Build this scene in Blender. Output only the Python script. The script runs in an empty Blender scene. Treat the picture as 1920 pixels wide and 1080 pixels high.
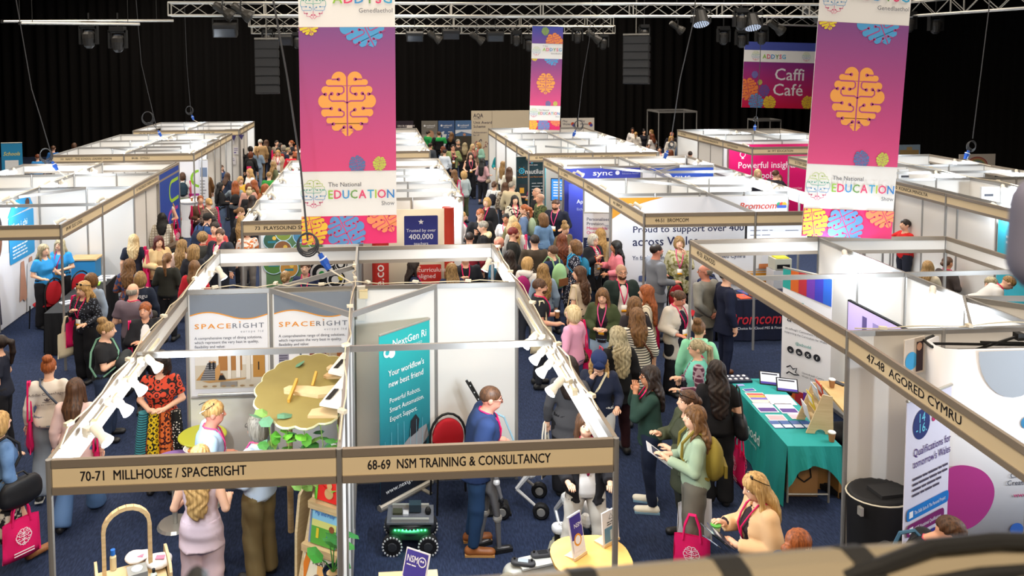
import bpy, bmesh, math, random
import numpy as np
from mathutils import Vector, Matrix
random.seed(7)
rng = np.random.default_rng(7)
SC = bpy.context.scene
COL = SC.collection
# ---------------------------------------------------------------- camera
cam_d = bpy.data.cameras.new('camera')
cam = bpy.data.objects.new('camera', cam_d)
COL.objects.link(cam)
SC.camera = cam
_p, _y, _r = 0.06018323534492837, 0.06670359177707369, -0.005607084554099164
_f = Vector((math.sin(_y)*math.cos(_p), math.cos(_y)*math.cos(_p), -math.sin(_p)))
_rt = Vector((math.cos(_y), -math.sin(_y), 0))
_up = _rt.cross(_f)
_c, _s = math.cos(_r), math.sin(_r)
R_, U_ = _c*_rt + _s*_up, _c*_up - _s*_rt
M = Matrix((R_, U_, -_f)).transposed().to_4x4()
M.translation = (2.27482875, -5.45707874, 5.261008)
cam.matrix_world = M
cam_d.sensor_width = 36
cam_d.lens = 1476.15/1920*36
cam_d.shift_x = (960-800.80)/1920
cam_d.shift_y = (197.31-540)/1920
cam_d.clip_start = 0.05
cam_d.clip_end = 200
cam_d.dof.use_dof = True
cam_d.dof.focus_distance = 11.0
cam_d.dof.aperture_fstop = 4.0
# ---------------------------------------------------------------- view, world, house lights
vs = SC.view_settings
vs.view_transform = 'Standard'
vs.look = 'None'
vs.gamma = 1.0
vs.use_curve_mapping = False
vs.exposure = 0.0
SC.cycles.max_bounces = 5
SC.cycles.diffuse_bounces = 3
SC.cycles.glossy_bounces = 2
SC.cycles.transmission_bounces = 4
SC.cycles.transparent_max_bounces = 6
SC.cycles.caustics_reflective = False
SC.cycles.caustics_refractive = False
SC.cycles.sample_clamp_indirect = 4.0
w = bpy.data.worlds.new('hall_air')
SC.world = w
w.use_nodes = True
w.node_tree.nodes['Background'].inputs[0].default_value = (1.0, 0.85, 0.66, 1)
w.node_tree.nodes['Background'].inputs[1].default_value = 0.015
def area(name, loc, size, power, color, rot=(0, 0, 0)):
 l = bpy.data.lights.new(name, 'AREA')
 l.shape = 'RECTANGLE'
 l.size, l.size_y = size
 l.energy = power
 l.color = color
 l.spread = math.radians(150)
 o = bpy.data.objects.new(name, l)
 o.location = loc
 o.rotation_euler = rot
 COL.objects.link(o)
 return o
WARM = (1.0, 0.88, 0.74)
HOUSE = 860
for _x in (-8.5, 2.0, 13.0):
 for _y0 in (2.5, 12.0, 22.0, 32.0):
  area('house_light', (_x, _y0, 10.8), (6.0, 6.0), HOUSE*(0.7 if _y0 < 5 else 1), WARM)
area('house_light', (2.0, -7.5, 8.6), (9.0, 2.0), 720, (1.0, 0.82, 0.60), (math.radians(42), 0, 0))
# ---------------------------------------------------------------- helpers
def srgb(h):
 h = h.lstrip('#')
 v = [int(h[i:i+2], 16)/255 for i in (0, 2, 4)]
 return tuple(c/12.92 if c <= 0.04045 else ((c+0.055)/1.055)**2.4 for c in v) + (1.0,)
_mats = {}
def mat(hexc, rough=0.7, metal=0.0, emit=0.0, pat=None, c2=None, scale=1.0, spec=0.3, alpha=1.0):
 key = (hexc, rough, metal, emit, pat, c2, scale, spec, alpha)
 if key in _mats:
  return _mats[key]
 m = bpy.data.materials.new('%s_%s' % (pat or 'plain', hexc.lstrip('#')))
 m.use_nodes = True
 nt = m.node_tree
 b = nt.nodes['Principled BSDF']
 b.inputs['Base Color'].default_value = srgb(hexc)
 b.inputs['Roughness'].default_value = rough
 b.inputs['Metallic'].default_value = metal
 b.inputs['Specular IOR Level'].default_value = spec
 if alpha < 1:
  b.inputs['Alpha'].default_value = alpha
 if emit:
  b.inputs['Emission Color'].default_value = srgb(hexc)
  b.inputs['Emission Strength'].default_value = emit
 if pat:
  N, L = nt.nodes.new, nt.links.new
  tc = N('ShaderNodeTexCoord')
  mp = N('ShaderNodeMapping')
  L(tc.outputs['Object'], mp.inputs[0])
  mx = N('ShaderNodeMix'); mx.data_type = 'RGBA'
  mx.inputs['A'].default_value = srgb(hexc)
  mx.inputs['B'].default_value = srgb(c2 or hexc)
  L(mx.outputs['Result'], b.inputs['Base Color'])
  rp = N('ShaderNodeValToRGB')
  rp.color_ramp.interpolation = 'LINEAR'
  e = rp.color_ramp.elements
  def ramp(a, bb, const=False):
   e[0].position, e[1].position = a, bb
   if const: rp.color_ramp.interpolation = 'CONSTANT'
  if pat == 'stripe':
   t = N('ShaderNodeTexWave'); t.bands_direction = 'Z'; t.inputs['Scale'].default_value = 9.0*scale
   L(mp.outputs[0], t.inputs[0]); L(t.outputs['Fac'], rp.inputs[0]); ramp(0.62, 0.72)
  elif pat == 'vstripe':
   t = N('ShaderNodeTexWave'); t.bands_direction = 'X'; t.inputs['Scale'].default_value = 9.0*scale
   L(mp.outputs[0], t.inputs[0]); L(t.outputs['Fac'], rp.inputs[0]); ramp(0.8, 0.9)
  elif pat == 'dots':
   t = N('ShaderNodeTexVoronoi'); t.inputs['Scale'].default_value = 28*scale; t.inputs['Randomness'].default_value = 0.6
   L(mp.outputs[0], t.inputs[0]); L(t.outputs['Distance'], rp.inputs[0]); ramp(0.0, 0.30, True)
   e[0].color, e[1].color = (1, 1, 1, 1), (0, 0, 0, 1)
  elif pat == 'blotch':
   t = N('ShaderNodeTexNoise'); t.inputs['Scale'].default_value = 16*scale; t.inputs['Detail'].default_value = 2
   L(mp.outputs[0], t.inputs[0]); L(t.outputs['Fac'], rp.inputs[0]); ramp(0.47, 0.56)
  elif pat == 'rings':
   t = N('ShaderNodeTexVoronoi'); t.inputs['Scale'].default_value = 13*scale; t.inputs['Randomness'].default_value = 0.3
   wv = N('ShaderNodeMath'); wv.operation = 'PINGPONG'; wv.inputs[1].default_value = 0.22
   L(mp.outputs[0], t.inputs[0]); L(t.outputs['Distance'], wv.inputs[0]); L(wv.outputs[0], rp.inputs[0]); ramp(0.11, 0.13, True)
  elif pat == 'check':
   t = N('ShaderNodeTexWave'); t.bands_direction = 'X'; t.inputs['Scale'].default_value = 5*scale
   t2 = N('ShaderNodeTexWave'); t2.bands_direction = 'Z'; t2.inputs['Scale'].default_value = 5*scale
   ad = N('ShaderNodeMath'); ad.operation = 'MAXIMUM'
   L(mp.outputs[0], t.inputs[0]); L(mp.outputs[0], t2.inputs[0])
   L(t.outputs['Fac'], ad.inputs[0]); L(t2.outputs['Fac'], ad.inputs[1]); L(ad.outputs[0], rp.inputs[0]); ramp(0.72, 0.85)
  elif pat == 'cloth':
   t = N('ShaderNodeTexNoise'); t.inputs['Scale'].default_value = 7*scale; t.inputs['Detail'].default_value = 4
   L(mp.outputs[0], t.inputs[0]); L(t.outputs['Fac'], rp.inputs[0]); ramp(0.35, 0.7)
  elif pat == 'hair':
   mp.inputs['Scale'].default_value = (70, 70, 5)
   t = N('ShaderNodeTexNoise'); t.inputs['Scale'].default_value = 1.0*scale; t.inputs['Detail'].default_value = 3
   L(mp.outputs[0], t.inputs[0]); L(t.outputs['Fac'], rp.inputs[0]); ramp(0.35, 0.68)
  elif pat == 'wood':
   mp.inputs['Scale'].default_value = (2.0, 2.0, 22)
   t = N('ShaderNodeTexNoise'); t.inputs['Scale'].default_value = 2.0*scale; t.inputs['Detail'].default_value = 5
   L(mp.outputs[0], t.inputs[0]); L(t.outputs['Fac'], rp.inputs[0]); ramp(0.35, 0.7)
  elif pat == 'gradz':
   s = N('ShaderNodeSeparateXYZ'); mr = N('ShaderNodeMapRange')
   L(tc.outputs['Object'], s.inputs[0]); L(s.outputs['Z'], mr.inputs[0]); L(mr.outputs[0], rp.inputs[0])
   mr.inputs['From Min'].default_value, mr.inputs['From Max'].default_value = 0.0, scale
   ramp(0.0, 1.0)
  elif pat == 'carpet':
   t = N('ShaderNodeTexNoise'); t.inputs['Scale'].default_value = 60; t.inputs['Detail'].default_value = 3
   mp.inputs['Scale'].default_value = (1.0, 0.22, 1)
   L(mp.outputs[0], t.inputs[0]); L(t.outputs['Fac'], rp.inputs[0]); ramp(0.38, 0.66)
   bp = N('ShaderNodeBump'); bp.inputs['Strength'].default_value = 0.4; bp.inputs['Distance'].default_value = 0.004
   L(t.outputs['Fac'], bp.inputs['Height']); L(bp.outputs[0], b.inputs['Normal'])
  L(rp.outputs[0], mx.inputs['Factor'])
 _mats[key] = m
 return m
def new_mesh(name, v, f, smooth=False):
 me = bpy.data.meshes.new(name)
 me.from_pydata([tuple(x) for x in v], [], [tuple(x) for x in f])
 if smooth:
  me.polygons.foreach_set('use_smooth', [True]*len(me.polygons))
 me.update()
 return me
def link(name, me, m=None, parent=None, loc=(0, 0, 0), rot=(0, 0, 0), scale=None):
 o = bpy.data.objects.new(name, me)
 COL.objects.link(o)
 if parent is not None:
  o.parent = parent
 o.location = loc
 o.rotation_euler = rot
 if scale is not None:
  o.scale = scale
 if m is not None and me is not None:
  if len(me.materials) == 0:
   me.materials.append(m)
  elif me.materials[0] != m:
   o.material_slots[0].link = 'OBJECT'
   o.material_slots[0].material = m
 return o
def tag(o, label=None, cat=None, group=None, kind=None):
 if label: o['label'] = label
 if cat: o['category'] = cat
 if group: o['group'] = group
 if kind: o['kind'] = kind
 return o
def thing(name, label, cat, loc=(0, 0, 0), rot=(0, 0, 0), group=None):
 o = link(name, None, None, None, loc, rot)
 return tag(o, label, cat, group)
class MB:
 def __init__(s): s.v = []; s.f = []
 def add(s, v, f):
  n = len(s.v); s.v += [tuple(x) for x in v]; s.f += [tuple(i+n for i in q) for q in f]; return s
 def box(s, c, d, rot=None):
  x, y, z = (k/2 for k in d)
  v = [Vector((a*x, b*y, e*z)) for a in (-1, 1) for b in (-1, 1) for e in (-1, 1)]
  if rot is not None:
   R = rot if isinstance(rot, Matrix) else Matrix.Rotation(rot, 3, 'Z')
   v = [R @ p for p in v]
  v = [p + Vector(c) for p in v]
  return s.add(v, [(0, 1, 3, 2), (4, 6, 7, 5), (0, 4, 5, 1), (2, 3, 7, 6), (0, 2, 6, 4), (1, 5, 7, 3)])
 def bar(s, a, b, w, h=None, up=(0, 0, 1)):
  a, b = Vector(a), Vector(b); d = b-a
  y = d.normalized(); x = y.cross(Vector(up))
  if x.length < 1e-4: x = y.cross(Vector((1, 0, 0)))
  x.normalize(); z = x.cross(y)
  return s.box((a+b)/2, (w, d.length, h or w), Matrix((x, y, z)).transposed())
 def tube(s, pts, r, n=6, cap=True):
  pts = [Vector(p) for p in pts]
  rs = r if isinstance(r, (list, tuple)) else [r]*len(pts)
  b0 = len(s.v); prev = None
  for i, p in enumerate(pts):
   t = (pts[min(i+1, len(pts)-1)]-pts[max(i-1, 0)]).normalized()
   if prev is None:
    a = t.cross(Vector((0, 0, 1)))
    if a.length < 1e-3: a = t.cross(Vector((0, 1, 0)))
   else:
    a = prev - t*prev.dot(t)
   a.normalize(); prev = a; b = t.cross(a)
   for k in range(n):
    an = 2*math.pi*k/n
    s.v.append(tuple(p + (a*math.cos(an)+b*math.sin(an))*rs[i]))
  for i in range(len(pts)-1):
   for k in range(n):
    k2 = (k+1) % n
    s.f.append((b0+i*n+k, b0+(i+1)*n+k, b0+(i+1)*n+k2, b0+i*n+k2))
  if cap:
   s.f.append(tuple(b0+k for k in range(n)))
   e = b0+(len(pts)-1)*n
   s.f.append(tuple(e+k for k in reversed(range(n))))
  return s
 def lathe(s, prof, c=(0, 0, 0), n=16, axis=None):
  b0 = len(s.v)
  R = axis if axis is not None else Matrix.Identity(3)
  for (r, z) in prof:
   for k in range(n):
    an = 2*math.pi*k/n
    s.v.append(tuple(R @ Vector((r*math.cos(an), r*math.sin(an), z)) + Vector(c)))
  for i in range(len(prof)-1):
   for k in range(n):
    k2 = (k+1) % n
    s.f.append((b0+i*n+k, b0+i*n+k2, b0+(i+1)*n+k2, b0+(i+1)*n+k))
  s.f.append(tuple(b0+k for k in reversed(range(n))))
  e = b0+(len(prof)-1)*n
  s.f.append(tuple(e+k for k in range(n)))
  return s
 def prism(s, poly, d0, d1, fr):
  """poly in 2d, fr maps (u,v,d) to 3d; extruded from depth d0 to d1"""
  n = len(poly); b0 = len(s.v)
  for d in (d0, d1):
   s.v += [tuple(fr(u, v, d)) for u, v in poly]
  s.f.append(tuple(b0+k for k in range(n)))
  s.f.append(tuple(b0+n+k for k in reversed(range(n))))
  for k in range(n):
   k2 = (k+1) % n
   s.f.append((b0+k, b0+n+k, b0+n+k2, b0+k2))
  return s
 def ball(s, c, r, n=10, m=6):
  r = r if isinstance(r, (list, tuple)) else (r, r, r)
  b0 = len(s.v); c = Vector(c)
  s.v.append(tuple(c+Vector((0, 0, r[2]))))
  for i in range(1, m):
   th = math.pi*i/m
   for k in range(n):
    an = 2*math.pi*k/n
    s.v.append((c.x+r[0]*math.sin(th)*math.cos(an), c.y+r[1]*math.sin(th)*math.sin(an), c.z+r[2]*math.cos(th)))
  s.v.append(tuple(c-Vector((0, 0, r[2]))))
  e = len(s.v)-1
  for k in range(n):
   k2 = (k+1) % n
   s.f.append((b0, b0+1+k, b0+1+k2))
   for i in range(m-2):
    a = b0+1+i*n
    s.f.append((a+k, a+n+k, a+n+k2, a+k2))
   s.f.append((b0+1+(m-2)*n+k, e, b0+1+(m-2)*n+k2))
  return s
 def mesh(s, name, smooth=False):
  return new_mesh(name, s.v, s.f, smooth)
 def build(s, name, m, parent=None, loc=(0, 0, 0), rot=(0, 0, 0), smooth=False):
  return link(name, s.mesh(name, smooth), m, parent, loc, rot)
def fix(o):
 bm = bmesh.new(); bm.from_mesh(o.data); bmesh.ops.recalc_face_normals(bm, faces=bm.faces); bm.to_mesh(o.data); bm.free(); return o
# lettering: real text outlines turned into flat meshes; local x right, local z up, facing local -y
_txt = {}
def text_mesh(s, size, bold=0.0, align='LEFT', space=1.0, shear=0.0, line=1.0):
 key = (s, size, bold, align, space, shear, line)
 if key in _txt: return _txt[key]
 cu = bpy.data.curves.new('t', 'FONT')
 cu.body = s; cu.size = 2.0; cu.align_x = align
 cu.space_character = space; cu.shear = shear; cu.space_line = line
 cu.resolution_u = 2; cu.fill_mode = 'FRONT'; cu.dimensions = '2D'
 o = bpy.data.objects.new('t', cu)
 me = bpy.data.meshes.new_from_object(o)
 bpy.data.objects.remove(o); bpy.data.curves.remove(cu)
 me.name = 'lettering'
 n = len(me.vertices); a = np.empty(n*3, np.float32); me.vertices.foreach_get('co', a); a = a.reshape(-1, 3)*(size/2)
 b = np.stack([a[:, 0], np.zeros(n), a[:, 1]], 1).astype(np.float32)
 me.vertices.foreach_set('co', b.ravel()); me.materials.clear(); me.update()
 if bold and n:
  k = bold*size*.013; F = [tuple(q.vertices) for q in me.polygons]; V = []; G = []
  for i, (dx, dz) in enumerate(((-k, -k*.6), (k, -k*.6), (-k, k*.6), (k, k*.6), (0, 0))[:4 if bold < .6 else 5]):
   V += [tuple(c) for c in b+np.array([dx, -.00004*i, dz])]; G += [tuple(j+n*i for j in f) for f in F]
  bpy.data.meshes.remove(me); me = new_mesh('lettering', V, G)
 _txt[key] = me
 return me
INK = '#15131a'
class Board:
 """flat printed board: local x right, z up, printed face at local -y; children are its print"""
 def __init__(s, name, label, cat, loc, rotz, w, h, color, thick=0.012, group=None, m=None, mesh=None, parent=None):
  me = mesh or MB().box((w/2, thick/2, h/2), (w, thick, h)).mesh(name)
  s.o = link(name, me, m or mat(color, 0.6), parent, loc, (0, 0, rotz))
  if parent is None: tag(s.o, label, cat, group)
  s.w, s.h, s.k = w, h, 1
 def d(s):
  s.k += 1; return -0.0012*s.k-0.001
 def text(s, t, x, z, size, color=INK, bold=0.0, align='LEFT', space=1.0, shear=0.0, name='lettering', line=1.0, fit=None):
  me = text_mesh(t, size, bold, align, space, shear, line)
  o = link(name, me, mat(color, 0.6), s.o, (x, s.d(), z))
  if fit:
   xs = [v.co.x for v in me.vertices]
   if xs: o.scale.x = fit/max(1e-6, max(xs)-min(xs))
  return o
 def rect(s, x, z, w, h, color, name='printed_block', m=None, rad=0.0):
  d = s.d()
  if rad:
   return s.poly([(x+a, z+b) for a, b in rrect(w, h, rad)], color, name, m)
  return link(name, new_mesh(name, [(0, 0, 0), (w, 0, 0), (w, 0, h), (0, 0, h)], [(0, 1, 2, 3)]), m or mat(color, 0.6), s.o, (x, d, z))
 def poly(s, pts, color, name='printed_shape', m=None):
  me = new_mesh(name, [(a, 0, b) for a, b in pts], [tuple(range(len(pts)))])
  return link(name, me, m or mat(color, 0.6), s.o, (0, s.d(), 0))
 def disc(s, x, z, r, color, name='printed_disc', n=24, rz=None):
  return s.poly([(x+r*math.cos(2*math.pi*k/n), z+(rz or r)*math.sin(2*math.pi*k/n)) for k in range(n)], color, name)
 def lines(s, x, z, w, rows, gap, color, name='small_print', th=None):
  mb = MB(); th = th or gap*0.42
  for i in range(rows):
   ww = w*(0.72+0.28*random.random()); x0 = x
   while x0 < x+ww:
    l = gap*random.uniform(1.0, 3.2); l = min(l, x+ww-x0)
    zz = z-i*gap
    mb.add([(x0, 0, zz), (x0+l, 0, zz), (x0+l, 0, zz+th), (x0, 0, zz+th)], [(0, 1, 2, 3)])
    x0 += l+gap*0.35
  o = mb.build(name, mat(color, 0.6), s.o, (0, s.d(), 0)); return o
 def mesh(s, mb, color, name, m=None):
  return mb.build(name, m or mat(color, 0.6), s.o, (0, s.d(), 0))
def rrect(w, h, r, n=5):
 p = []
 for cx, cz, a0 in ((w-r, h-r, 0), (r, h-r, 90), (r, r, 180), (w-r, r, 270)):
  for k in range(n+1):
   a = math.radians(a0+90*k/n); p.append((cx+r*math.cos(a), cz+r*math.sin(a)))
 return p
def strip2(pts, w, mb=None):
 """flat ribbon of width w along 2d points in the xz plane"""
 mb = mb or MB(); n = len(pts); L = []
 for i, p in enumerate(pts):
  a, b = pts[max(i-1, 0)], pts[min(i+1, n-1)]
  dx, dz = b[0]-a[0], b[1]-a[1]; l = math.hypot(dx, dz) or 1
  L.append((-dz/l*w/2, dx/l*w/2))
 v = []
 for p, q in zip(pts, L): v += [(p[0]+q[0], 0, p[1]+q[1]), (p[0]-q[0], 0, p[1]-q[1])]
 return mb.add(v, [(2*i, 2*i+1, 2*i+3, 2*i+2) for i in range(n-1)])
def disc2(mb, x, z, r, n=12):
 return mb.add([(x+r*math.cos(2*math.pi*k/n), 0, z+r*math.sin(2*math.pi*k/n)) for k in range(n)], [tuple(range(n))])
# the round circuit-brain emblem printed on the banners
def brain_fill(mb, cx, cz, s, rot=0.0):
 """rows of rounded lobes either side of the centre line, s = half height"""
 rows = [(.33, .76, .57), (.40, .55, .31), (.455, .31, -.14), (.41, -.14, -.40), (.33, -.40, -.62), (.245, -.60, -.83)]
 c, n = math.cos(rot), math.sin(rot)
 def put(pts):
  q = [(a*1.96*s, b*s) for a, b in pts]
  mb.add([(cx+a*c-b*n, 0, cz+a*n+b*c) for a, b in q], [tuple(range(len(q)))])
 for sg in (1, -1):
  P = [[(.006, .755)]+[(.125+.118*math.cos(math.pi*i/10), .76+.24*math.sin(math.pi*i/10)) for i in range(0, 11)]]
  for x, t, b in rows:
   h = (t-b)/2; zc = (t+b)/2; hx = h*.5
   P.append([(.006, b)]+[(x-hx+hx*math.sin(math.pi*i/8), zc-h*math.cos(math.pi*i/8)) for i in range(9)]+[(.006, t)])
  P.append([(.006, -.82), (.006, -.99), (.03, -1.0), (.095, -.86)])
  for p in P: put(p if sg > 0 else [(-a, b) for a, b in p][::-1])
 return mb
def brain_lines(mb, cx, cz, s, w, rot=0.0, outline=False):
 R = Matrix.Rotation(rot, 2)
 P = lambda a, b: (lambda q: (cx+q.x, cz+q.y))(R @ Vector((a*2*s*0.98, b*s)))
 paths = [[(-.24, .76), (-.13, .76)], [(-.30, .555), (-.08, .555), (-.05, .5), (-.05, .38), (-.08, .32), (-.14, .30)], [(-.43, .30), (-.34, .30)],
    [(-.24, .32), (-.28, .27), (-.28, .16), (-.24, .09), (-.05, .09), (0, .03)], [(-.44, -.14), (-.25, -.14)],
    [(-.34, -.40), (-.08, -.40), (-.05, -.35), (-.05, -.26), (-.12, -.18)], [(-.33, -.62), (-.22, -.62)], [(-.13, -.84), (-.05, -.72)]]
 for sg in (1, -1):
  for p in paths:
   q = [P(sg*a, b) for a, b in p]
   strip2(q, w, mb)
   e = q[-1] if p[-1] != (0, .03) else q[0]
   disc2(mb, e[0], e[1], s*0.055)
  if outline:
   o = [(0, .9), (-.06, 1), (-.16, 1), (-.24, .86), (-.24, .76), (-.33, .74), (-.33, .58), (-.40, .5), (-.40, .32), (-.455, .22), (-.455, -.05), (-.41, -.2), (-.40, -.36), (-.33, -.45), (-.33, -.58), (-.24, -.62), (-.24, -.8), (-.12, -.84), (-.03, -1)]
   strip2([P(sg*a, b) for a, b in o], w, mb)
 strip2([P(0, .93), P(0, -.97)], w, mb)
 return mb
# ---------------------------------------------------------------- people: implicit bodies turned into meshes
def sdf(prims, P):
 """prims: list of (op, k, kind, params, cut); P: (N,3)"""
 X, Y, Z = P
 D = np.full(np.broadcast(X, Y, Z).shape, 0.15)
 for op, k, kind, a, cut in prims:
  if kind == 'rc':
   p, q, r0, r1 = a
   bx, by, bz = q[0]-p[0], q[1]-p[1], q[2]-p[2]
   l2 = bx*bx+by*by+bz*bz+1e-12
   px, py, pz = X-p[0], Y-p[1], Z-p[2]
   t = np.clip((px*bx+py*by+pz*bz)/l2, 0, 1)
   d = np.sqrt((px-t*bx)**2+(py-t*by)**2+(pz-t*bz)**2)-(r0+t*(r1-r0))
  elif kind == 'el':
   c, r = a
   px, py, pz = (X-c[0])/r[0], (Y-c[1])/r[1], (Z-c[2])/r[2]
   k0 = np.sqrt(px*px+py*py+pz*pz)
   k1 = np.sqrt((px/r[0])**2+(py/r[1])**2+(pz/r[2])**2)+1e-9
   d = k0*(k0-1)/k1
  elif kind == 'loft':
   zz, rx, ry, cy = a
   A, B, C = np.interp(Z, zz, rx), np.interp(Z, zz, ry), np.interp(Z, zz, cy)
   k0 = np.sqrt((X/A)**2+((Y-C)/B)**2)
   k1 = np.sqrt((X/A**2)**2+((Y-C)/B**2)**2)+1e-6
   d = k0*(k0-1)/k1
   d = np.where(k0 < 0.3, -np.minimum(A, B)*0.7, d)
   d = np.maximum(d, np.maximum(zz[0]-Z, Z-zz[-1]))
  if cut is not None:
   for c, n in cut:
    d = np.maximum(d, (X-c[0])*n[0]+(Y-c[1])*n[1]+(Z-c[2])*n[2])
  if op == 'u':
   if k > 0:
    h = np.clip(0.5+0.5*(D-d)/k, 0, 1)
    D = D+(d-D)*h-k*h*(1-h)
   else:
    D = np.minimum(D, d)
  elif op == 's':
   D = np.maximum(D, -d)
  elif op == 'i':
   D = np.maximum(D, d)
 return D
def bounds(prims):
 lo, hi = np.full(3, 9.), np.full(3, -9.)
 for op, k, kind, a, cut in prims:
  if op != 'u': continue
  if kind == 'rc':
   m = max(a[2], a[3])
   l, h = np.minimum(a[0], a[1])-m, np.maximum(a[0], a[1])+m
  elif kind == 'el':
   l, h = np.array(a[0])-a[1], np.array(a[0])+a[1]
  else:
   l = np.array([-max(a[1]), min(np.array(a[3])-a[2]), a[0][0]]); h = np.array([max(a[1]), max(np.array(a[3])+a[2]), a[0][-1]])
  lo, hi = np.minimum(lo, l), np.maximum(hi, h)
 return lo, hi
def axis_steps(lo, hi, h, fine=None):
 """grid line positions; fine = (a, b, hf) gives a finer band"""
 out = [lo]
 while out[-1] < hi:
  x = out[-1]
  out.append(x+(fine[2] if fine and fine[0] <= x <= fine[1] else h))
 return np.array(out)
def nets(prims, h, head=None, bump=None):
 lo, hi = bounds(prims)
 lo, hi = lo-h*1.3, hi+h*1.3
 fx = (-.10, .10, head) if head else None
 fy = (-.10, .14, head) if head else None
 fz = (1.44, 1.72, head) if head else None
 ax = [axis_steps(lo[0], hi[0], h, fx), axis_steps(lo[1], hi[1], h, fy), axis_steps(lo[2], hi[2], h, fz)]
 fn = (lambda P: sdf(prims, P)+bump(*P)) if bump else (lambda P: sdf(prims, P))
 G = (ax[0][:, None, None], ax[1][None, :, None], ax[2][None, None, :])
 D = fn(G)
 nx, ny, nz = D.shape
 S = D < 0
 n = (nx-1, ny-1, nz-1)
 cnt = np.zeros(n, np.int32); acc = np.zeros(n+(3,))
 C = {}
 for e in range(3):
  d0 = D[tuple(slice(0, -1) if i == e else slice(None) for i in range(3))]
  d1 = D[tuple(slice(1, None) if i == e else slice(None) for i in range(3))]
  x = (d0 < 0) != (d1 < 0)
  t = np.where(x, d0/np.where(x, d0-d1, 1), 0)
  o = [i for i in range(3) if i != e]
  C[e] = (x, d0 < 0)
  pos = [None]*3
  pos[e] = ax[e][:-1].reshape([-1 if i == e else 1 for i in range(3)])+t*np.diff(ax[e]).reshape([-1 if i == e else 1 for i in range(3)])
  for i in o:
   pos[i] = np.broadcast_to(ax[i].reshape([-1 if j == i else 1 for j in range(3)]), x.shape)
  for a in (0, 1):
   for b in (0, 1):
    sl = [slice(None)]*3
    sl[o[0]] = slice(a, a+n[o[0]]); sl[o[1]] = slice(b, b+n[o[1]])
    sl = tuple(sl)
    xx = x[sl]
    cnt += xx
    for i in range(3):
     acc[..., i] += np.where(xx, pos[i][sl], 0)
 act = cnt > 0
 idx = np.full(n, -1, np.int64); idx[act] = np.arange(act.sum())
 V = acc[act]/cnt[act][:, None]
 for it in range(2):
  p = (V[:, 0], V[:, 1], V[:, 2])
  d = fn(p); ee = 0.004
  g = np.stack([fn((p[0]+ee, p[1], p[2]))-d, fn((p[0], p[1]+ee, p[2]))-d, fn((p[0], p[1], p[2]+ee))-d], 1)/ee
  g2 = (g**2).sum(1)[:, None]+1e-6
  st = -d[:, None]*g/g2
  l = np.linalg.norm(st, axis=1)[:, None]
  V = V+st*np.minimum(1, h*0.6/(l+1e-9))
 F = []
 for e in range(3):
  x, ins = C[e]
  o = [i for i in range(3) if i != e]
  sl = [slice(None)]*3; sl[o[0]] = slice(1, -1); sl[o[1]] = slice(1, -1)
  ii = np.argwhere(x[tuple(sl)])
  if len(ii) == 0: continue
  ii[:, o[0]] += 1; ii[:, o[1]] += 1
  s_in = ins[tuple(ii.T)]
  q = []
  for a, b in ((-1, -1), (0, -1), (0, 0), (-1, 0)):
   c = ii.copy(); c[:, o[0]] += a; c[:, o[1]] += b
   q.append(idx[tuple(c.T)])
  q = np.stack(q, 1)
  flip = ~s_in if e != 1 else s_in
  q[flip] = q[flip][:, ::-1]
  F.append(q)
 F = np.concatenate(F)
 F = F[(F >= 0).all(1)]
 return V, F
A3 = lambda *v: np.array(v, float)
ARMS = {  # elbow, wrist, hand direction for the right-hand side (x>0)
 'down': (A3(.245, -.03, 1.11), A3(.255, .04, .87), A3(0, .15, -1)),
 'bent': (A3(.25, -.03, 1.12), A3(.21, .21, 1.07), A3(-.2, 1, .1)),
 'hold': (A3(.255, -.02, 1.12), A3(.085, .235, 1.10), A3(-.8, .5, .2)),
 'fold': (A3(.25, .05, 1.13), A3(-.06, .205, 1.16), A3(-1, -.1, .1)),
 'chest': (A3(.255, .01, 1.12), A3(.08, .19, 1.25), A3(-.8, .2, .5)),
 'face': (A3(.215, .17, 1.17), A3(.085, .165, 1.42), A3(-.3, 0, 1)),
 'fwd': (A3(.235, .14, 1.16), A3(.20, .38, 1.12), A3(0, 1, 0)),
 'read': (A3(.25, .03, 1.12), A3(.12, .27, 1.18), A3(-.3, .8, .5)),
 'back': (A3(.27, -.12, 1.12), A3(.06, -.19, .93), A3(-1, 0, -.2)),
 'out': (A3(.33, .12, 1.20), A3(.42, .33, 1.15), A3(.2, 1, 0)),
 'strap': (A3(.24, .05, 1.14), A3(.19, .13, 1.33), A3(-.2, .1, 1)),
 'lap': (A3(.22, .06, 1.12), A3(.11, .26, .98), A3(-.3, 1, 0)),
}
SEX = {
 'm': dict(sh=.178, loft=((.84, .90, .98, 1.09, 1.25, 1.35, 1.41, 1.45), (.14, .158, .157, .148, .170, .172, .115, .055), (.09, .112, .112, .105, .122, .108, .080, .055), (0, -.01, 0, .005, .01, 0, -.01, -.01)), leg=1.0, arm=1.08),
 'f': dict(sh=.150, loft=((.84, .90, .98, 1.10, 1.22, 1.34, 1.40, 1.44), (.15, .172, .165, .128, .145, .150, .095, .048), (.09, .125, .118, .098, .126, .098, .072, .050), (0, -.015, -.01, .005, .022, 0, -.01, -.01)), leg=1.06, arm=0.92),
}
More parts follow.
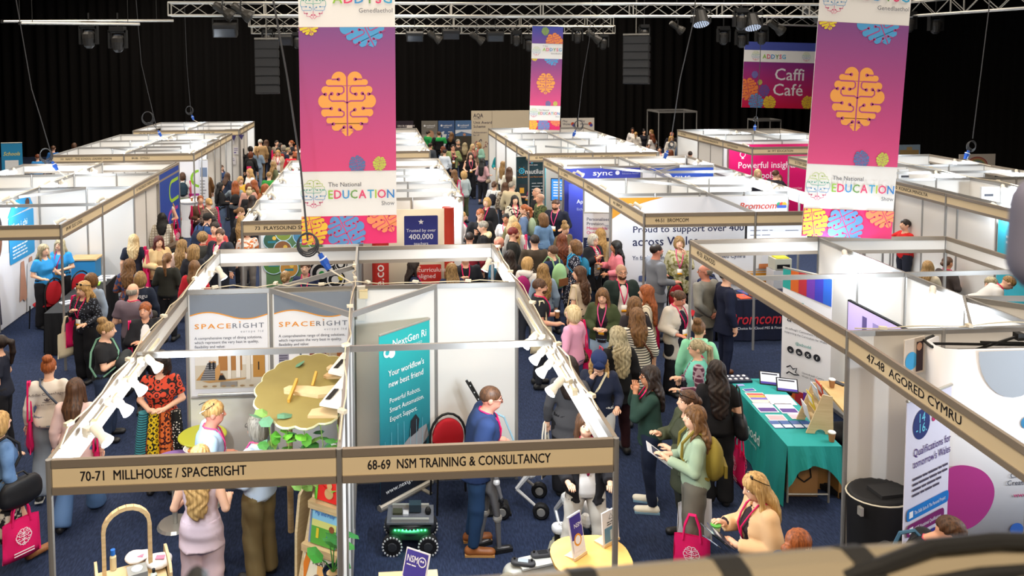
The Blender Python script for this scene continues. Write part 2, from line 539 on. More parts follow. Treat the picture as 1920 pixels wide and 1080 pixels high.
def skeleton(sex, arms, legs):
 S = SEX[sex]; J = {}
 for sd, sg, nm in (('r', 1, arms[0]), ('l', -1, arms[1])):
  e, wr, hd = ARMS[nm]
  m = A3(sg, 1, 1); dx = A3((S['sh']-.17)*sg, 0, 0)
  J['s'+sd] = A3(sg*S['sh'], -.01, 1.375)
  J['e'+sd] = e*m+dx; J['w'+sd] = wr*m+dx*.5; hd = hd*m; J['h'+sd] = hd/np.linalg.norm(hd)
  hx = sg*.092
  k, a, t = A3(sg*.098, .012, .49), A3(sg*.10, -.03, .085), A3(sg*.115, .115, .035)
  if legs == 'walk':
   if sg > 0: k, a, t = A3(.095, .15, .50), A3(.095, .24, .10), A3(.105, .385, .06)
   else: k, a, t = A3(-.095, -.04, .49), A3(-.095, -.25, .12), A3(-.10, -.12, .035)
  elif legs == 'wide':
   k, a, t = A3(sg*.14, .02, .49), A3(sg*.18, -.02, .085), A3(sg*.215, .12, .035)
  elif legs == 'step':
   if sg > 0: k, a, t = A3(.10, .07, .49), A3(.11, .09, .09), A3(.135, .235, .035)
   else: k, a, t = A3(-.10, -.02, .49), A3(-.11, -.10, .09), A3(-.13, .045, .035)
  elif legs == 'sit':
   k, a, t = A3(sg*.12, .43, .86), A3(sg*.12, .40, .44), A3(sg*.13, .54, .39)
  J['p'+sd], J['k'+sd], J['a'+sd], J['t'+sd] = A3(hx, 0, .88), k, a, t
 return S, J
U = lambda kind, a, k=.03, cut=None: ('u', k, kind, a, cut)
def body_prims(S, J):
 z, rx, ry, cy = S['loft']; g, ar = S['leg'], S['arm']
 p = [U('loft', (z, rx, ry, cy), .05)]
 p.append(U('rc', (A3(0, -.015, 1.40), A3(0, .012, 1.53), .056*ar, .052*ar), .03))
 p.append(U('el', (A3(0, .004, 1.605), A3(.074, .094, .098)), .02))
 p.append(U('el', (A3(0, .042, 1.545), A3(.056, .062, .072)), .03))
 p.append(U('rc', (A3(0, .092, 1.605), A3(0, .112, 1.572), .010, .015), .012))
 p.append(U('rc', (A3(-.03, .080, 1.533), A3(.03, .080, 1.533), .014, .014), .015))
 for sg in (-1, 1):
  p.append(U('el', (A3(sg*.074, -.004, 1.585), A3(.013, .022, .032)), .008))
  p.append(('s', 0, 'el', (A3(sg*.033, .098, 1.600), A3(.017, .012, .010)), None))
 for sd in 'rl':
  s, e, w_, h = (J[c+sd] for c in 'sewh')
  p.append(U('rc', (s, e, .052*ar, .040*ar), .04))
  p.append(U('rc', (e, w_, .041*ar, .027*ar), .01))
  p.append(U('rc', (w_, w_+h*.055, .029*ar, .031*ar), .015))
  hp, k, a, t = (J[c+sd] for c in 'pkat')
  p.append(U('rc', (hp, k, .088*g, .055*g), .03))
  p.append(U('rc', (k, a, .055*g, .037), .015))
  p.append(U('rc', (a+A3(0, -.02, -.045), t, .036, .03), .02))
 return p
def hand_mesh(mb, w_, h, curl=.5, up=None, r=.0085):
 """palm side fingers: four unequal fingers and a thumb, each a bent tapering tube rooted in the palm"""
 h = Vector(h); s = h.cross(Vector((0, 0, 1)))
 if s.length < .2: s = h.cross(Vector((0, 1, 0)))
 s.normalize(); nrm = s.cross(h); nrm.normalize()
 if nrm.z > 0: nrm = -nrm
 base = Vector(w_)+h*.06
 for i, L in enumerate((.070, .080, .075, .058)):
  o = base+s*((i-1.5)*.018)
  c = curl
  p1 = o+h*(L*.5)+nrm*(L*.12*c); p2 = p1+(h*(1-c*.8)+nrm*c).normalized()*L*.32; p3 = p2+(h*(.7-c)+nrm*(c+.25)).normalized()*L*.26
  mb.tube([o, p1, p2, p3], [r*1.1, r, r*.9, r*.7], 5)
 o = Vector(w_)+h*.02-s*.028
 mb.tube([o, o+h*.028-s*.018+nrm*.012, o+h*.055-s*.014+nrm*.024], [r*1.2, r*1.1, r*.8], 5)
def deform(V, lean=0, turn=0, nod=0, side=0):
 V = np.array(V, float)
 if turn or nod:
  t = np.clip((V[:, 2]-1.42)/.07, 0, 1); t = t*t*(3-2*t)
  rad = np.hypot(V[:, 0], V[:, 1]); t = t*np.clip((.21-rad)/.05, 0, 1)
  a = np.radians(nod)*t
  y, z = V[:, 1], V[:, 2]-1.47
  y2, z2 = y*np.cos(a)+z*np.sin(a), -y*np.sin(a)+z*np.cos(a)
  V[:, 1], V[:, 2] = y2, z2+1.47
  a = -np.radians(turn)*t
  x, y = V[:, 0].copy(), V[:, 1].copy()
  V[:, 0], V[:, 1] = x*np.cos(a)-y*np.sin(a), x*np.sin(a)+y*np.cos(a)
 if lean or side:
  t = np.clip((V[:, 2]-.88)/.22, 0, 1); t = t*t*(3-2*t)
  a = np.radians(lean)*t
  y, z = V[:, 1].copy(), V[:, 2]-.92
  V[:, 1], V[:, 2] = y*np.cos(a)+z*np.sin(a), -y*np.sin(a)+z*np.cos(a)+.92
 return V
def grow(loft, dz=0, k=.016, z0=None, z1=None, flare=None, floor=None):
 z, rx, ry, cy = (np.array(q, float) for q in loft)
 rx, ry = rx+k, ry+k
 if floor is not None:  # loose: never narrower at the waist than floor
  m = (z > .9) & (z < 1.33); rx[m] = np.maximum(rx[m], floor); ry[m] = np.maximum(ry[m], floor*.74)
 if z0 is not None and z0 < z[0]:
  z = np.r_[z0, z]; rx = np.r_[flare or rx[1], np.maximum(rx, .0)]; ry = np.r_[(flare or rx[1])*.82, ry]; cy = np.r_[0, cy]
  m = z < .90; rx[m] = np.maximum(rx[m], .17 if not flare else np.interp(z[m], [z0, .95], [flare, .185])); ry[m] = np.maximum(ry[m], rx[m]*.76)
 if z0 is not None and z0 >= z[0]:
  a = [np.interp(z0, z, q) for q in (rx, ry, cy)]
  m = z > z0; z = np.r_[z0, z[m]]; rx, ry, cy = (np.r_[v, q[m]] for v, q in zip(a, (rx, ry, cy)))
 if z1 is not None:
  a = [np.interp(z1, z, q) for q in (rx, ry, cy)]
  m = z < z1; z = np.r_[z[m], z1]; rx, ry, cy = (np.r_[q[m], v] for v, q in zip(a, (rx, ry, cy)))
 return (z, rx, ry, cy)
def top_prims(S, J, kind, sleeve, hem, off=.016, loose=None, open_=0):
 ar = S['arm']
 p = [U('loft', grow(S['loft'], k=off, z0=hem, floor=loose, flare=(.20 if hem < .8 else None) if kind != 'dress' else .27), .04)]
 for sd in 'rl':
  s, e, w_ = (J[c+sd] for c in 'sew')
  x = np.sign(s[0])
  if sleeve == 'none':
   p.append(U('rc', (s*A3(.8, 1, 1), s+A3(0, 0, -.01), .06, .052), .03)); continue
  u = e-s; u = u/np.linalg.norm(u)
  if sleeve == 'short':
   c = s+(e-s)*.72
   p.append(U('rc', (s, e, .052*ar+off+.002, .047*ar+off+.006), .04, [(c, u)]))
  else:
   v = w_-e; v = v/np.linalg.norm(v); c = e+(w_-e)*(.93 if sleeve == 'long' else .35)
   p.append(U('rc', (s, e, .052*ar+off, .041*ar+off+.006), .04))
   p.append(U('rc', (e, w_, .041*ar+off+.006, .029*ar+off+.002), .01, [(c, v)]))
 p.append(('s', 0, 'rc', (A3(0, .055, 1.47), A3(0, .02, 1.40), .062, .042), None))
 if open_:
  z = 1.38
  p.append(('s', 0, 'el', (A3(0, .16, 1.0), A3(open_, .13, .5)), None))
 return p
def bottom_prims(S, J, kind):
 g = S['leg']
 L = grow(S['loft'], k=.015, z0=.845, z1=1.03, floor=.155)
 p = [U('loft', L, .04)]
 if kind in ('skirt', 'long'):
  zb = .38 if kind == 'skirt' else .10
  z = np.array([zb, .6, .86, 1.03]); fl = .24 if kind == 'skirt' else .29
  return [U('loft', (z, np.array([fl, .218, .196, .172]), np.array([fl*.8, .172, .152, .130]), np.zeros(4)), 0)]
 r = {'slim': (.094, .066, .050), 'wide': (.102, .088, .090), 'flare': (.096, .072, .108), 'shorts': (.105, .10, .09), 'crop': (.098, .075, .07)}[kind]
 for sd in 'rl':
  hp, k, a, t = (J[c+sd] for c in 'pkat')
  v = a-k; v = v/np.linalg.norm(v)
  p.append(U('rc', (hp, k, r[0]*g, r[1]*g), .02, [(k, (k-hp)/np.linalg.norm(k-hp))] if kind == 'shorts' else None))
  if kind != 'shorts':
   end = k+(a-k)*(1.10 if kind in ('wide', 'flare') else .72 if kind == 'crop' else 1.0)
   p.append(U('rc', (k, a, r[1]*g, r[2]), .02, [(end, v)]))
 return p
def fold(amp=.004, s=1.0):
 def f(x, y, z):
  return amp*(np.sin(17*s*z+9*x+6*y)*np.sin(11*s*x-5*z)+.6*np.sin(31*s*z-14*y+8*x))
 return f
def hair_prims(kind):
 sk = [U('el', (A3(0, -.004, 1.618), A3(.088, .108, .106)), .02)]
 face = ('s', 0, 'el', (A3(0, .125, 1.560), A3(.074, .088, .082)), None)
 if kind == 'short':
  sk = [U('el', (A3(0, -.006, 1.622), A3(.083, .104, .098)), .02), face, ('s', 0, 'rc', (A3(-.2, .0, 1.50), A3(.2, .0, 1.50), .085, .085), None), ('s', 0, 'el', (A3(0, -.0, 1.50), A3(.2, .3, .07)), None)]
  return sk
 if kind == 'crop':
  return [U('el', (A3(0, -.006, 1.617), A3(.079, .100, .096)), .02), face, ('s', 0, 'rc', (A3(-.2, .03, 1.50), A3(.2, .03, 1.50), .10, .10), None), ('s', 0, 'el', (A3(0, 0, 1.48), A3(.2, .3, .08)), None)]
 if kind == 'fringe':
  return [U('el', (A3(0, -.014, 1.595), A3(.081, .094, .075)), .02), ('s', 0, 'el', (A3(0, .10, 1.60), A3(.2, .11, .2)), None), ('s', 0, 'el', (A3(0, .02, 1.70), A3(.2, .2, .075)), None), ('s', 0, 'el', (A3(0, 0, 1.48), A3(.2, .3, .07)), None)]
 p = list(sk)
 if kind == 'bob':
  p += [U('el', (A3(0, -.018, 1.555), A3(.103, .100, .120)), .03)]
 elif kind == 'curly':
  p += [U('el', (A3(0, -.015, 1.60), A3(.115, .125, .130)), .02), U('el', (A3(0, -.05, 1.49), A3(.12, .095, .12)), .04)]
 elif kind == 'afro':
  p += [U('el', (A3(0, -.02, 1.625), A3(.108, .118, .118)), .02)]
 elif kind in ('long', 'wavy', 'vlong'):
  zb = {'long': 1.27, 'wavy': 1.22, 'vlong': 1.10}[kind]
  w_ = .098 if kind == 'long' else .108
  p += [U('loft', (np.array([zb-.03, zb+.03, 1.40, 1.50, 1.62]), np.array([.05, .085, w_+.012, w_, .075]), np.array([.026, .038, .05, .075, .07]), np.array([-.128, -.125, -.105, -.045, -.02])), .03)]
  for sg in (-1, 1):
   p.append(U('rc', (A3(sg*.076, .015, 1.60), A3(sg*.098, .035, 1.36), .026, .022), .03))
 elif kind in ('pony', 'vpony'):
  p = [U('el', (A3(0, -.004, 1.617), A3(.082, .104, .100)), .02)]
  p += [U('rc', (A3(0, -.10, 1.63), A3(0, -.145, 1.60), .028, .034), .02), U('rc', (A3(0, -.145, 1.60), A3(.01, -.155, 1.46), .038, .034), .02), U('rc', (A3(.01, -.155, 1.46), A3(.015, -.135, 1.30 if kind == 'pony' else 1.22), .034, .014), .02)]
 elif kind == 'bun':
  p = [U('el', (A3(0, -.004, 1.617), A3(.082, .104, .100)), .02), U('el', (A3(0, -.055, 1.725), A3(.058, .058, .048)), .015)]
 elif kind == 'lowbun':
  p = [U('el', (A3(0, -.004, 1.617), A3(.082, .104, .100)), .02), U('el', (A3(0, -.118, 1.575), A3(.046, .042, .046)), .015)]
 elif kind == 'scarf':
  p += [U('el', (A3(0, -.01, 1.60), A3(.098, .112, .125)), .02), U('rc', (A3(0, -.02, 1.50), A3(0, -.02, 1.36), .10, .15), .05)]
  face = ('s', 0, 'el', (A3(0, .13, 1.575), A3(.060, .09, .078)), None)
 return p+[face]
def hair_bump(kind):
 if kind in ('curly', 'afro'):
  return lambda x, y, z: .010*np.sin(70*x+20*np.sin(40*z))*np.sin(66*z+10*y)*np.sin(64*y+3)
 if kind in ('wavy', 'vlong'):
  return lambda x, y, z: .006*np.sin(np.arctan2(x, y-.02)*13+4*np.sin(26*z))
 if kind in ('crop', 'scarf', 'fringe'):
  return None
 return lambda x, y, z: .0035*np.sin(np.arctan2(x, y-.02)*16+14*z*0)
LOD = {0: (.021, .0105, .020, .015), 1: (.027, .0145, .025, .019), 2: (.036, .022, .034, .027)}
_pm = {}
def pm(key, make, dkey):
 k = (key, dkey)
 if k not in _pm:
  if key not in _pm: _pm[key] = make()
  V, F = _pm[key]
  if V is None: _pm[k] = None
  else: _pm[k] = new_mesh(key[0], deform(V, *dkey), F, True)
 return _pm[k]
def from_mb(mb):
 return np.array(mb.v), mb.f
SKIN = {'p': '#d9a184', 'l': '#e0b093', 't': '#b97f5d', 'd': '#7a4a32', 'r': '#d48e78'}
HAIR = {'blond': ('#c9a267', '#8f6b3b'), 'pale': ('#dcc79c', '#a88c5f'), 'dirty': ('#a5824f', '#5f4526'), 'brown': ('#5a3a22', '#2f1c10'), 'light': ('#7d5832', '#4a3019'),
  'dark': ('#2b1b13', '#120b08'), 'black': ('#15110f', '#060505'), 'ginger': ('#a4592a', '#6a3413'), 'red': ('#5c1c17', '#2f0c0a'), 'dyed': ('#7d1f1c', '#4a100e'), 'grey': ('#a09a8e', '#5f5a50'), 'silver': ('#cfc9bb', '#8d8778'),
  'ashy': ('#b3a684', '#6f6449'), 'auburn': ('#7a3d1c', '#47200e')}
DY = 0.0
def person(x, y, f, label, H=1.66, sex='f', lod=1, arms=('down', 'down'), legs='st', hair='long', hc='brown', skin='l', top='#222222', tp=None, tc2=None, sl='long', hem=.84,
   jk=None, jkl='long', jhem=.80, bot='#22242c', bk='slim', bp=None, bc2=None, shoe='#1a1a1c', lean=0, turn=0, nod=0, lan=None, badge=False, glasses=False, beard=None, cap=None,
   wide=1.0, dress=False, z=0.0, loose=None, group=None, ts=1.0, sole=None, logo=None):
 s = H/1.705
 root = thing('person', label, 'person', (x, y, z-(0.44*s if legs == 'sit' else 0)), (0, 0, -math.radians(f)), group)
 root.scale = (s*wide*1.07, s*wide*1.05, s)
 S, J = skeleton(sex, arms, legs)
 h, hh, hg, hr = LOD[lod]
 dk = (lean, turn, nod); sk = (sex, arms, legs, lod)
 def mk_body():
  V, F = nets(body_prims(S, J), h, hh)
  F = [tuple(q) for q in F]
  if lod < 2:
   mb = MB(); mb.v = [tuple(q) for q in V]; mb.f = F
   for sd in 'rl':
    hand_mesh(mb, J['w'+sd], J['h'+sd], .45)
   return np.array(mb.v), mb.f
  mb = MB(); mb.v = [tuple(q) for q in V]; mb.f = F
  for sd in 'rl':
   hand_mesh(mb, J['w'+sd], J['h'+sd], .45)
  return np.array(mb.v), mb.f
 link('body', pm(('body',)+sk, mk_body, dk), mat(SKIN[skin], 0.55, spec=.35), root)
 fo = loose or (.135 if sex == 'f' else .162)
 if dress:
  tm = pm(('dress', sl, hem)+sk, lambda: nets(top_prims(S, J, 'dress', sl, hem, .014, fo), hg, None, fold(.004)), dk)
  link('dress', tm, mat(top, .8, pat=tp, c2=tc2, scale=ts), root)
 else:
  tm = pm(('top', sl, hem, fo)+sk, lambda: nets(top_prims(S, J, 'top', sl, hem, .016, fo), hg, None, fold(.0045)), dk)
  link('top', tm, mat(top, .85, pat=tp, c2=tc2, scale=ts), root)
 if jk:
  jm = pm(('jacket', jkl, jhem)+sk, lambda: nets(top_prims(S, J, 'jacket', jkl, jhem, .032, fo+.016, .085), hg, None, fold(.005, .8)), dk)
  jj = jk if isinstance(jk, tuple) else (jk, None, None)
  link('jacket', jm, mat(jj[0], .85, pat=jj[1], c2=jj[2]), root)
 if not dress or hem > .5:
  nm = 'skirt' if bk in ('skirt', 'long') else 'trousers'
  bm_ = pm((nm, bk)+sk, lambda: nets(bottom_prims(S, J, bk), hg*1.1, None, fold(.004)), dk)
  link(nm, bm_, mat(bot, .8, pat=bp, c2=bc2), root)
 for sd in 'rl':
  def mk_shoe():
   a, t = J['a'+sd], J['t'+sd]
   b = a+A3(0, -.035, -.045); zc = min(b[2], t[2])-.032
   return nets([U('rc', (b, t+A3(0, .02, .0), .043, .040), .01), U('rc', (a, b, .042, .04), .02), ('i', 0, 'el', (A3(0, 0, zc+.6), A3(3, 3, .6)), None)], .022)
  so = link('shoe', pm(('shoe', sd)+sk, mk_shoe, (0, 0, 0)), mat(shoe, .5, spec=.5), root)
  if sole and lod == 0:
   a, t = J['a'+sd], J['t'+sd]
   MB().bar(tuple(a+A3(0, -.075, -.075)), tuple(t+A3(0, .05, -.025)), .085, .022).build('sole', mat(sole, .6), so)
 if hair != 'bald':
  hl = (hr if hair != 'crop' else hr*.8)
  hm = pm(('hair', hair, lod), lambda: nets(hair_prims(hair), hl, None, hair_bump(hair)), dk)
  a, b = HAIR.get(hc, (hc, hc))
  link('head_scarf' if hair == 'scarf' else 'hair', hm, mat(a, .55, pat='hair', c2=b, spec=.4), root)
 if cap:
  cm = pm(('cap', lod), lambda: nets([U('el', (A3(0, -.002, 1.635), A3(.094, .114, .098)), .02), ('s', 0, 'el', (A3(0, 0, 1.50), A3(.3, .3, .115)), None), U('el', (A3(0, .135, 1.635), A3(.078, .085, .014)), .012)], .016), dk)
  link('cap', cm, mat(cap, .8), root)
 if beard:
  bm2 = pm(('beard', lod), lambda: nets([U('el', (A3(0, .048, 1.532), A3(.062, .062, .058)), .01), ('s', 0, 'el', (A3(0, .09, 1.585), A3(.10, .08, .038)), None), ('s', 0, 'rc', (A3(-.02, .112, 1.534), A3(.02, .112, 1.534), .012, .012), None)], .014), dk)
  a, b = HAIR.get(beard, (beard, beard))
  link('beard', bm2, mat(a, .8, pat='hair', c2=b), root)
 # face
 if lod <= 1:
  for sg in (-1, 1):
   ey = link('eye', pm(('eye', sg), lambda: from_mb(MB().ball((sg*.033, .083, 1.599), (.0145, .010, .0072), 8, 5)), dk), mat('#e8e2da', .3), root)
   link('iris', pm(('iris', sg), lambda: from_mb(MB().ball((sg*.033, .0905, 1.599), (.0068, .0045, .0066), 8, 4)), dk), mat('#2a1b12', .3), ey)
   link('eyebrow', pm(('eyebrow', sg), lambda: from_mb(MB().tube([(sg*.015, .093, 1.618), (sg*.035, .092, 1.6235), (sg*.052, .076, 1.617)], [.0035, .004, .0025], 5)), dk), mat(HAIR.get(hc, (hc, hc))[1] if hc in HAIR else '#3a2a1c', .8), root)
  link('mouth', pm(('mouth',), lambda: from_mb(MB().tube([(-.023, .0915, 1.5335), (-.01, .0955, 1.5345), (0, .0965, 1.5335), (.01, .0955, 1.5345), (.023, .0915, 1.5335)], [.002, .0048, .0052, .0048, .002], 6)), dk), mat('#a85a52' if skin != 'd' else '#6a352c', .5), root)
 else:
  for sg in (-1, 1):
   link('eye', pm(('dark_eye', sg), lambda: from_mb(MB().ball((sg*.032, .086, 1.60), (.012, .008, .007), 6, 4)), dk), mat('#2a1b12', .3), root)
  link('mouth', pm(('mouth',), None or (lambda: from_mb(MB().tube([(-.023, .0915, 1.5335), (0, .0965, 1.5335), (.023, .0915, 1.5335)], [.003, .0052, .003], 5))), dk), mat('#a85a52', .5), root)
 if glasses:
  def mkg():
   mb = MB()
   for sg in (-1, 1):
    c = (sg*.034, .106, 1.598)
    mb.tube([(c[0]+.025*math.cos(2*math.pi*k/10), c[1], c[2]+.019*math.sin(2*math.pi*k/10)) for k in range(11)], .0026, 4)
    mb.tube([(sg*.059, .104, 1.602), (sg*.079, .04, 1.600), (sg*.080, -.005, 1.595)], .0024, 4)
   mb.tube([(-.010, .108, 1.60), (.010, .108, 1.60)], .0026, 4)
   return from_mb(mb)
  link('glasses', pm(('glasses',), mkg, dk), mat('#1a1614', .3), root)
 tp_ = top_prims(S, J, 'jacket' if jk else 'top', 'none', .84, .036 if jk else .020, fo+(.014 if jk else 0))
 def surf(px, pz, sgn=1, off=.008):
  """front (or back) surface of the clothed chest"""
  yy = np.linspace(.26, -.02, 57)*sgn
  d = sdf(tp_, (np.full(57, px), yy, np.full(57, pz)))
  if not (d < 0).any() or pz > 1.41: return (.045 if pz > 1.41 else .13)*sgn
  return yy[np.argmax(d < 0)]+sgn*off
 if lan:
  def mkl():
   pts = []
   for px, pz in ((-.055, 1.445), (-.062, 1.40), (-.052, 1.32), (-.032, 1.24), (-.012, 1.16), (.0, 1.11)):
    pts.append((px, surf(px, pz), pz))
   L = [(0.0, -.075, 1.455), (-.045, -.062, 1.462), (-.066, -.01, 1.458)]+pts
   mb = MB()
   for sg in (1, -1):
    q = [(a*sg, b, c) for a, b, c in L]
    mb.tube(q, .0085, 4)
   return from_mb(mb)
  key = ('lanyard', sex, bool(jk), fo)
  lo_ = link('lanyard', pm(key, mkl, (lean, 0, 0)), mat(lan, .6), root)
  if badge:
   yb = max(surf(0, q) for q in (1.10, 1.06, 1.02, .98))
   bd = link('badge', pm(('badge',)+key, lambda: from_mb(MB().box((0, yb+.004, 1.045), (.085, .004, .12))), (lean, 0, 0)), mat('#efece6', .4), root)
   link('badge_band', pm(('badge_band',)+key, lambda: from_mb(MB().box((0, yb+.0065, 1.01), (.085, .003, .04))), (lean, 0, 0)), mat('#e8a21c', .5), bd)
 if logo:
  pass
 root['_H'] = H
 PEOPLE.append(root)
 return root
PEOPLE = []
def on(root, loc, rz=0.0):
 """world location and heading of a point given in a person's own frame (for a person of 1.70 m)"""
 f = root.rotation_euler.z; s = root.scale
 a = Matrix.Rotation(f, 4, 'Z') @ Vector((loc[0]*s[0], loc[1]*s[1], loc[2]*s[2]))
 return Vector(root.location)+a, f+rz
PINK = '#d8145f'
_bags = {}
def tote(root, label, where='rs', color=PINK, pr='#f4dfe6', group=None, w_=.36, h_=.40, logo=True, long_=1.0):
 """cloth tote bag with two straps hanging from a shoulder (rs, ls), a forearm (re, le) or a hand (rh, lh)"""
 sg = 1 if where[0] == 'r' else -1
 sp = {'s': (sg*.215, -.01, 1.435, .42), 'e': (sg*.265, .08, 1.10, .26), 'h': (sg*.27, .05, .84, .22)}[where[1]]
 loc, rz = on(root, (sp[0], sp[1], sp[2]))
 key = (w_, h_, sp[3])
 d = sp[3]*long_
 t = thing('tote_bag', label, 'bag', loc, (0, 0, rz+math.pi/2*sg+random.uniform(-.25, .25)), group)
 if key not in _bags:
  v = []; f = []; nx, nz = 8, 6
  for sd in (1, -1):
   for j in range(nz+1):
    for i in range(nx+1):
     u, q = i/nx-.5, j/nz
     bulge = .055*(1-(2*u)**2)*(1-.65*q)**1.0*(1 if j else .55)+.006*math.sin(9*u+5*q)
     v.append((u*w_*(1-.05*q), sd*bulge, -h_+q*h_+.012*math.cos(3*u)*(1 if j == nz else 0)))
  st = (nx+1)*(nz+1)
  for b in (0, 1):
   for j in range(nz):
    for i in range(nx):
     a = b*st+j*(nx+1)+i
     q = (a, a+1, a+nx+2, a+nx+1); f.append(q if b else q[::-1])
  for j in range(nz):
   for i in (0, nx):
    a = j*(nx+1)+i; f.append((a, a+nx+1, a+nx+1+st, a+st))
  for i in range(nx): f.append((i, i+1, i+1+st, i+st))
  bm = new_mesh('bag', v, f, True)
  sm = []
  for sd in (1, -1):
   sm.append(MB().tube([(-w_*.24, sd*.022, -.04), (-w_*.20, sd*.018, d*.45), (-.03, sd*.012, d), (.03, sd*.012, d), (w_*.20, sd*.018, d*.45), (w_*.24, sd*.022, -.04)], .011, 5).mesh('strap'))
  pmb = MB()
  brain_lines(pmb, 0, -.16, .085, .008, 0, True)
  for i in range(2):
   pmb.add([(-.10, 0, -.30-.028*i), (.10, 0, -.30-.028*i), (.10, 0, -.312-.028*i), (-.10, 0, -.312-.028*i)], [(3, 2, 1, 0)])
  _bags[key] = (bm, sm, pmb.mesh('print'))
 bm, sm, pme = _bags[key]
 bo = link('bag', bm, mat(color, .8), t, (0, 0, -d))
 for s_ in sm: link('strap', s_, mat(color, .8), t, (0, 0, -d))
 if logo:
  for sd, r in ((-1, 0), (1, math.pi)):
   link('print', pme, mat(pr, .7), bo, (0, sd*.062, 0), (0, 0, r))
 return t
def backpack(root, label, color, c2=None, strap=None, w_=.28, h_=.40):
 loc, rz = on(root, (0, -.17, 1.17))
 t = thing('backpack', label, 'backpack', loc, (0, 0, rz))
 a, b = w_/2, h_/2
 P = nets([U('el', (A3(0, 0, 0), A3(a, .09, b)), .02), U('rc', (A3(0, 0, -b*.45), A3(0, 0, b*.3), .105, .095), .05), U('el', (A3(0, -.07, -b*.35), A3(a*.7, .05, b*.4)), .02), ('i', 0, 'rc', (A3(0, 0, -.5), A3(0, 0, .5), .17, .17), None)], .026)
 link('pack', new_mesh('pack', P[0], P[1], True), mat(color, .8), t)
 pk = MB().box((0, -.115, -b*.38), (w_*.62, .03, h_*.28)).build('pocket', mat(c2 or color, .7), t)
 for sg in (-1, 1):
  MB().tube([(sg*.07, .05, b*.62), (sg*.085, .10, b*1.25), (sg*.10, .20, b*1.42), (sg*.115, .31, b*.85), (sg*.125, .32, b*.2), (sg*.15, .2, -b*.5), (sg*.13, .05, -b*.75)], .016, 5).build('strap', mat(strap or c2 or color, .7), t)
 return t
def handbag(root, label, color, where='ls', w_=.30, h_=.24, pat=None, c2=None):
 sg = 1 if where[0] == 'r' else -1
 sp = {'s': (sg*.235, -.03, .98, .44), 'x': (sg*.22, .02, .90, .55), 'e': (sg*.27, .06, .92, .18)}[where[1]]
 loc, rz = on(root, sp[:3])
 t = thing('handbag', label, 'bag', loc, (0, 0, rz+math.pi/2))
 P = nets([U('el', (A3(0, 0, 0), A3(w_/2, .075, h_/2)), .02), U('rc', (A3(-w_*.33, 0, -h_*.2), A3(w_*.33, 0, -h_*.2), .06, .06), .05), ('i', 0, 'el', (A3(0, 0, -.05), A3(1, 1, .05+h_*.38)), None)], .026)
 link('bag', new_mesh('bag', P[0], P[1], True), mat(color, .5, pat=pat, c2=c2, scale=2), t)
 d = sp[3]; o = (0.0, sg*.0)
 MB().tube([(-w_*.36, 0, h_*.25), (-w_*.22, 0, d*.6), (-.04, sg*.02, d), (.04, sg*.02, d), (w_*.22, 0, d*.6), (w_*.36, 0, h_*.25)], .010, 5).build('strap', mat(color, .5), t)
 return t
def cup(loc, label, parent=None, body='#a4734a', lid='#efece6'):
 t = thing('paper_cup', label, 'cup', loc)
 MB().lathe([(.028, 0), (.041, .105)], n=14).build('cup', mat(body, .7), t, smooth=False)
 MB().lathe([(.043, .103), (.044, .113), (.036, .122), (.034, .122)], n=14).build('lid', mat(lid, .5), t)
 return t
# ---------------------------------------------------------------- small things people wear or hold
def backprint(p, lines, color, trefoil=False, size=.05):
 """lettering across the back of a top"""
 loc = (0, -.165, 1.33)
 for i, t in enumerate(lines):
  link('lettering', text_mesh(t, size, .2, 'CENTER'), mat(color, .7), p, (0, -.158, 1.30-i*size*1.2))
 if trefoil:
  mb = MB()
  for a in (-40, 0, 40):
   r = math.radians(a)
   mb.add([(math.sin(r)*.01-math.cos(r)*.012, 0, .01), (math.sin(r)*.01+math.cos(r)*.012, 0, .01), (math.sin(r)*.045+math.cos(r)*.01, 0, math.cos(r)*.045), (math.sin(r)*.045-math.cos(r)*.01, 0, math.cos(r)*.045)], [(0, 1, 2, 3)])
  mb.add([(-.05, 0, -.006), (.05, 0, -.006), (.05, 0, 0), (-.05, 0, 0)], [(0, 1, 2, 3)])
  mb.build('emblem', mat(color, .7), p, (0, -.162, 1.22))
  link('lettering', text_mesh('for the Copenhagen', size*.5, .1, 'CENTER'), mat(color, .7), p, (0, -.162, 1.18))
def strap_cross(p, color):
 pts = [(.20, -.05, 1.0), (.14, -.135, 1.12), (.03, -.155, 1.28), (-.075, -.12, 1.42), (-.09, -.03, 1.465), (-.08, .06, 1.42), (.0, .15, 1.28), (.12, .15, 1.1), (.20, .03, 1.0)]
 MB().tube(pts, .013, 5).build('bag_strap', mat(color, .7), p)
def glasses_up(p):
 mb = MB()
 for sg in (-1, 1):
  mb.ball((sg*.034, .098, 1.685), (.028, .012, .018), 8, 5)
  mb.tube([(sg*.06, .09, 1.685), (sg*.088, .02, 1.66), (sg*.09, -.03, 1.64)], .004, 4)
 mb.build('sunglasses', mat('#15120f', .2, spec=.6), p)
def coat_over(p, label, color):
 loc, rz = on(p, (.02, .20, 1.06))
 t = thing('folded_coat', label, 'coat', loc, (0, 0, rz))
 P = nets([U('rc', (A3(-.17, .02, .10), A3(.17, .02, .10), .07, .07), .03), U('el', (A3(.0, .05, -.06), A3(.19, .055, .20)), .05), U('el', (A3(.05, -.0, -.12), A3(.15, .045, .22)), .05)], .026, None, fold(.010))
 link('coat_body', new_mesh('coat_body', P[0], P[1], True), mat(color, .8), t)
 MB().tube([(-.16, .06, .10), (-.17, .08, -.1), (-.15, .07, -.28)], [.05, .045, .035], 7).build('sleeve', mat(color, .8), t)
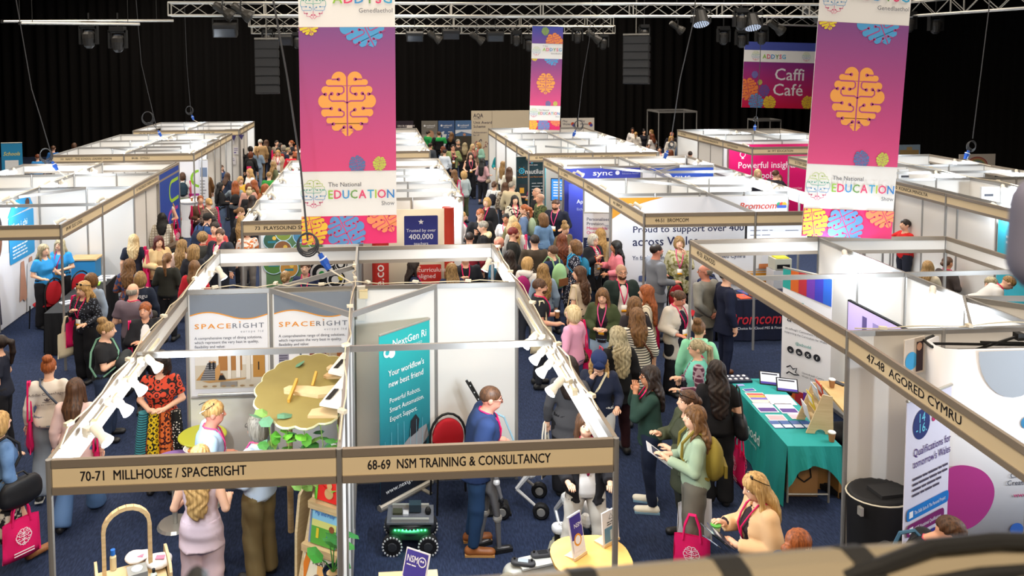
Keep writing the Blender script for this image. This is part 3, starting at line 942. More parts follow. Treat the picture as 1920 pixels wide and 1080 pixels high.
def hood(p, color):
 P = shared_p('hood', lambda: nets([U('el', (A3(0, -.09, 1.42), A3(.125, .07, .075)), .02), U('rc', (A3(-.09, -.02, 1.45), A3(.09, -.02, 1.45), .03, .03), .04), ('s', 0, 'rc', (A3(0, .03, 1.35), A3(0, .03, 1.6), .07, .07), None)], .024, None, fold(.004)))
 link('hood', P, mat(color, .85), p)
_sp = {}
def shared_p(k, fn):
 if k not in _sp:
  V, F = fn(); _sp[k] = new_mesh(k, V, F, True)
 return _sp[k]
def yoke(p, color):
 P = shared_p('yoke', lambda: nets([U('loft', grow(SEX['m']['loft'], k=.024, z0=1.27), .03), U('rc', (A3(.178, -.01, 1.375), A3(.245, -.03, 1.11), .078, .070), .03, [(A3(.23, 0, 1.17), A3(0, 0, -1))])], .03))
 link('green_yoke', P, mat(color, .8), p)
def patches(p):
 for sg in (-1, 1):
  MB().ball((sg*.275, -.150, 1.12), (.035, .03, .06), 8, 5).build('elbow_patch', mat('#2a211b', .8), p)
def phone(p, label, color):
 loc, rz = on(p, (.13, .36, 1.27))
 t = thing('phone', label, 'phone', loc, (math.radians(-20), 0, rz))
 MB().box((0, 0, 0), (.08, .012, .16)).build('case', mat(color, .5), t); MB().box((.02, .008, .055), (.03, .006, .03)).build('camera_lens', mat('#222222', .3), t)
def phone_back(p):
 loc, rz = on(p, (.10, -.17, .98))
 t = thing('phone', 'dark phone in the back pocket of the ombre blond woman', 'phone', loc, (0, 0, rz))
 MB().box((0, 0, 0), (.075, .012, .15)).build('case', mat('#26303f', .3, spec=.6), t); MB().box((0, -.008, 0), (.05, .004, .12)).build('screen', mat('#52627a', .2, spec=.6), t)
def paper(p, label, color):
 loc, rz = on(p, (.0, .34, 1.16))
 t = thing('leaflet', label, 'leaflet', loc, (math.radians(-55), 0, rz))
 MB().box((0, 0, 0), (.21, .004, .30)).build('sheet', mat(color, .5), t); MB().box((0, -.004, .03), (.15, .003, .12)).build('picture', mat('#3a3f55', .5), t)
def booklets(p):
 for i, (c, x, z) in enumerate((('#24304c', -.06, 1.17), ('#3a3d48', .06, 1.10), ('#2c3a55', .0, 1.04))):
  loc, rz = on(p, (x, .36, z))
  t = thing('booklet', ('%s dark printed booklet held by the woman in the beige blazer' % ('topmost', 'middle', 'lowest')[i]), 'booklet', loc, (math.radians(-50), 0, rz+.2*i))
  MB().box((0, 0, 0), (.17, .006, .24)).build('cover', mat(c, .4), t); MB().box((0, -.0045, .05), (.10, .002, .05)).build('title_block', mat('#cfd3da', .5), t)
 loc, rz = on(p, (.05, .36, 1.13))
 t = thing('pot', 'green-lidded snack pot held above the booklets by the woman in the beige blazer', 'pot', loc)
 MB().lathe([(.03, 0), (.042, .07)], n=14).build('tub', mat('#c9d8b9', .4), t); MB().lathe([(.045, .068), (.045, .08), (.03, .083)], n=14).build('lid', mat('#4f9a3c', .4), t)
def chestlogo(p):
 MB().box((.09, .148, 1.20), (.085, .004, .09)).build('badge', mat('#e6ece8', .4), p); MB().box((.09, .1515, 1.225), (.085, .003, .04)).build('badge_band', mat('#17935a', .4), p)
def printskirt(p):
 for i, (c, pt, c2, x) in enumerate((('#d9b81c', 'rings', '#15130f', .05), ('#3f8c95', 'stripe', '#16303a', .17), ('#d4692f', 'rings', '#3a1214', -.07), ('#171717', 'dots', '#e8e2d4', -.18))):
  MB().tube([(x, .15-abs(x)*.35, 1.02), (x*1.12, .20-abs(x)*.5, .75), (x*1.22, .225-abs(x)*.6, .46)], [.058, .066, .074], 8).build('cloth_panel', mat(c, .8, pat=pt, c2=c2, scale=1.2), p)
# ---------------------------------------------------------------- hall shell
def plane(name, pts, m):
 o = link(name, new_mesh(name, pts, [tuple(range(len(pts)))]), m); o['kind'] = 'structure'; return o
plane('floor', [(-22, -9, 0), (32, -9, 0), (32, 40, 0), (-22, 40, 0)], mat('#222a3e', 0.95, pat='carpet', c2='#2e3852', spec=.1))
plane('ceiling', [(-22, -9, 11), (-22, 40, 11), (32, 40, 11), (32, -9, 11)], mat('#0b0a0a', 0.95))
def curtain(name, a, b, z1, amp=.13, per=.55):
 a, b = Vector(a), Vector(b); L = (b-a).length; n = int(L/per*6); t = (b-a)/L; nn = Vector((-t.y, t.x))
 v = []; ph = 0
 for i in range(n+1):
  u = i/n*L; ph += 2*math.pi/6*random.uniform(.6, 1.4)
  p = a+t*u; o = amp*math.sin(ph)*random.uniform(.7, 1.1)
  q = p+nn*o; q2 = p+nn*(o*.6)
  v += [(q.x, q.y, 0), (q.x, q.y, z1*.55), (q2.x, q2.y, z1)]
 f = [(3*i+j, 3*i+3+j, 3*i+4+j, 3*i+1+j) for i in range(n) for j in (0, 1)]
 o = link(name, new_mesh(name, v, f, True), mat('#0d0b0a', 0.9, spec=.12)); o['kind'] = 'structure'; return o
curtain('wall_back', (-22, 38.5), (32, 38.5), 11)
curtain('wall_left', (-21, -9), (-21, 38.5), 11)
curtain('wall_right', (29, 38.5), (29, -9), 11)
plane('wall_front', [(-22, -9, 0), (-22, -9, 11), (32, -9, 11), (32, -9, 0)], mat('#1a1715', 0.9))
# ---------------------------------------------------------------- shell-scheme stands
ALU = mat('#9c9a97', 0.38, metal=0.45, spec=.5)
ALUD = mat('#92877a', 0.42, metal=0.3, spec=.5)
WHITE = mat('#e2e0dc', 0.55, spec=.25)
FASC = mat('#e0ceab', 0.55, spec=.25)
ZT = 2.5
_sm = {}
def shared(key, fn):
 if key not in _sm: _sm[key] = fn()
 return _sm[key]
def oct_post(h):
 return shared(('post', h), lambda: MB().lathe([(.023, 0), (.023, h)], n=8).mesh('post'))
def beam_mesh(l, w, h):
 l = round(l, 3)
 return shared(('beam', l, w, h), lambda: MB().box((l/2, 0, -h/2), (l, w, h)).mesh('beam'))
class Stand:
 def __init__(s, label, origin, group='shell-scheme exhibition stands'):
  s.o0 = Vector((origin[0], origin[1], 0))
  s.r = thing('exhibition_stand', label, 'stand', s.o0, group=None)
  s.posts = set()
 def part(s, name, me, m, p, rz=0):
  return link(name, me, m, s.r, (p[0]-s.o0.x, p[1]-s.o0.y, p[2]), (0, 0, rz))
 def post(s, x, y, z1=ZT):
  k = (round(x, 1), round(y, 1))
  if k in s.posts: return
  s.posts.add(k); s.part('post', oct_post(z1), ALU, (x, y, 0))
 def wall(s, p, q, post=True, m=None, n=None):
  p, q = Vector(p), Vector(q); L = (q-p).length; n = n or max(1, round(L)); a = math.atan2(q.y-p.y, q.x-p.x); l = L/n
  pan = shared(('panel', round(l, 3)), lambda: MB().box((round(l, 3)/2, 0, 1.25), (round(l, 3)-.03, .006, 2.40)).mesh('wall_panel'))
  for i in range(n):
   c = p.lerp(q, i/n)
   s.part('wall_panel', pan, m or WHITE, (c.x, c.y, 0), a)
   s.part('top_rail', beam_mesh(l-.03, .03, .055), ALU, (c.x+.015*math.cos(a), c.y+.015*math.sin(a), ZT), a)
   s.part('bottom_rail', beam_mesh(l-.03, .03, .05), ALU, (c.x+.015*math.cos(a), c.y+.015*math.sin(a), .07), a)
   s.post(c.x, c.y)
  s.post(q.x, q.y)
 def fascia(s, p, q, text=None, size=.088, x0=.2, posts=(True, True), bold=1.0, fit=None, gap=None, color=INK):
  p, q = Vector(p), Vector(q); L = (q-p).length; a = math.atan2(q.y-p.y, q.x-p.x)
  l = round(L-.046, 3)
  c = p+(q-p).normalized()*.023
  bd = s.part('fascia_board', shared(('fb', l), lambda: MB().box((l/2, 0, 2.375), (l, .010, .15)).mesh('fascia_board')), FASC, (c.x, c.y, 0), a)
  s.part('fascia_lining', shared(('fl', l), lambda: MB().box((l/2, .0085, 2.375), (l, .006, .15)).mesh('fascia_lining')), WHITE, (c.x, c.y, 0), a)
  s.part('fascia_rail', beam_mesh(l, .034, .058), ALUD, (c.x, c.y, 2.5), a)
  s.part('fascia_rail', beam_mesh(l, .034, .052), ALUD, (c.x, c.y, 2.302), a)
  if text:
   me = text_mesh(text, size, bold)
   o = link('lettering', me, mat(color, .6), bd, (x0, -.0065, 2.375-size*.36))
   if fit:
    xs = [v.co.x for v in me.vertices]; o.scale.x = fit/(max(xs)-min(xs))
  if posts[0]: s.post(p.x, p.y)
  if posts[1]: s.post(q.x, q.y)
  return bd
 def tie(s, p, q, name='tie_beam'):
  p, q = Vector(p), Vector(q); L = (q-p).length; a = math.atan2(q.y-p.y, q.x-p.x)
  s.part(name, beam_mesh(L, .03, .058), ALU, (p.x, p.y, ZT-.001), a)
# front centre block
F = Stand('nearest white shell stand in the centre, two numbered fascias facing the viewer', (0, 0))
F.wall((0, 4), (4, 4)); F.wall((2, 0), (2, 4)); F.wall((2, 4), (2, 6))
F.fascia((0, 0), (2, 0), '70-71  MILLHOUSE / SPACERIGHT', x0=.185, fit=1.14, size=.10, bold=1.3)
F.fascia((2, 0), (4, 0), '68-69  NSM TRAINING & CONSULTANCY', x0=.175, fit=1.32, size=.10, bold=1.3)
for y in (6, 4, 2): F.fascia((0, y), (0, y-2), posts=(y != 2, False))
for y in (0, 2, 4): F.fascia((4, y), (4, y+2), posts=(False, y >= 2))
F.fascia((2, 6), (0, 6)); F.fascia((4, 6), (2, 6))
F.tie((0, 2), (2, 2)); F.tie((2, 2), (4, 2))
F.tie((1, 4), (2, 3), 'brace'); F.tie((3, 4), (2, 3), 'brace'); F.tie((1, 4), (2, 5), 'brace')
P1 = Stand('white shell stand behind the front block, rows of open cells, playground pictures under its fascia', (0, 8))
P1.fascia((0, 8), (2, 8), '73  PLAYSOUND SERVICES', x0=.19, fit=1.12)
P1.wall((2, 8), (2, 16)); P1.wall((0, 10), (4, 10)); P1.wall((0, 12), (4, 12)); P1.wall((0, 14), (4, 14))
for y in (16, 14, 12, 10): P1.fascia((0, y), (0, y-2), posts=(True, True))
for y in (10, 12, 14): P1.fascia((4, y), (4, y+2))
P1.fascia((2, 16), (0, 16)); P1.fascia((4, 16), (2, 16))
P1.post(2, 8); P1.tie((2, 11), (4, 11)); P1.tie((0, 9), (2, 9)); P1.tie((2, 13), (4, 13))
P2 = Stand('white shell stand half hidden behind the big central banner, small plain fascia', (0, 17.8))
P2.fascia((0, 17.8), (2, 17.8)); P2.fascia((2, 17.8), (3.9, 17.8))
P2.wall((2, 17.8), (2, 25.4)); P2.wall((0, 19.8), (3.9, 19.8)); P2.wall((0, 21.7), (3.9, 21.7)); P2.wall((0, 23.6), (3.9, 23.6)); P2.wall((0, 25.4), (3.9, 25.4))
for a, b in ((25.4, 23.6), (23.6, 21.7), (21.7, 19.8), (19.8, 17.8)):
 P2.fascia((0, a), (0, b)); P2.fascia((3.9, b), (3.9, a))
R1 = Stand('near right white shell stand, long slanting fascia and a wall-mounted screen inside', (7, 0))
R1.fascia((7, 5.95), (7, 2), '49-50  ADNODD', x0=.22, fit=.62, size=.10)
R1.fascia((7, 2), (6.83, -.4), '47-48  AGORED CYMRU', x0=.33, fit=1.35, size=.115)
R1.fascia((9, 5.95), (7, 5.95)); R1.fascia((10.95, 5.85), (9, 5.95)); R1.fascia((10.95, 3.9), (10.95, 5.85)); R1.fascia((10.95, 1.9), (10.95, 3.9))
R1.wall((9, 2), (9, 5.95)); R1.wall((7, 2), (11, 2)); R1.post(9, 5.95)
R1.tie((7, 4), (9, 4)); R1.tie((9, 4), (11, 4)); R1.tie((9, 3), (8.3, 2), 'brace'); R1.wall((9, 3), (10.2, 2.0), n=1)
R1.tie((9, 3), (11, 2.8), 'brace'); R1.wall((10.95, 2), (10.95, -.4)); R1.fascia((6.83, -.4), (9, -.4), posts=(True, True)); R1.fascia((9, -.4), (10.95, -.4))
R2 = Stand('right of the middle aisle, stand with orange-cornered white mural and blue walls', (7, 8))
R2.fascia((7, 8), (9, 7.95), '44-51  BROMCOM', x0=.17, fit=.60, size=.095)
R2.fascia((9, 7.95), (11, 7.9))
for y, t in ((10, '44-51  BROMCOM'), (12, '2  JAM PILL JONES'), (14, '2  SIMS'), (15.8, '1  SYNC DATA')):
 R2.fascia((7 if y < 13 else 6.9, y), (7, y-2 if y < 15 else 14), t, x0=.2, fit=.55)
R2.wall((7, 10), (10.7, 10)); R2.wall((7, 12), (10.9, 12)); R2.wall((7, 14), (10.9, 14)); R2.wall((9, 10), (9, 15.8))
R2.fascia((8.9, 15.8), (6.9, 15.8)); R2.fascia((10.9, 15.8), (8.9, 15.8))
for y in (8, 10, 12, 14): R2.fascia((10.95, y), (10.95, min(y+2, 15.8)))
R2.tie((9, 8), (9, 10)); R2.tie((8, 14), (9, 13), 'brace'); R2.tie((9, 13), (10, 14), 'brace'); R2.tie((9, 11), (8, 12), 'brace'); R2.tie((9, 13), (11, 13)); R2.tie((9, 11), (11, 10.8), 'brace')
R3 = Stand('far right-centre shell stand with dark blue sign beside the aisle', (6.7, 16.8))
R3.fascia((6.68, 16.8), (8.55, 16.8), '65  NAUTILUS IPAD LEARNING WALKS', x0=.17, fit=1.22)
R3.fascia((8.55, 16.8), (10.45, 16.8), '40   WIDGIT', x0=.2, fit=.38)
for a, b, t in ((25.0, 23.1, None), (23.1, 21, None), (21, 18.9, '67  DATA'), (18.9, 16.8, '66  LEARNING')): R3.fascia((6.72, a), (6.72, b), t, x0=.5, fit=.6)
R3.wall((8.6, 16.8), (8.6, 25)); R3.wall((6.7, 20.8), (10.5, 20.8)); R3.wall((6.7, 23), (10.5, 23)); R3.wall((6.7, 25), (10.5, 25)); R3.wall((8.6, 18.8), (10.5, 18.8)); R3.wall((6.7, 18.8), (7.3, 18.8))
for a, b in ((16.8, 18.9), (18.9, 21), (21, 23), (23, 25)): R3.fascia((10.5, a), (10.5, b))
R3.tie((8.6, 17.8), (7.6, 18.8), 'brace')
RA = Stand('far right shell stand with the bright pink wall under its fascia', (13.7, 17.6))
RA.fascia((13.7, 17.6), (15.7, 17.6), '34  FFT EDUCATION', x0=.45, fit=.8); RA.fascia((15.7, 17.6), (17.7, 17.6))
for a, b, t in ((23.5, 21.6, '36  XXXXX'.replace('XXXXX', 'ITOOLS')), (21.6, 19.6, '37 PEARSON PHYSICS FORMULAS EDUCATION'), (19.6, 17.6, '34 FFT EDUCATION')): RA.fascia((13.7, a), (13.7, b), t, x0=.3, fit=min(1.3, .045*len(t)))
RA.wall((13.7, 19.6), (17.7, 19.6)); RA.wall((13.72, 19.6), (13.72, 21.6)); RA.wall((13.7, 21.6), (17.7, 21.6)); RA.wall((13.7, 23.5), (17.7, 23.5)); RA.wall((15.7, 19.6), (15.7, 23.5))
for a, b in ((17.6, 19.6), (19.6, 21.6), (21.6, 23.5)): RA.fascia((17.7, a), (17.7, b))
RB = Stand('right-hand shell stand behind the near right stand, long fascia of company names', (13.65, 7))
for a, b, t, f in ((15.4, 13.4, '33 STEM LEARNING UK', 1.0), (13.4, 11.3, '32  ATHLETICS', .9), (11.3, 9.4, '30  KONICA MINOLTA', 1.05), (9.4, 7.4, None, 0)):
 RB.fascia((13.65, a), (13.65, b), t, x0=.3 if f != .9 else .95, fit=f or None, size=.1)
RB.wall((13.9, 13.4), (13.9, 7.4)); RB.wall((15.65, 15.4), (15.65, 7.4)); RB.wall((13.9, 13.4), (17.7, 13.4)); RB.wall((13.9, 11.3), (17.7, 11.3)); RB.wall((15.65, 9.4), (17.7, 9.4)); RB.wall((15.65, 15.4), (17.7, 15.4))
RB.fascia((13.65, 15.4), (15.65, 15.4)); RB.fascia((17.7, 9.4), (17.7, 15.4), posts=(False, True)); RB.tie((13.9, 12.3), (17.7, 12.3))
L1 = Stand('near left white shell stand with a schoolboy photo wall and blue side graphic', (-3, 8))
L1.fascia((-7.05, 8), (-5.02, 8)); L1.fascia((-5.02, 8), (-3, 8))
for y, t, f in ((8, '89-90  ELEC LOGIC', .75), (10, None, 0), (12, '81  WALES BRAZED CONSERVATION CENTRE', 1.7), (14, '87  LEARNING', .8)): L1.fascia((-3, y), (-3, y+2), t, x0=.18, fit=f or None, posts=(True, True))
L1.wall((-5.02, 8.2), (-5.02, 16)); L1.wall((-7, 12), (-3, 12)); L1.wall((-7, 14), (-3, 14)); L1.wall((-3.02, 12), (-3.09, 16)); L1.wall((-7, 10), (-5, 10)); L1.wall((-7.05, 8), (-7.05, 16))
L1.fascia((-3, 16), (-5, 16)); L1.fascia((-5, 16), (-7.05, 16)); L1.tie((-5, 10), (-3, 10)); L1.tie((-5, 11), (-4, 12), 'brace')
L2 = Stand('left shell stand behind the near left one, two names on its front fascia', (-3.05, 18))
L2.fascia((-7.1, 18), (-5.06, 18), '101  NAHT - THE SCHOOL LEADERS UNION', x0=.2, fit=1.45); L2.fascia((-5.06, 18), (-3.05, 18), '84-86   DYSGU', x0=.2, fit=.5)
for a, b, t in ((18, 19, None), (19, 21, '82  DBC'), (21, 23, '81  ISC'), (23, 24.2, None)): L2.fascia((-3.05, a), (-3.05, b), t, x0=.15, fit=.45, posts=(a != 19, True))
L2.wall((-5.06, 18), (-5.06, 24.2)); L2.wall((-7.1, 20), (-3.9, 20)); L2.wall((-7.1, 22), (-3.05, 22)); L2.wall((-7.1, 24.2), (-3.05, 24.2)); L2.wall((-7.1, 18.1), (-7.1, 24.2)); L2.tie((-5.06, 19), (-3.05, 19)); L2.tie((-5.06, 21), (-3.05, 21)); L2.tie((-6.1, 20), (-5.06, 19), 'brace')
L2.wall((-3.3, 21.0), (-3.3, 24.2))
L3 = Stand('farthest left shell stand with two small names and pennants on the fascia', (-3.05, 25.7))
L3.fascia((-7.1, 25.7), (-5.06, 25.7), '105-106  PHIZ COMMS', x0=.2, fit=.75); L3.fascia((-5.06, 25.7), (-3.05, 25.7), 'PLAY WELL FOR LIFE', x0=.3, fit=.75)
for a, b in ((25.7, 27.7), (27.7, 29.7)): L3.fascia((-3.05, a), (-3.05, b)); L3.fascia((-7.1, b), (-7.1, a))
L3.wall((-7.1, 29.7), (-3.05, 29.7)); L3.wall((-5.06, 27.7), (-5.06, 29.7)); L3.wall((-3.6, 25.9), (-3.05, 25.9)); L3.wall((-3.05, 26), (-3.05, 27.7)); L3.tie((-5.06, 25.7), (-5.06, 27.7)); L3.tie((-7.1, 27.7), (-3.05, 27.7))
# ---------------------------------------------------------------- clip-on spotlights along the stands
_spot = {}
def num(i): return ['first', 'second', 'third', 'fourth', 'fifth', 'sixth', 'seventh', 'eighth', 'ninth', 'tenth', 'eleventh', 'twelfth', 'thirteenth', 'fourteenth', 'fifteenth'][i]
def spotlight(loc, aim, label, power=34, group=None, lit=True, arm=.16):
 """white clip-on spotlight: a clamp on the beam, an arm, a can and a glowing bulb face"""
 loc = Vector(loc); aim = Vector(aim)
 t = thing('spotlight', label, 'spotlight', loc, group=group)
 h = Vector((aim.x-loc.x, aim.y-loc.y, 0)).normalized()
 t.rotation_euler = (0, 0, math.atan2(h.y, h.x)-math.pi/2)
 d = aim-loc-h*arm; pitch = math.atan2(-d.z, Vector((d.x, d.y)).length)
 W = mat('#e9e4d8', .4)
 if not _spot:
  _spot['clamp'] = MB().box((0, 0, .02), (.05, .05, .05)).box((0, .0, -.02), (.03, .06, .03)).mesh('clamp')
  _spot['arm'] = MB().tube([(0, .02, .02), (0, .07, .035), (0, arm, .02)], .012, 6).mesh('arm')
  _spot['can'] = MB().lathe([(.018, -.10), (.034, -.095), (.036, -.02), (.030, .0), (.046, .055), (.052, .085), (.047, .085)], n=14).mesh('can', True)
  _spot['bulb'] = MB().lathe([(.0465, .080), (.040, .088), (.0, .092)], n=14).mesh('bulb', True)
 link('clamp', _spot['clamp'], W, t); link('arm', _spot['arm'], W, t)
 can = link('lamp_can', _spot['can'], W, t, (0, arm, .02), (-(math.pi/2+pitch), 0, 0))
 link('bulb', _spot['bulb'], mat('#f4f8ff', emit=30.0), can)
 if lit:
  l = bpy.data.lights.new('lamp', 'POINT'); l.energy = power*2.3; l.color = (0.80, 0.90, 1.0); l.shadow_soft_size = .04
  lo = bpy.data.objects.new('lamp', l); COL.objects.link(lo); lo.parent = can; lo.location = (0, 0, .17); lo.rotation_euler = (math.pi, 0, 0)
 return t
def light_bar(a, b, label, group='light bars along the stand fascias'):
 t = thing('light_bar', label, 'light bar', a)
 b = Vector(b)-Vector(a)
 MB().bar((0, 0, 0), b, .022, .03).build('track', mat('#d9cdb2', .5), t)
 MB().box((0, 0, 0), (.05, .05, .05)).build('end_cap', mat('#d9cdb2', .5), t)
 return t
ords = ['nearest', 'second nearest', 'third nearest', 'fourth nearest', 'fifth nearest', 'sixth nearest']
for i, y in enumerate((.55, 1.05, 1.45, 1.95)):
 spotlight((.06, y, 2.42), (1.3, y-.8, 1.75), 'white clip spotlight inside the left fascia of the front stand, %s of four' % ords[i], 19)
spotlight((.08, 5.0, 2.42), (1.2, 4.6, .9), 'white clip spotlight above the left rear cell of the front stand', 20)
light_bar((.05, .75, 2.40), (.05, 1.3, 2.40), 'grey light bar inside the left fascia, nearer one'); light_bar((.05, 1.6, 2.40), (.05, 2.6, 2.40), 'grey light bar inside the left fascia, farther one')
for i, y in enumerate((1.15, 1.55, 1.85, 2.25)):
 spotlight((3.94, y, 2.42), (2.7, y-.8, 1.7), 'white clip spotlight inside the right fascia of the front stand, %s of four' % ords[i], 21)
spotlight((3.93, 5.1, 2.42), (3.0, 4.7, .9), 'white clip spotlight above the right rear cell of the front stand', 20)
light_bar((3.95, 1.0, 2.41), (3.95, 3.6, 2.41), 'cream light bar inside the right fascia of the front stand')
def cell_lights(S, pts, where, power=24):
 for i, (a, b) in enumerate(sorted(pts, key=lambda q: q[0][1]*10+q[0][0])):
  spotlight((a[0], a[1], 2.44), (b[0], b[1]-1.5, 1.75), 'white clip spotlight on %s, %s from the near end' % (where, num(i)), power)
cell_lights(P1, [((.08, 8.9), (1, 9.6)), ((.08, 10.8), (1.2, 11.6)), ((.08, 12.8), (1.2, 13.6)), ((.08, 14.8), (1.2, 15.4))], 'the left side of the second block')
cell_lights(P1, [((3.92, 9.9), (3, 9.0)), ((3.92, 10.7), (2.8, 11.5)), ((3.92, 12.2), (2.8, 13.4)), ((3.92, 12.8), (2.8, 13.8)), ((3.92, 14.8), (2.8, 15.5))], 'the right side of the second block')
cell_lights(P2, [((.08, 18.6), (1, 19.5)), ((.08, 20.6), (1, 21.4)), ((.08, 22.6), (1, 23.4)), ((3.82, 18.6), (3, 19.5)), ((3.82, 20.6), (3, 21.4)), ((3.82, 22.6), (3, 23.4))], 'the stand behind the banner', 20)
cell_lights(R1, [((10.88, 4.3), (9.6, 4.2)), ((10.88, 3.0), (9.8, 3.4)), ((8.93, 3.4), (7.9, 3.6)), ((8.93, 5.2), (7.9, 4.6))], 'the near right stand', 24)
for i, x in enumerate((8.6, 9.7)): spotlight((x, -.32, 2.44), (x-.5, 1.5, 1.2), 'added unseen spotlight on the front fascia of the near right stand, %s from the aisle' % num(i), 30)  # pair out of view, added to brighten the white pop-up wall
cell_lights(R2, [((10.88, 10.7), (9.6, 11.6)), ((10.88, 11.2), (9.6, 11.9)), ((10.88, 11.8), (9.7, 11.8)), ((10.88, 12.5), (9.6, 13.6)), ((10.88, 9.2), (9.4, 9.7)), ((7.08, 9.0), (8.2, 9.7)), ((7.08, 11.2), (8.2, 11.8)), ((7.08, 13.2), (8.2, 13.8)), ((7.08, 14.9), (8.2, 15.2)), ((10.88, 14.9), (9.8, 15.2))], 'the mural stand', 22)
cell_lights(R3, [((6.8, 17.7), (7.6, 18.5)), ((10.42, 17.7), (9.6, 18.6)), ((10.42, 18.3), (9.4, 18.7)), ((6.8, 19.9), (7.6, 20.6)), ((10.42, 19.9), (9.6, 20.6)), ((6.8, 22), (7.6, 22.8)), ((10.42, 22), (9.6, 22.8)), ((8.5, 24), (7.5, 24.8))], 'the far right-centre stand', 20)
cell_lights(RA, [((13.8, 18.6), (14.7, 19.4)), ((17.6, 18.6), (16.6, 19.4)), ((13.8, 20.6), (14.8, 21.4)), ((17.6, 20.6), (16.6, 21.4)), ((15.6, 22.6), (14.6, 23.3))], 'the pink-walled stand', 22)
cell_lights(RB, [((13.72, 8.4), (13.9, 7.9)), ((13.72, 12.6), (13.9, 12.2)), ((15.58, 12.3), (14.6, 12.2)), ((15.58, 10.3), (14.6, 10.3)), ((15.58, 8.3), (14.7, 8.3)), ((13.8, 14.4), (14.8, 14.4)), ((17.6, 12.3), (16.6, 12.4)), ((17.6, 14.3), (16.6, 14.4))], 'the right-hand far stand', 22)
cell_lights(L1, [((-3.08, 8.6), (-4.4, 9.4)), ((-3.08, 10.6), (-4.2, 11.7)), ((-4.94, 10.4), (-4.0, 11.6)), ((-4.94, 13), (-3.8, 13.4)), ((-5.1, 13), (-6.2, 13.4)), ((-5.1, 11), (-6.2, 11.6)), ((-4.94, 15), (-3.8, 15.2)), ((-5.1, 15), (-6.2, 15.2)), ((-6.95, 15.2), (-6, 15)), ((-6.95, 9), (-6, 9.2))], 'the near left stand', 20)
cell_lights(L2, [((-3.13, 18.8), (-4.2, 19.6)), ((-5.14, 19), (-6.2, 19.5)), ((-3.4, 21.2), (-4.4, 21.6)), ((-5.14, 21), (-6.2, 21.6)), ((-4.98, 23), (-3.8, 23.4)), ((-5.14, 23), (-6.2, 23.4)), ((-3.1, 22.6), (-3.3, 22.4))], 'the two-name stand', 20)
cell_lights(L3, [((-3.2, 28.6), (-4.2, 29)), ((-5.14, 28.6), (-6.2, 29)), ((-5.14, 27), (-6.2, 27.4)), ((-3.1, 26.3), (-3.2, 25.95))], 'the farthest left stand', 20)
BB, HH, BH, HB, DB = ('bent', 'bent'), ('hold', 'hold'), ('bent', 'hold'), ('hold', 'bent'), ('down', 'bent')
# ---------------------------------------------------------------- the visitors
p = person(-2.68, 5.04, 262, 'woman with dark ponytail in a black polo shirt, forearm out, cut by the picture edge', H=1.65, lod=1, hair='pony',hc='dark',top='#1d2130',sl='short',arms=BB,bot='#17171c',bk='wide')
p = person(-1.70, 4.17, 348, 'woman with ginger bun, cream printed sweatshirt and grey wide jeans, seen from behind', H=1.65, lod=0, hair='bun',hc='ginger',top='#d8cfc4',bot='#77808c',bk='wide',legs='walk',hem=.86,shoe='#222222',sole='#d8d4c8')
tote(p,'pink tote bag on the shoulder of the woman with the ginger bun','ls')
backprint(p,['Adidas Copenhagen'],'#4a4246',True)
strap_cross(p,'#4b5566')
p = person(-1.14, 3.50, 2, 'woman with straight dark brown hair in a pale pink shirt and flared jeans, walking away', H=1.65, lod=0, hair='long',hc='brown',top='#d9b8b0',bot='#4a678f',bk='flare',legs='walk',loose=.16,hem=.78)
tote(p,'pink tote bag on the far shoulder of the woman in the pale pink shirt','rs',long_=1.2)
p = person(-1.61, 2.70, 40, 'woman in a denim jacket and black and cream patterned skirt carrying a black bag', H=1.65, lod=0, hair='bob',hc='blond',top='#5f7ea6',tp='cloth',tc2='#3d5a82',bot='#1c1b1c',bk='skirt',bp='blotch',bc2='#cfc6b4',arms=DB,legs='walk',shoe='#9a6238')
handbag(p,'large black bag on the arm of the woman in the denim jacket','#17171a','re',w_=.44,h_=.34)
tote(p,'pink tote bag dangling from the hand of the woman in the denim jacket','rh',w_=.38)
backpack(p,'black rucksack on the woman in the denim jacket','#1b1b1d')
p = person(-2.48, 7.53, 205, 'woman with long blond hair, sunglasses on head, black floral blouse and hanging badge', H=1.65, lod=1, hair='wavy',hc='blond',top='#1b1d25',tp='dots',tc2='#6d7686',bot='#15161c',bk='wide',arms=('chest','bent'),lan=PINK,badge=True,nod=8,wide=1.08)
tote(p,'cream tote bag on the arm of the woman in the black floral blouse','re',color='#d9cdb0',logo=False)
tote(p,'pink tote bag behind the cream one on the woman in black floral','rs')
glasses_up(p)
p = person(-2.54, 8.04, 205, 'woman with brown bob and soft grey-blue blouse standing behind the woman with the badge', H=1.65, lod=1, hair='bob',hc='light',top='#8f9fb4',bot='#20222c',loose=.15,nod=10)
p = person(-1.47, 5.48, 88, 'woman with a dark blond bun and black tee, arms folded over a folded black coat', H=1.65, lod=1, hair='bun',hc='dirty',top='#1b1b1e',sl='short',arms=('fold','fold'),bot='#27344c',bk='wide',legs='st',wide=1.15,nod=6)
coat_over(p,'black padded coat folded over the arms of the woman with the bun','#24282a')
strap_cross(p,'#6e9c86')
p = person(-1.16, 6.31, 165, 'young woman with ginger ponytail, white tee and black cardigan, arms folded', H=1.65, lod=1, hair='pony',hc='ginger',skin='p',top='#d9d6d4',jk='#1b1b20',arms=('fold','fold'),bot='#1b1c22',turn=20)
tote(p,'pink tote bag on the shoulder of the young ginger woman','rs')
p = person(-1.52, 6.91, 12, 'bald man in a mauve polo shirt, dark jacket on his arm, seen from behind', H=1.77, lod=1, sex='m',hair='fringe',hc='grey',top='#6d5f6a',sl='short',arms=BB,bot='#23242c',lan=PINK)
coat_over(p,'dark jacket hanging over the arm of the bald man in mauve','#2a2724')
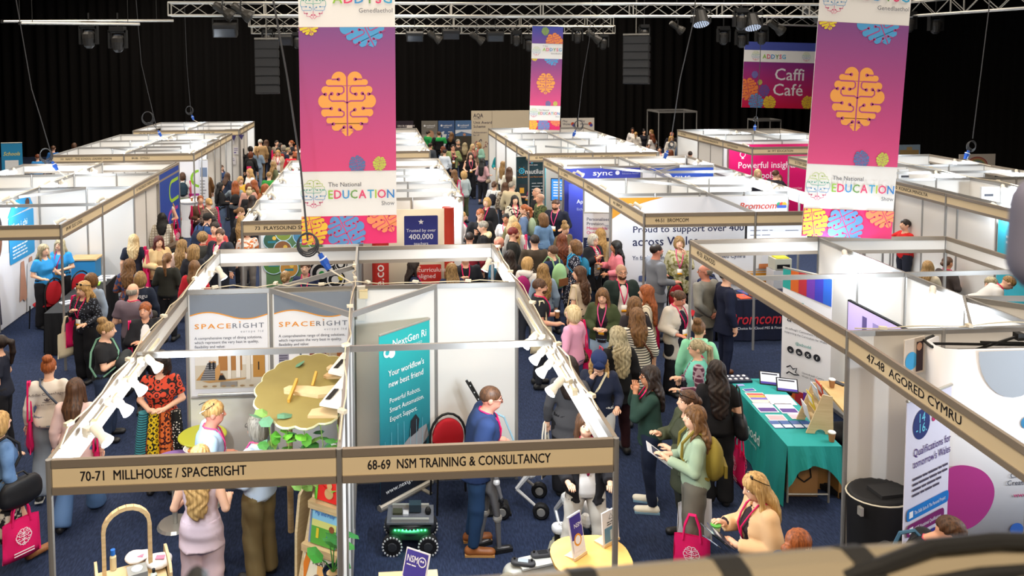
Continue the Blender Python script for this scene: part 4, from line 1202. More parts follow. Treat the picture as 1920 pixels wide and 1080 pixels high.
p = person(-1.70, 7.93, 352, 'blond woman in a navy hoodie with white lettering on its back', H=1.68, lod=1, hair='bob',hc='dirty',top='#1a2233',bot='#191a20',loose=.16)
backprint(p,['Dysgu'],'#e8eaee',False,.10)
p = person(-2.19, 8.94, 8, 'woman with half-tied light brown hair in a blue and orange top, seen from behind', H=1.65, lod=1, hair='wavy',hc='light',top='#2c3f66',tp='blotch',tc2='#8d4f34',arms=BB)
p = person(-2.72, 10.98, 352, 'woman with curled blond hair over a navy sleeveless top, carrying several bags', H=1.65, lod=1, hair='wavy',hc='pale',top='#1b2030',sl='short',bot='#1b1c22')
tote(p,'pink tote bag on the woman with curled blond hair','rs')
tote(p,'dark canvas bag on the woman with curled blond hair','re',color='#2b2a2a',logo=False,h_=.44)
p = person(-2.16, 10.78, 150, 'woman with dark red hair and a beige coat, pink bag strap on her shoulder', H=1.65, lod=1, hair='long',hc='red',top='#c3a97f',jk='#cdb284',arms=HB,bot='#2c3346')
tote(p,'pink tote bag of the woman with dark red hair','rs')
p = person(-1.61, 9.32, 8, 'woman with brown ponytail and dark green black jacket, seen from behind', H=1.65, lod=1, hair='pony',hc='light',top='#24251f',bot='#1c1d22',loose=.165,arms=BB)
p = person(-1.60, 10.40, 12, 'woman with straight ombre blond hair in a pale pink knit top, seen from behind', H=1.65, lod=1, hair='vlong',hc='dirty',top='#dcbfb2',bot='#3b4558',turn=25)
phone_back(p)
p = person(-1.26, 9.92, 0, 'woman with curly dark blond hair in a black top beside the fascia', H=1.65, lod=1, hair='curly',hc='dirty',top='#22232a')
p = person(-0.98, 8.72, 0, 'woman with light brown hair in a red and white sports jacket', H=1.65, lod=1, hair='long',hc='light',top='#b3202d',tp='blotch',tc2='#b3202d')
p = person(-2.74, 13.24, 352, 'woman with black hair in a cream plaid shirt, bags on her shoulder', H=1.65, lod=2, hair='wavy',hc='black',top='#d9d2c4',tp='check',tc2='#a99f8c',bot='#20232e',loose=.165,hem=.78)
tote(p,'brown leather shopper on the woman in the plaid shirt','rs',color='#7a4d2c',logo=False)
tote(p,'pink tote bag hanging in front of the woman in the plaid shirt','re')
p = person(-1.32, 11.03, 25, 'woman with short curly hair and a dark grey top wearing a lanyard', H=1.65, lod=1, hair='afro',hc='dirty',top='#3a3b38',bot='#23252d',lan='#d0483c')
p = person(-0.92, 10.79, 205, 'young man with short brown hair looking round, dark jacket over a white tee', H=1.77, lod=1, sex='m',hair='short',hc='brown',skin='p',top='#d8d6d2',jk='#20242e',arms=('bent','down'),lan=PINK,turn=-15)
p = person(-1.16, 11.49, 200, 'man with dark hair half hidden behind the young man in the dark jacket', H=1.77, lod=1, sex='m',hair='short',hc='dark',top='#b94a44')
p = person(-1.60, 12.37, 25, 'man in a black cap with a yellow badge and a big navy rucksack', H=1.77, lod=1, sex='m',hair='crop',hc='dark',cap='#1c1b1a',top='#2c4a78',lean=12,arms=BB)
backpack(p,'large navy rucksack on the man in the black cap','#1b2740',w_=.36,h_=.5)
p = person(-1.49, 12.83, 0, 'woman with long dark brown hair and white tee next to the man in the cap', H=1.65, lod=2, hair='vlong',hc='dark',top='#dedbd6',sl='short')
tote(p,'pink tote bag on the woman with long dark hair and white tee','ls')
p = person(-3.07, 15.30, 215, 'tall woman with very long blond hair and a pale blue frilled top, head bent', H=1.74, lod=2, hair='vlong',hc='blond',top='#b9cad6',sl='none',arms=HH,bot='#15161a',bk='wide',nod=22,lean=10)
tote(p,'bright pink tote bag with white logo held by the tall blond woman','le')
tote(p,'olive canvas bag held by the tall blond woman','lh',color='#3f4029',logo=False)
p = person(-3.19, 14.52, 170, 'person with short blond hair peeping round the wall post', H=1.62, lod=2, hair='short',hc='blond',top='#2a2d36')
p = person(-2.05, 15.15, 318, 'woman with pinned-up blond hair in a brown tweed jacket, cream strap across her back', H=1.65, lod=2, hair='lowbun',hc='blond',top='#5a4a42',tp='check',tc2='#7d6a5e',bot='#2a2b33',arms=BB)
strap_cross(p,'#e0d4bc')
tote(p,'long pink tote bag on the woman in the tweed jacket','rs')
p = person(-2.36, 15.58, 160, 'woman with strawberry blond hair, brown top and lanyard holding leaflets', H=1.65, lod=2, hair='lowbun',hc='ginger',top='#5d4433',arms=HH,bot='#2a2b33',lan=PINK,badge=True)
tote(p,'pink tote bag on the woman with strawberry blond hair','rs')
p = person(-4.32, 21.36, 165, 'woman with long dark hair and glasses in a navy polo dress inside the blue-graphic stand', H=1.65, lod=2, hair='long',hc='dark',top='#1d2742',sl='short',dress=True,hem=.50,glasses=True,arms=HB,bot='#15161a',lan=PINK)
p = person(-3.86, 19.95, 350, 'woman in a white tee and long sage skirt wearing a dark teal rucksack', H=1.65, lod=2, hair='bob',hc='brown',top='#dcdad6',sl='short',bot='#9fae93',bk='long')
backpack(p,'dark teal rucksack on the woman in the sage skirt','#1f3440',w_=.34,h_=.46)
tote(p,'pink tote bag on the woman in the sage skirt','rs')
p = person(-3.30, 20.62, 335, 'woman with grey blond hair and a tan suede jacket holding a coffee', H=1.65, lod=2, hair='wavy',hc='ashy',top='#6f4d2b',tp='cloth',tc2='#5a3c20',bot='#23283a',arms=('down','hold'),loose=.17,hem=.74)
cup(on(p,(-.10,.30,1.10))[0],'white paper coffee cup held by the woman in the suede jacket')
p = person(-3.25, 23.12, 120, 'smiling woman with curly brown hair and glasses in a blue top', H=1.45, lod=2, hair='wavy',hc='brown',top='#26395c',glasses=True,arms=HH)
p = person(-2.60, 20.38, 25, 'woman with brown hair and a navy hoodie leaning towards a table', H=1.55, lod=2, hair='long',hc='brown',top='#20293c',lean=10,arms=HH)
p = person(-3.54, 27.18, 28, 'man with white blond hair, black tee and dark red trousers, seen from behind', H=1.74, lod=2, sex='m',hair='short',hc='pale',top='#17171b',sl='short',bot='#3a1519',arms=BB)
p = person(-3.11, 26.67, 0, 'person in a black head scarf and long black coat', H=1.66, lod=2, hair='scarf',hc='#121112',top='#141316',bot='#141418',bk='long',loose=.17)
p = person(-2.25, 17.73, 60, 'woman with long black hair in a black top and blue jeans', H=1.65, lod=2, hair='vlong',hc='black',top='#1a1a1d',bot='#566a86',arms=BB,turn=20)
p = person(-1.86, 17.99, 352, 'woman with long ginger hair in a washed denim shirt, arm round a friend', H=1.65, lod=2, hair='vlong',hc='ginger',top='#8b98a3',bot='#33363f',arms=('down','out'))
backpack(p,'small black rucksack on the woman with long ginger hair','#1b1b1e',w_=.26,h_=.32)
p = person(-1.88, 18.94, 150, 'woman with a blond fringe and a mustard yellow top', H=1.65, lod=2, hair='bob',hc='blond',top='#c9a23a',arms=HH,bot='#2b2d35',nod=15)
p = person(-1.81, 20.37, 235, 'woman with long straight strawberry hair and a white blouse facing sideways', H=1.68, lod=2, hair='vlong',hc='blond',top='#e0ddd8',bot='#2b2d35')
p = person(-1.40, 17.54, 350, 'woman with auburn hair in a dusty pink cardigan, seen from behind', H=1.65, lod=2, hair='bob',hc='auburn',top='#c59686',bot='#2b2d35')
p = person(-1.34, 18.14, 280, 'woman with light ginger wavy hair talking to the woman in pink', H=1.65, lod=2, hair='wavy',hc='ginger',top='#6f6b4d',bot='#2b2d35',arms=HB)
tote(p,'red tote bag on the woman with light ginger wavy hair','rs')
p = person(-1.22, 16.49, 335, 'woman with blond top bun and black cardigan in the thick of the crowd', H=1.65, lod=2, hair='bun',hc='pale',top='#1b1a1d',bot='#2b2d35',nod=10)
p = person(-0.98, 15.45, 0, 'woman with dark brown hair and black top near the fascia corner', H=1.65, lod=2, hair='wavy',hc='dark',top='#17171a')
p = person(-0.89, 17.30, 20, 'woman with big ginger curls beside the spotlit white panel', H=1.65, lod=2, hair='curly',hc='ginger',top='#a5653d')
p = person(-1.12, 19.85, 0, 'person with short sandy hair in a bright green sweatshirt', H=1.64, lod=2, hair='short',hc='dirty',top='#2f8a3c')
p = person(-1.26, 22.26, 55, 'woman with long honey hair and an olive jacket', H=1.65, lod=2, hair='vlong',hc='dirty',top='#55593f')
p = person(-2.64, 28.62, 335, 'grey-haired man in a camel blazer and beige trousers, seen from behind', H=1.80, lod=2, sex='m',hair='short',hc='silver',top='#b49368',hem=.72,bot='#8d7452',loose=.18)
p = person(-2.46, 29.15, 20, 'woman with wavy brown hair standing past the grey-haired man', H=1.72, lod=2, hair='wavy',hc='brown',top='#3f382f')
p = person(-2.87, 27.32, 300, 'woman with short black hair in a dark jacket at the black curtain', H=1.65, lod=2, hair='bob',hc='black',top='#2d2b2e')
p = person(-2.56, 25.42, 5, 'woman with short ginger hair and black top, pink bow on her bag', H=1.65, lod=2, hair='bob',hc='auburn',top='#19191b')
backpack(p,'black bag with a pink bow on the short ginger woman','#222224',c2='#d8285f',strap='#222224')
p = person(-2.45, 26.50, 355, 'woman with tied-up ginger blond hair and a pale denim shirt', H=1.65, lod=2, hair='pony',hc='dirty',top='#7f93a8',bot='#8ea0b4',arms=BB)
p = person(-1.56, 25.84, 178, 'woman with wavy blond hair and beige cardigan, pink tote over her shoulder', H=1.65, lod=2, hair='wavy',hc='blond',top='#e4e0dc',jk='#c2ad93',bot='#4a5570',lan=PINK,arms=('strap','down'),glasses=True)
tote(p,'pink tote bag over the shoulder of the woman in the beige cardigan','rs',long_=.4)
p = person(-2.02, 29.26, 150, 'woman with tied dark hair at the back of the crowd under the curtain', H=1.68, lod=2, hair='pony',hc='dark',top='#9a8b7a')
p = person(-1.76, 28.42, 120, 'dark-haired woman in profile before the black curtain', H=1.65, lod=2, hair='bob',hc='dark',top='#5a4a42')
p = person(-1.66, 26.87, 0, 'person with smooth black hair and a red top in the far crowd', H=1.65, lod=2, hair='bob',hc='black',top='#a03024')
p = person(-1.52, 27.56, 30, 'person with a grey bob at the back of the far crowd', H=1.65, lod=2, hair='bob',hc='grey',top='#474a55')
p = person(-1.25, 26.65, 60, 'short grey blond person in a navy jumper in the far crowd', H=1.65, lod=2, hair='short',hc='ashy',top='#1f2740')
p = person(-1.36, 28.99, 240, 'woman with copper hair and white top looking across the far crowd', H=1.70, lod=2, hair='lowbun',hc='ginger',top='#dcd6d2',jk='#22232a')
p = person(-0.99, 25.24, 5, 'person with short dark hair in a red lettered sweatshirt', H=1.65, lod=2, hair='short',hc='dark',top='#c11f33')
backprint(p,['TEAM'],'#e8eaee',False,.10)
p = person(-1.03, 27.95, 200, 'person with ginger fringe half hidden by the hanging cable', H=1.60, lod=2, hair='bob',hc='ginger',top='#a05a3c')
p = person(-1.06, 13.81, 80, 'woman with brown low bun and a lanyard looking down', H=1.65, lod=2, hair='lowbun',hc='light',top='#2a2a30',lan=PINK,nod=18)
tote(p,'cream canvas tote bag by the fascia corner','ls',color='#d3c7a4',logo=False)
p = person(-0.81, 12.74, 5, 'woman with long streaked blond hair and black jacket near the fascia corner', H=1.65, lod=1, hair='vlong',hc='dirty',top='#1c1b1d')
p = person(-0.53, 11.79, 170, 'person in a patterned orange and white top behind the near fascia', H=1.60, lod=1, hair='bob',hc='auburn',top='#d8cfc4',tp='blotch',tc2='#b5622a',bot='#77706a')
p = person(-4.23, 10.25, 120, 'woman with wavy ash blond hair, bright blue tee and black wide trousers', H=1.65, lod=1, hair='wavy',hc='ashy',top='#2f8fd0',sl='short',arms=BB,bot='#131318',bk='wide')
p = person(-4.09, 10.70, 188, 'woman with ash blond hair, glasses, blue tee and a pink lanyard beside the post', H=1.65, lod=1, hair='long',hc='ashy',top='#2f8fd0',sl='short',arms=HH,bot='#131318',glasses=True,lan=PINK,badge=True)
p = person(-11.05, 28.03, 350, 'person with brown hair and a blue tee behind the left stands', H=1.70, lod=2, hair='short',hc='brown',top='#245c9c')
p = person(-10.74, 25.73, 330, 'person with gingery brown hair and a bright blue tee behind the stands', H=1.62, lod=2, hair='short',hc='auburn',top='#2a78b8')
p = person(-10.49, 28.81, 20, 'person with dark brown hair whose head shows over the left stand', H=1.72, lod=2, hair='bob',hc='brown',top='#3c3a38')
p = person(-11.24, 24.97, 170, 'man with dark beard and black jumper by the blue pop-up sign', H=1.70, lod=2, sex='m',hair='short',hc='black',skin='t',beard='black',top='#1b1c20')
p = person(4.83, 32.09, 60, 'man with dark hair in a green and black jacket beside the grey poster', H=1.76, lod=2, sex='m',hair='short',hc='dark',top='#1e8a45',bot='#17181c')
p = person(5.22, 35.29, 180, 'woman with dark hair before the grey poster, seen past the green jacket', H=1.60, lod=2, hair='long',hc='brown',top='#2a2024')
p = person(5.27, 31.12, 0, 'broad man in a green-shouldered black jacket, seen from behind', H=1.82, lod=2, sex='m',hair='crop',hc='brown',top='#151617',jk=None,bot='#15161a',arms=('out','bent'),wide=1.12)
yoke(p,'#1f9148')
p = person(5.91, 31.56, 35, 'woman with long golden brown hair and black top by the blue map poster', H=1.72, lod=2, hair='long',hc='light',top='#17171a')
p = person(5.41, 25.97, 178, 'man with dark hair and glasses in a light olive jacket and brown shirt', H=1.76, lod=2, sex='m',hair='short',hc='dark',glasses=True,skin='p',top='#4b3a2c',jk='#7f8a5a',arms=('down','chest'),lan='#e0628e',badge=True)
p = person(5.79, 27.60, 182, 'smiling man with grey beard and a dark brown tee', H=1.80, lod=2, sex='m',hair='short',hc='grey',beard='grey',top='#38302a',sl='short',arms=HH,turn=-10)
p = person(4.57, 27.01, 40, 'man with dark hair and slate jacket at the stand edge', H=1.72, lod=2, sex='m',hair='short',hc='dark',top='#3f4650',bot='#22324c')
p = person(5.04, 26.30, 300, 'woman with wavy auburn hair talking behind the man in olive', H=1.66, lod=2, hair='wavy',hc='auburn',top='#5a5346')
p = person(5.04, 25.66, 10, 'person with brown hair and white top behind the man in olive', H=1.60, lod=2, hair='short',hc='dark',top='#c9d2dc')
p = person(6.03, 27.17, 10, 'woman with greyish blond hair and a dark brown coat, seen from behind', H=1.70, lod=2, hair='wavy',hc='ashy',top='#3a3126')
p = person(6.31, 26.79, 150, 'woman with bright blond hair and a red lanyard facing the far aisle', H=1.68, lod=2, hair='long',hc='pale',top='#9d8470',lan=PINK)
p = person(6.63, 27.19, 235, 'woman with honey highlights in a mint cardigan and lanyard', H=1.70, lod=2, hair='bob',hc='blond',top='#a54a56',jk='#8fbfae',bot='#6f88a2',lan=PINK,arms=BH,nod=12)
p = person(5.82, 23.53, 178, 'woman with long dark hair in a black sleeveless jumpsuit holding her badge', H=1.72, lod=2, hair='vlong',hc='dark',top='#131216',sl='none',arms=BH,bot='#131216',bk='wide',lan='#e05a78',badge=True)
p = person(6.11, 22.33, 40, 'woman with black hair, dusty pink blouse and black trousers', H=1.65, lod=2, hair='vlong',hc='black',top='#b98f92',sl='elbow',arms=BH,bot='#15151a',bk='crop')
handbag(p,'small belt bag of the woman in the dusty pink blouse','#8b7a66','rx',w_=.2,h_=.14)
p = person(7.05, 25.29, 30, 'person with light hair carrying a purple galaxy rucksack', H=1.64, lod=2, hair='bob',hc='pale',top='#6f7fae',sl='short',bot='#8b93a6')
backpack(p,'purple and black galaxy rucksack near the teal wall','#2d2a48',c2='#55508a')
p = person(6.99, 23.57, 192, 'man with dark hair and beard in a teal hoodie', H=1.82, lod=2, sex='m',hair='short',hc='dark',beard='dark',top='#13808a',arms=BB,lan='#e05a78')
p = person(6.73, 21.53, 40, 'woman with long ombre hair and a white top, seen from behind', H=1.65, lod=2, hair='vlong',hc='dirty',top='#ddd9d2',bot='#33363f',turn=25)
tote(p,'cream tote bag on the woman with long ombre hair','ls',color='#d3c7a4',logo=False)
tote(p,'pink tote bag beside the woman with long ombre hair','rs')
p = person(6.68, 20.05, 15, 'woman with long dark wavy hair and a cream jumper, seen from behind', H=1.65, lod=2, hair='vlong',hc='brown',top='#d8d2bf',bot='#33363f')
p = person(5.08, 19.26, 320, 'woman with a blond bob, pale jacket and olive cropped trousers', H=1.66, lod=2, hair='bob',hc='blond',top='#a9b3b3',bot='#4d523a',bk='crop')
tote(p,'pink tote bag with white print on the woman with the blond bob','ls')
p = person(4.82, 19.65, 330, 'woman with mousy long hair squeezed beside the white stand wall', H=1.65, lod=2, hair='long',hc='light',top='#9da5a8',bot='#33363f')
p = person(5.77, 17.35, 30, 'woman with brown low ponytail, white tee and small black rucksack', H=1.62, lod=2, hair='lowbun',hc='brown',top='#d6d8d8',sl='short',bot='#7f93b0',glasses=True)
backpack(p,'small black rucksack on the woman with the low ponytail','#22222a',w_=.24,h_=.32)
p = person(6.02, 16.92, 0, 'woman with long brown hair in a camouflage jacket, seen from behind', H=1.65, lod=2, hair='vlong',hc='brown',top='#a59a88',tp='blotch',tc2='#5d4f42')
p = person(6.11, 16.37, 40, 'man with cropped grey hair and beard in a beige shirt', H=1.76, lod=2, sex='m',hair='crop',hc='grey',beard='grey',top='#b8aa8a')
p = person(5.12, 14.35, 215, 'woman with a short blond bob, black cardigan and pink lanyard', H=1.68, lod=2, hair='bob',hc='blond',top='#17171a',jk='#17171a',lan=PINK)
p = person(5.90, 14.71, 175, 'woman with dark wavy hair and a black and cream leaf-print blouse', H=1.66, lod=2, hair='wavy',hc='black',top='#d5ccb8',tp='blotch',tc2='#1c1a1a',arms=HH,lan=PINK)
p = person(4.66, 12.21, 178, 'man with short ginger hair and glasses in a black jumper', H=1.80, lod=1, sex='m',hair='short',hc='ginger',skin='p',glasses=True,top='#16161a')
p = person(4.30, 12.81, 95, 'laughing woman with short light hair, white shirt and lanyard', H=1.64, lod=1, hair='short',hc='blond',top='#e2dede',arms=HH,lan=PINK,badge=True)
p = person(4.59, 11.10, 280, 'man with thick grey hair and black jacket, hand to his chin', H=1.76, lod=1, sex='m',hair='short',hc='grey',top='#17171a',arms=('face','bent'),nod=8)
hood(p,'#d6c79c')
p = person(4.18, 10.32, 5, 'man with short dark hair and red lanyard seen from behind over the panel', H=1.70, lod=1, sex='m',hair='short',hc='dark',top='#8a2430')
p = person(4.64, 9.81, 100, 'bald man with glasses bending his head by the panel corner', H=1.74, lod=1, sex='m',hair='bald',skin='r',glasses=True,top='#2f6a86',nod=25)
p = person(5.32, 12.66, 195, 'laughing dark-haired woman with white cardigan and lanyard', H=1.60, lod=1, hair='lowbun',hc='black',skin='t',top='#e2dede',lan=PINK,badge=True)
p = person(5.40, 12.14, 40, 'woman with long pale blond hair and an olive coat', H=1.64, lod=1, hair='vlong',hc='pale',top='#8b8561')
p = person(5.33, 11.40, 20, 'woman with long yellow blond hair and a pale grey top', H=1.66, lod=1, hair='vlong',hc='blond',top='#c9c6c0',bot='#33363f')
tote(p,'pink tote bag on the woman with long yellow blond hair','rs')
p = person(5.09, 10.37, 95, 'man with dyed red hair, glasses and beard in a black leather jacket', H=1.77, lod=1, sex='m',hair='short',hc='dyed',skin='p',beard='auburn',glasses=True,top='#1a1a16',bot='#1d1d20',loose=.175)
p = person(6.88, 18.01, 12, 'man with dark hair and a brown jumper, seen from behind at the dark sign', H=1.80, lod=2, sex='m',hair='short',hc='dark',top='#54402f')
p = person(6.75, 17.50, 188, 'man with ginger beard, black polo, pink lanyard and white badge', H=1.78, lod=2, sex='m',hair='short',hc='auburn',skin='p',beard='auburn',top='#15161c',sl='short',arms=HB,bot='#15161a',lan='#e0508a',badge=True)
p = person(6.61, 15.34, 262, 'bald man in a black tee leaning on the counter', H=1.74, lod=2, sex='m',hair='crop',hc='#b08a72',skin='p',top='#17171b',sl='short',arms=HH)
p = person(6.49, 14.31, 258, 'shaven-headed man in a green camouflage shirt', H=1.76, lod=2, sex='m',hair='crop',hc='#b08a72',skin='p',top='#5a633a',tp='blotch',tc2='#2c3322')
p = person(6.67, 13.31, 215, 'bearded man with receding brown hair, navy jumper and pink lanyard', H=1.80, lod=2, sex='m',hair='crop',hc='brown',skin='p',beard='brown',top='#161b2a',arms=BB,lan='#e0508a',badge=True,wide=1.08,nod=10)
p = person(5.87, 13.22, 290, 'woman with ginger ponytail and glasses wearing a sage green rucksack', H=1.70, lod=2, hair='pony',hc='ginger',glasses=True,top='#5f7392',bot='#3b4f74',turn=-10)
backpack(p,'sage green rucksack on the woman with the ginger ponytail','#8f9f82',c2='#6a4a30',w_=.32,h_=.46)
p = person(6.12, 12.28, 335, 'woman with curly golden brown hair in a blue denim jacket and jeans', H=1.66, lod=1, hair='curly',hc='light',top='#6f90b4',tp='cloth',tc2='#5a7a9e',bot='#3c5c8c')
p = person(6.38, 11.31, 155, 'woman with messy blond bun and a khaki jacket looking down', H=1.64, lod=1, hair='bun',hc='dirty',top='#5f5138',nod=15)
p = person(6.06, 10.18, 5, 'woman with very long chestnut hair and a beige coat, seen from behind', H=1.66, lod=1, hair='vlong',hc='auburn',top='#b3a48f')
strap_cross(p,'#2a1d17')
p = person(5.38, 9.61, 0, 'man with dark hair in a brown tweed suit, seen from behind', H=1.78, lod=1, sex='m',hair='short',hc='dark',top='#453b30',tp='cloth',tc2='#3a3128',hem=.74,bot='#2a2622',loose=.175)
p = person(5.61, 9.04, 330, 'person with short brown hair and a mint green satchel rucksack', H=1.70, lod=1, hair='short',hc='brown',top='#1c2a48',bot='#1a1d2b')
backpack(p,'mint green satchel rucksack with brown leather strap','#8fb884',c2='#7a4a28',strap='#8fb884',w_=.34,h_=.48)
p = person(4.75, 8.84, 0, 'woman with long straight dark brown hair and black top behind the fascia corner', H=1.68, lod=1, hair='vlong',hc='dark',top='#1a191b')
p = person(5.01, 8.43, 40, 'woman with blond bob and white hoodie wearing a magenta rucksack', H=1.65, lod=1, hair='bob',hc='blond',top='#d9d3cb',bot='#33363f',turn=25,loose=.165)
backpack(p,'magenta rucksack on the woman in the white hoodie','#8d1458',c2='#5b5048',w_=.30,h_=.44)
hood(p,'#d9d3cb')
p = person(5.19, 7.95, 352, 'woman with long ombre blond hair in a faded denim jacket, seen from behind', H=1.65, lod=1, hair='vlong',hc='dirty',top='#7f93a8',bot='#4a5f80')
p = person(4.86, 6.70, 92, 'man with glasses and brown beard in a black tee holding a coffee', H=1.74, lod=1, sex='m',hair='short',hc='brown',skin='p',beard='brown',glasses=True,top='#17181d',sl='short',arms=BB,lan=PINK,turn=10)
tote(p,'cream tote bag on the man with glasses and black tee','rs',color='#d3c7a4',logo=False)
cup(on(p,(-.17,.30,1.03))[0],'brown paper coffee cup held by the man in the black tee')
p = person(6.18, 9.60, 285, 'woman with curly golden ponytail and a navy polka-dot dress', H=1.66, lod=1, hair='curly',hc='light',top='#1a1c2c',tp='dots',tc2='#c9c9d2',dress=True,hem=.42,bot='#1a1c2c')
backpack(p,'teal drawstring bag on the woman in polka dots','#216f8e',c2='#2aa0d8',w_=.26,h_=.38)
p = person(6.69, 10.11, 150, 'woman with grey bob and glasses in a black puffer coat, hand on her chest', H=1.66, lod=1, hair='bob',hc='silver',glasses=True,top='#c9c4bd',tp='stripe',tc2='#77706c',jk='#1a1b20',jhem=.55,arms=('chest','down'),bot='#3a4a60',lan=PINK,badge=True)
p = person(6.96, 10.53, 10, 'woman with long smooth honey blond hair beside the white roll-up sign', H=1.68, lod=1, hair='vlong',hc='blond',top='#cbb58f')
p = person(7.04, 10.99, 20, 'woman with white blond hair hidden behind the honey blond woman', H=1.72, lod=1, hair='bob',hc='pale',top='#b0a38c')
p = person(7.00, 9.57, 275, 'woman with long black hair and a salmon pink jacket', H=1.64, lod=1, hair='vlong',hc='black',skin='t',top='#c9707a',jk='#c9707a',arms=('read','bent'))
phone(p,'orange phone case held up by the woman in the salmon jacket','#d8521c')
p = person(5.73, 7.54, 318, 'woman with long dark curly hair and a cream tee, smiling sideways', H=1.70, lod=1, hair='vlong',hc='brown',top='#cbb9a2',sl='short',bot='#191a1f',turn=-40)
handbag(p,'cream ruched handbag on the woman with dark curls','#cbb994','ls')
p = person(5.81, 6.45, 205, 'woman with long brown hair in a dark green jacket and pale jeans, holding a snack', H=1.65, lod=1, hair='long',hc='light',top='#241f26',jk='#3a4428',jhem=.86,arms=HH,bot='#9db4cb',lan='#e0508a',badge=True,nod=12)
p = person(6.37, 7.29, 180, 'bald bearded man with glasses, dark green overshirt and white tee', H=1.78, lod=1, sex='m',hair='crop',hc='#a8826a',skin='p',beard='brown',glasses=True,top='#d9d5d0',jk='#1c2a26',arms=BB,bot='#2a2b30',lan=PINK,badge=True)
tote(p,'folded pink tote bag on the arm of the bald bearded man','le',w_=.2)
p = person(5.13, 5.63, 318, 'woman with blond bob and a pink frilled jacket, seen from behind', H=1.65, lod=1, hair='bob',hc='pale',top='#d89ab4',bot='#38496b',loose=.165,hem=.82,turn=-15)
tote(p,'pink tote bag of the woman in the pink frilled jacket','rs')
handbag(p,'leopard print handbag of the woman in the pink frilled jacket','#6b553c','rx',pat='blotch',c2='#2a2018')
p = person(5.45, 4.54, 350, 'woman with very long wavy grey blond hair and a black cardigan, seen from behind', H=1.70, lod=0, hair='vlong',hc='ashy',top='#131316',bot='#3a1d22',loose=.165,hem=.72,wide=1.05,turn=-20)
handbag(p,'small red pink bag below the woman with long grey hair','#c0304a','lx',w_=.24,h_=.24)
p = person(6.12, 5.86, 355, 'woman with long straight grey brown hair behind the striped top', H=1.68, lod=1, hair='vlong',hc='light',top='#2a2428')
p = person(5.96, 5.28, 2, 'woman with wavy brown hair in a white top with navy stripes', H=1.70, lod=1, hair='wavy',hc='light',top='#ddd7c9',tp='stripe',tc2='#26262e',ts=1.0,bot='#ddd7c9',bp='stripe',bc2='#26262e',sl='elbow',hem=.50,dress=True,loose=.16)
strap_cross(p,'#5a3020')
p = person(6.48, 6.37, 295, 'woman with long ginger hair and a cream striped blouse, white bow in her hair', H=1.70, lod=1, hair='vlong',hc='ginger',skin='p',top='#dccfb6',tp='vstripe',tc2='#3a3030',sl='short',arms=BB,bot='#1b1d2a',bk='wide')
tote(p,'pink tote bag with white lettering on the arm of the ginger woman','rs')
p = person(6.94, 6.30, 155, 'woman with tied dark hair and cream cardigan over navy, looking down', H=1.64, lod=1, hair='lowbun',hc='brown',skin='r',top='#1d1d2c',jk='#c9c2b8',jhem=.6,arms=BB,bot='#17181f',bk='wide',lan=PINK,badge=True,nod=20,wide=1.08)
p = person(6.65, 4.79, 22, 'person with a brown bun and mint green hoodie, seen from behind', H=1.66, lod=1, hair='bun',hc='light',top='#86c9a4',loose=.165,turn=20)
hood(p,'#86c9a4')
strap_cross(p,'#d8145f')
p = person(6.37, 4.16, 292, 'woman with grey ponytail in a mint gilet over a plum check shirt', H=1.64, lod=0, hair='pony',hc='ashy',glasses=True,top='#54263c',tp='check',tc2='#a08a94',jk='#6fc0ae',jkl='none',arms=BB,bot='#2a1d26')
p = person(6.24, 3.30, 8, 'woman with long dark brown hair and black tee, back turned, at the teal table', H=1.70, lod=0, hair='vlong',hc='dark',top='#151417',sl='short',bot='#131316',bk='wide',arms=HH,loose=.16)
handbag(p,'large black leather shoulder bag on the woman at the teal table','#18181b','rs',w_=.42,h_=.34)
tote(p,'pink tote bag hanging low by the teal tablecloth','rh')
p = person(5.43, 3.26, 285, 'woman with dark hair and glasses in a bottle green jumper, hand at her cheek', H=1.68, lod=0, hair='wavy',hc='dark',skin='t',glasses=True,top='#20382f',bot='#1b2338',arms=('face','face'),lan=PINK,loose=.165,shoe='#e9e4d2',sole='#7fa4bd',turn=-10,hem=.80)
p = person(5.62, 2.63, 265, 'woman with dark bun and sunglasses on her head, olive parka', H=1.66, lod=0, hair='lowbun',hc='brown',top='#3c4030',jk='#3f4430',arms=('read','hold'),bot='#2a2b25',loose=.165,hem=.6)
tote(p,'white plastic carrier bag hanging from the woman in the olive parka','lh',color='#dcdce0',logo=False,w_=.40,h_=.46)
glasses_up(p)
p = person(5.52, 2.20, 285, 'woman with long light brown hair in a sage hoodie and grey jeans', H=1.68, lod=0, hair='vlong',hc='light',top='#94a68c',bot='#6a6458',bk='wide',arms=('bent','read'),loose=.16,turn=-15)
backpack(p,'mustard canvas rucksack on the woman in the sage hoodie','#8a7a30',c2='#7a6a26',w_=.34,h_=.44)
tote(p,'red pink tote bag in front of the woman in the sage hoodie','lh',long_=1.6)
paper(p,'white leaflet held by the woman in the sage hoodie','#c9ccd4')
p = person(4.98, 3.80, 195, 'woman in a navy cap with curly blond hair, hand over her face', H=1.70, lod=0, hair='wavy',hc='blond',cap='#1b2a52',top='#1a2136',arms=('face','bent'),bot='#d5d2cc',nod=28)
strap_cross(p,'#d3c7a4')
p = person(4.57, 3.62, 15, 'woman with smooth dark hair in a charcoal blazer behind the right fascia', H=1.68, lod=0, hair='long',hc='dark',top='#46464a',bot='#15151a',bk='wide',arms=('hold','down'),hem=.74)
tote(p,'white tote bag with red print hanging under the right fascia','lh',color='#ddd8cc',pr='#d0452c')
paper(p,'brochure with an orange cover held under the right fascia','#a34a2c')
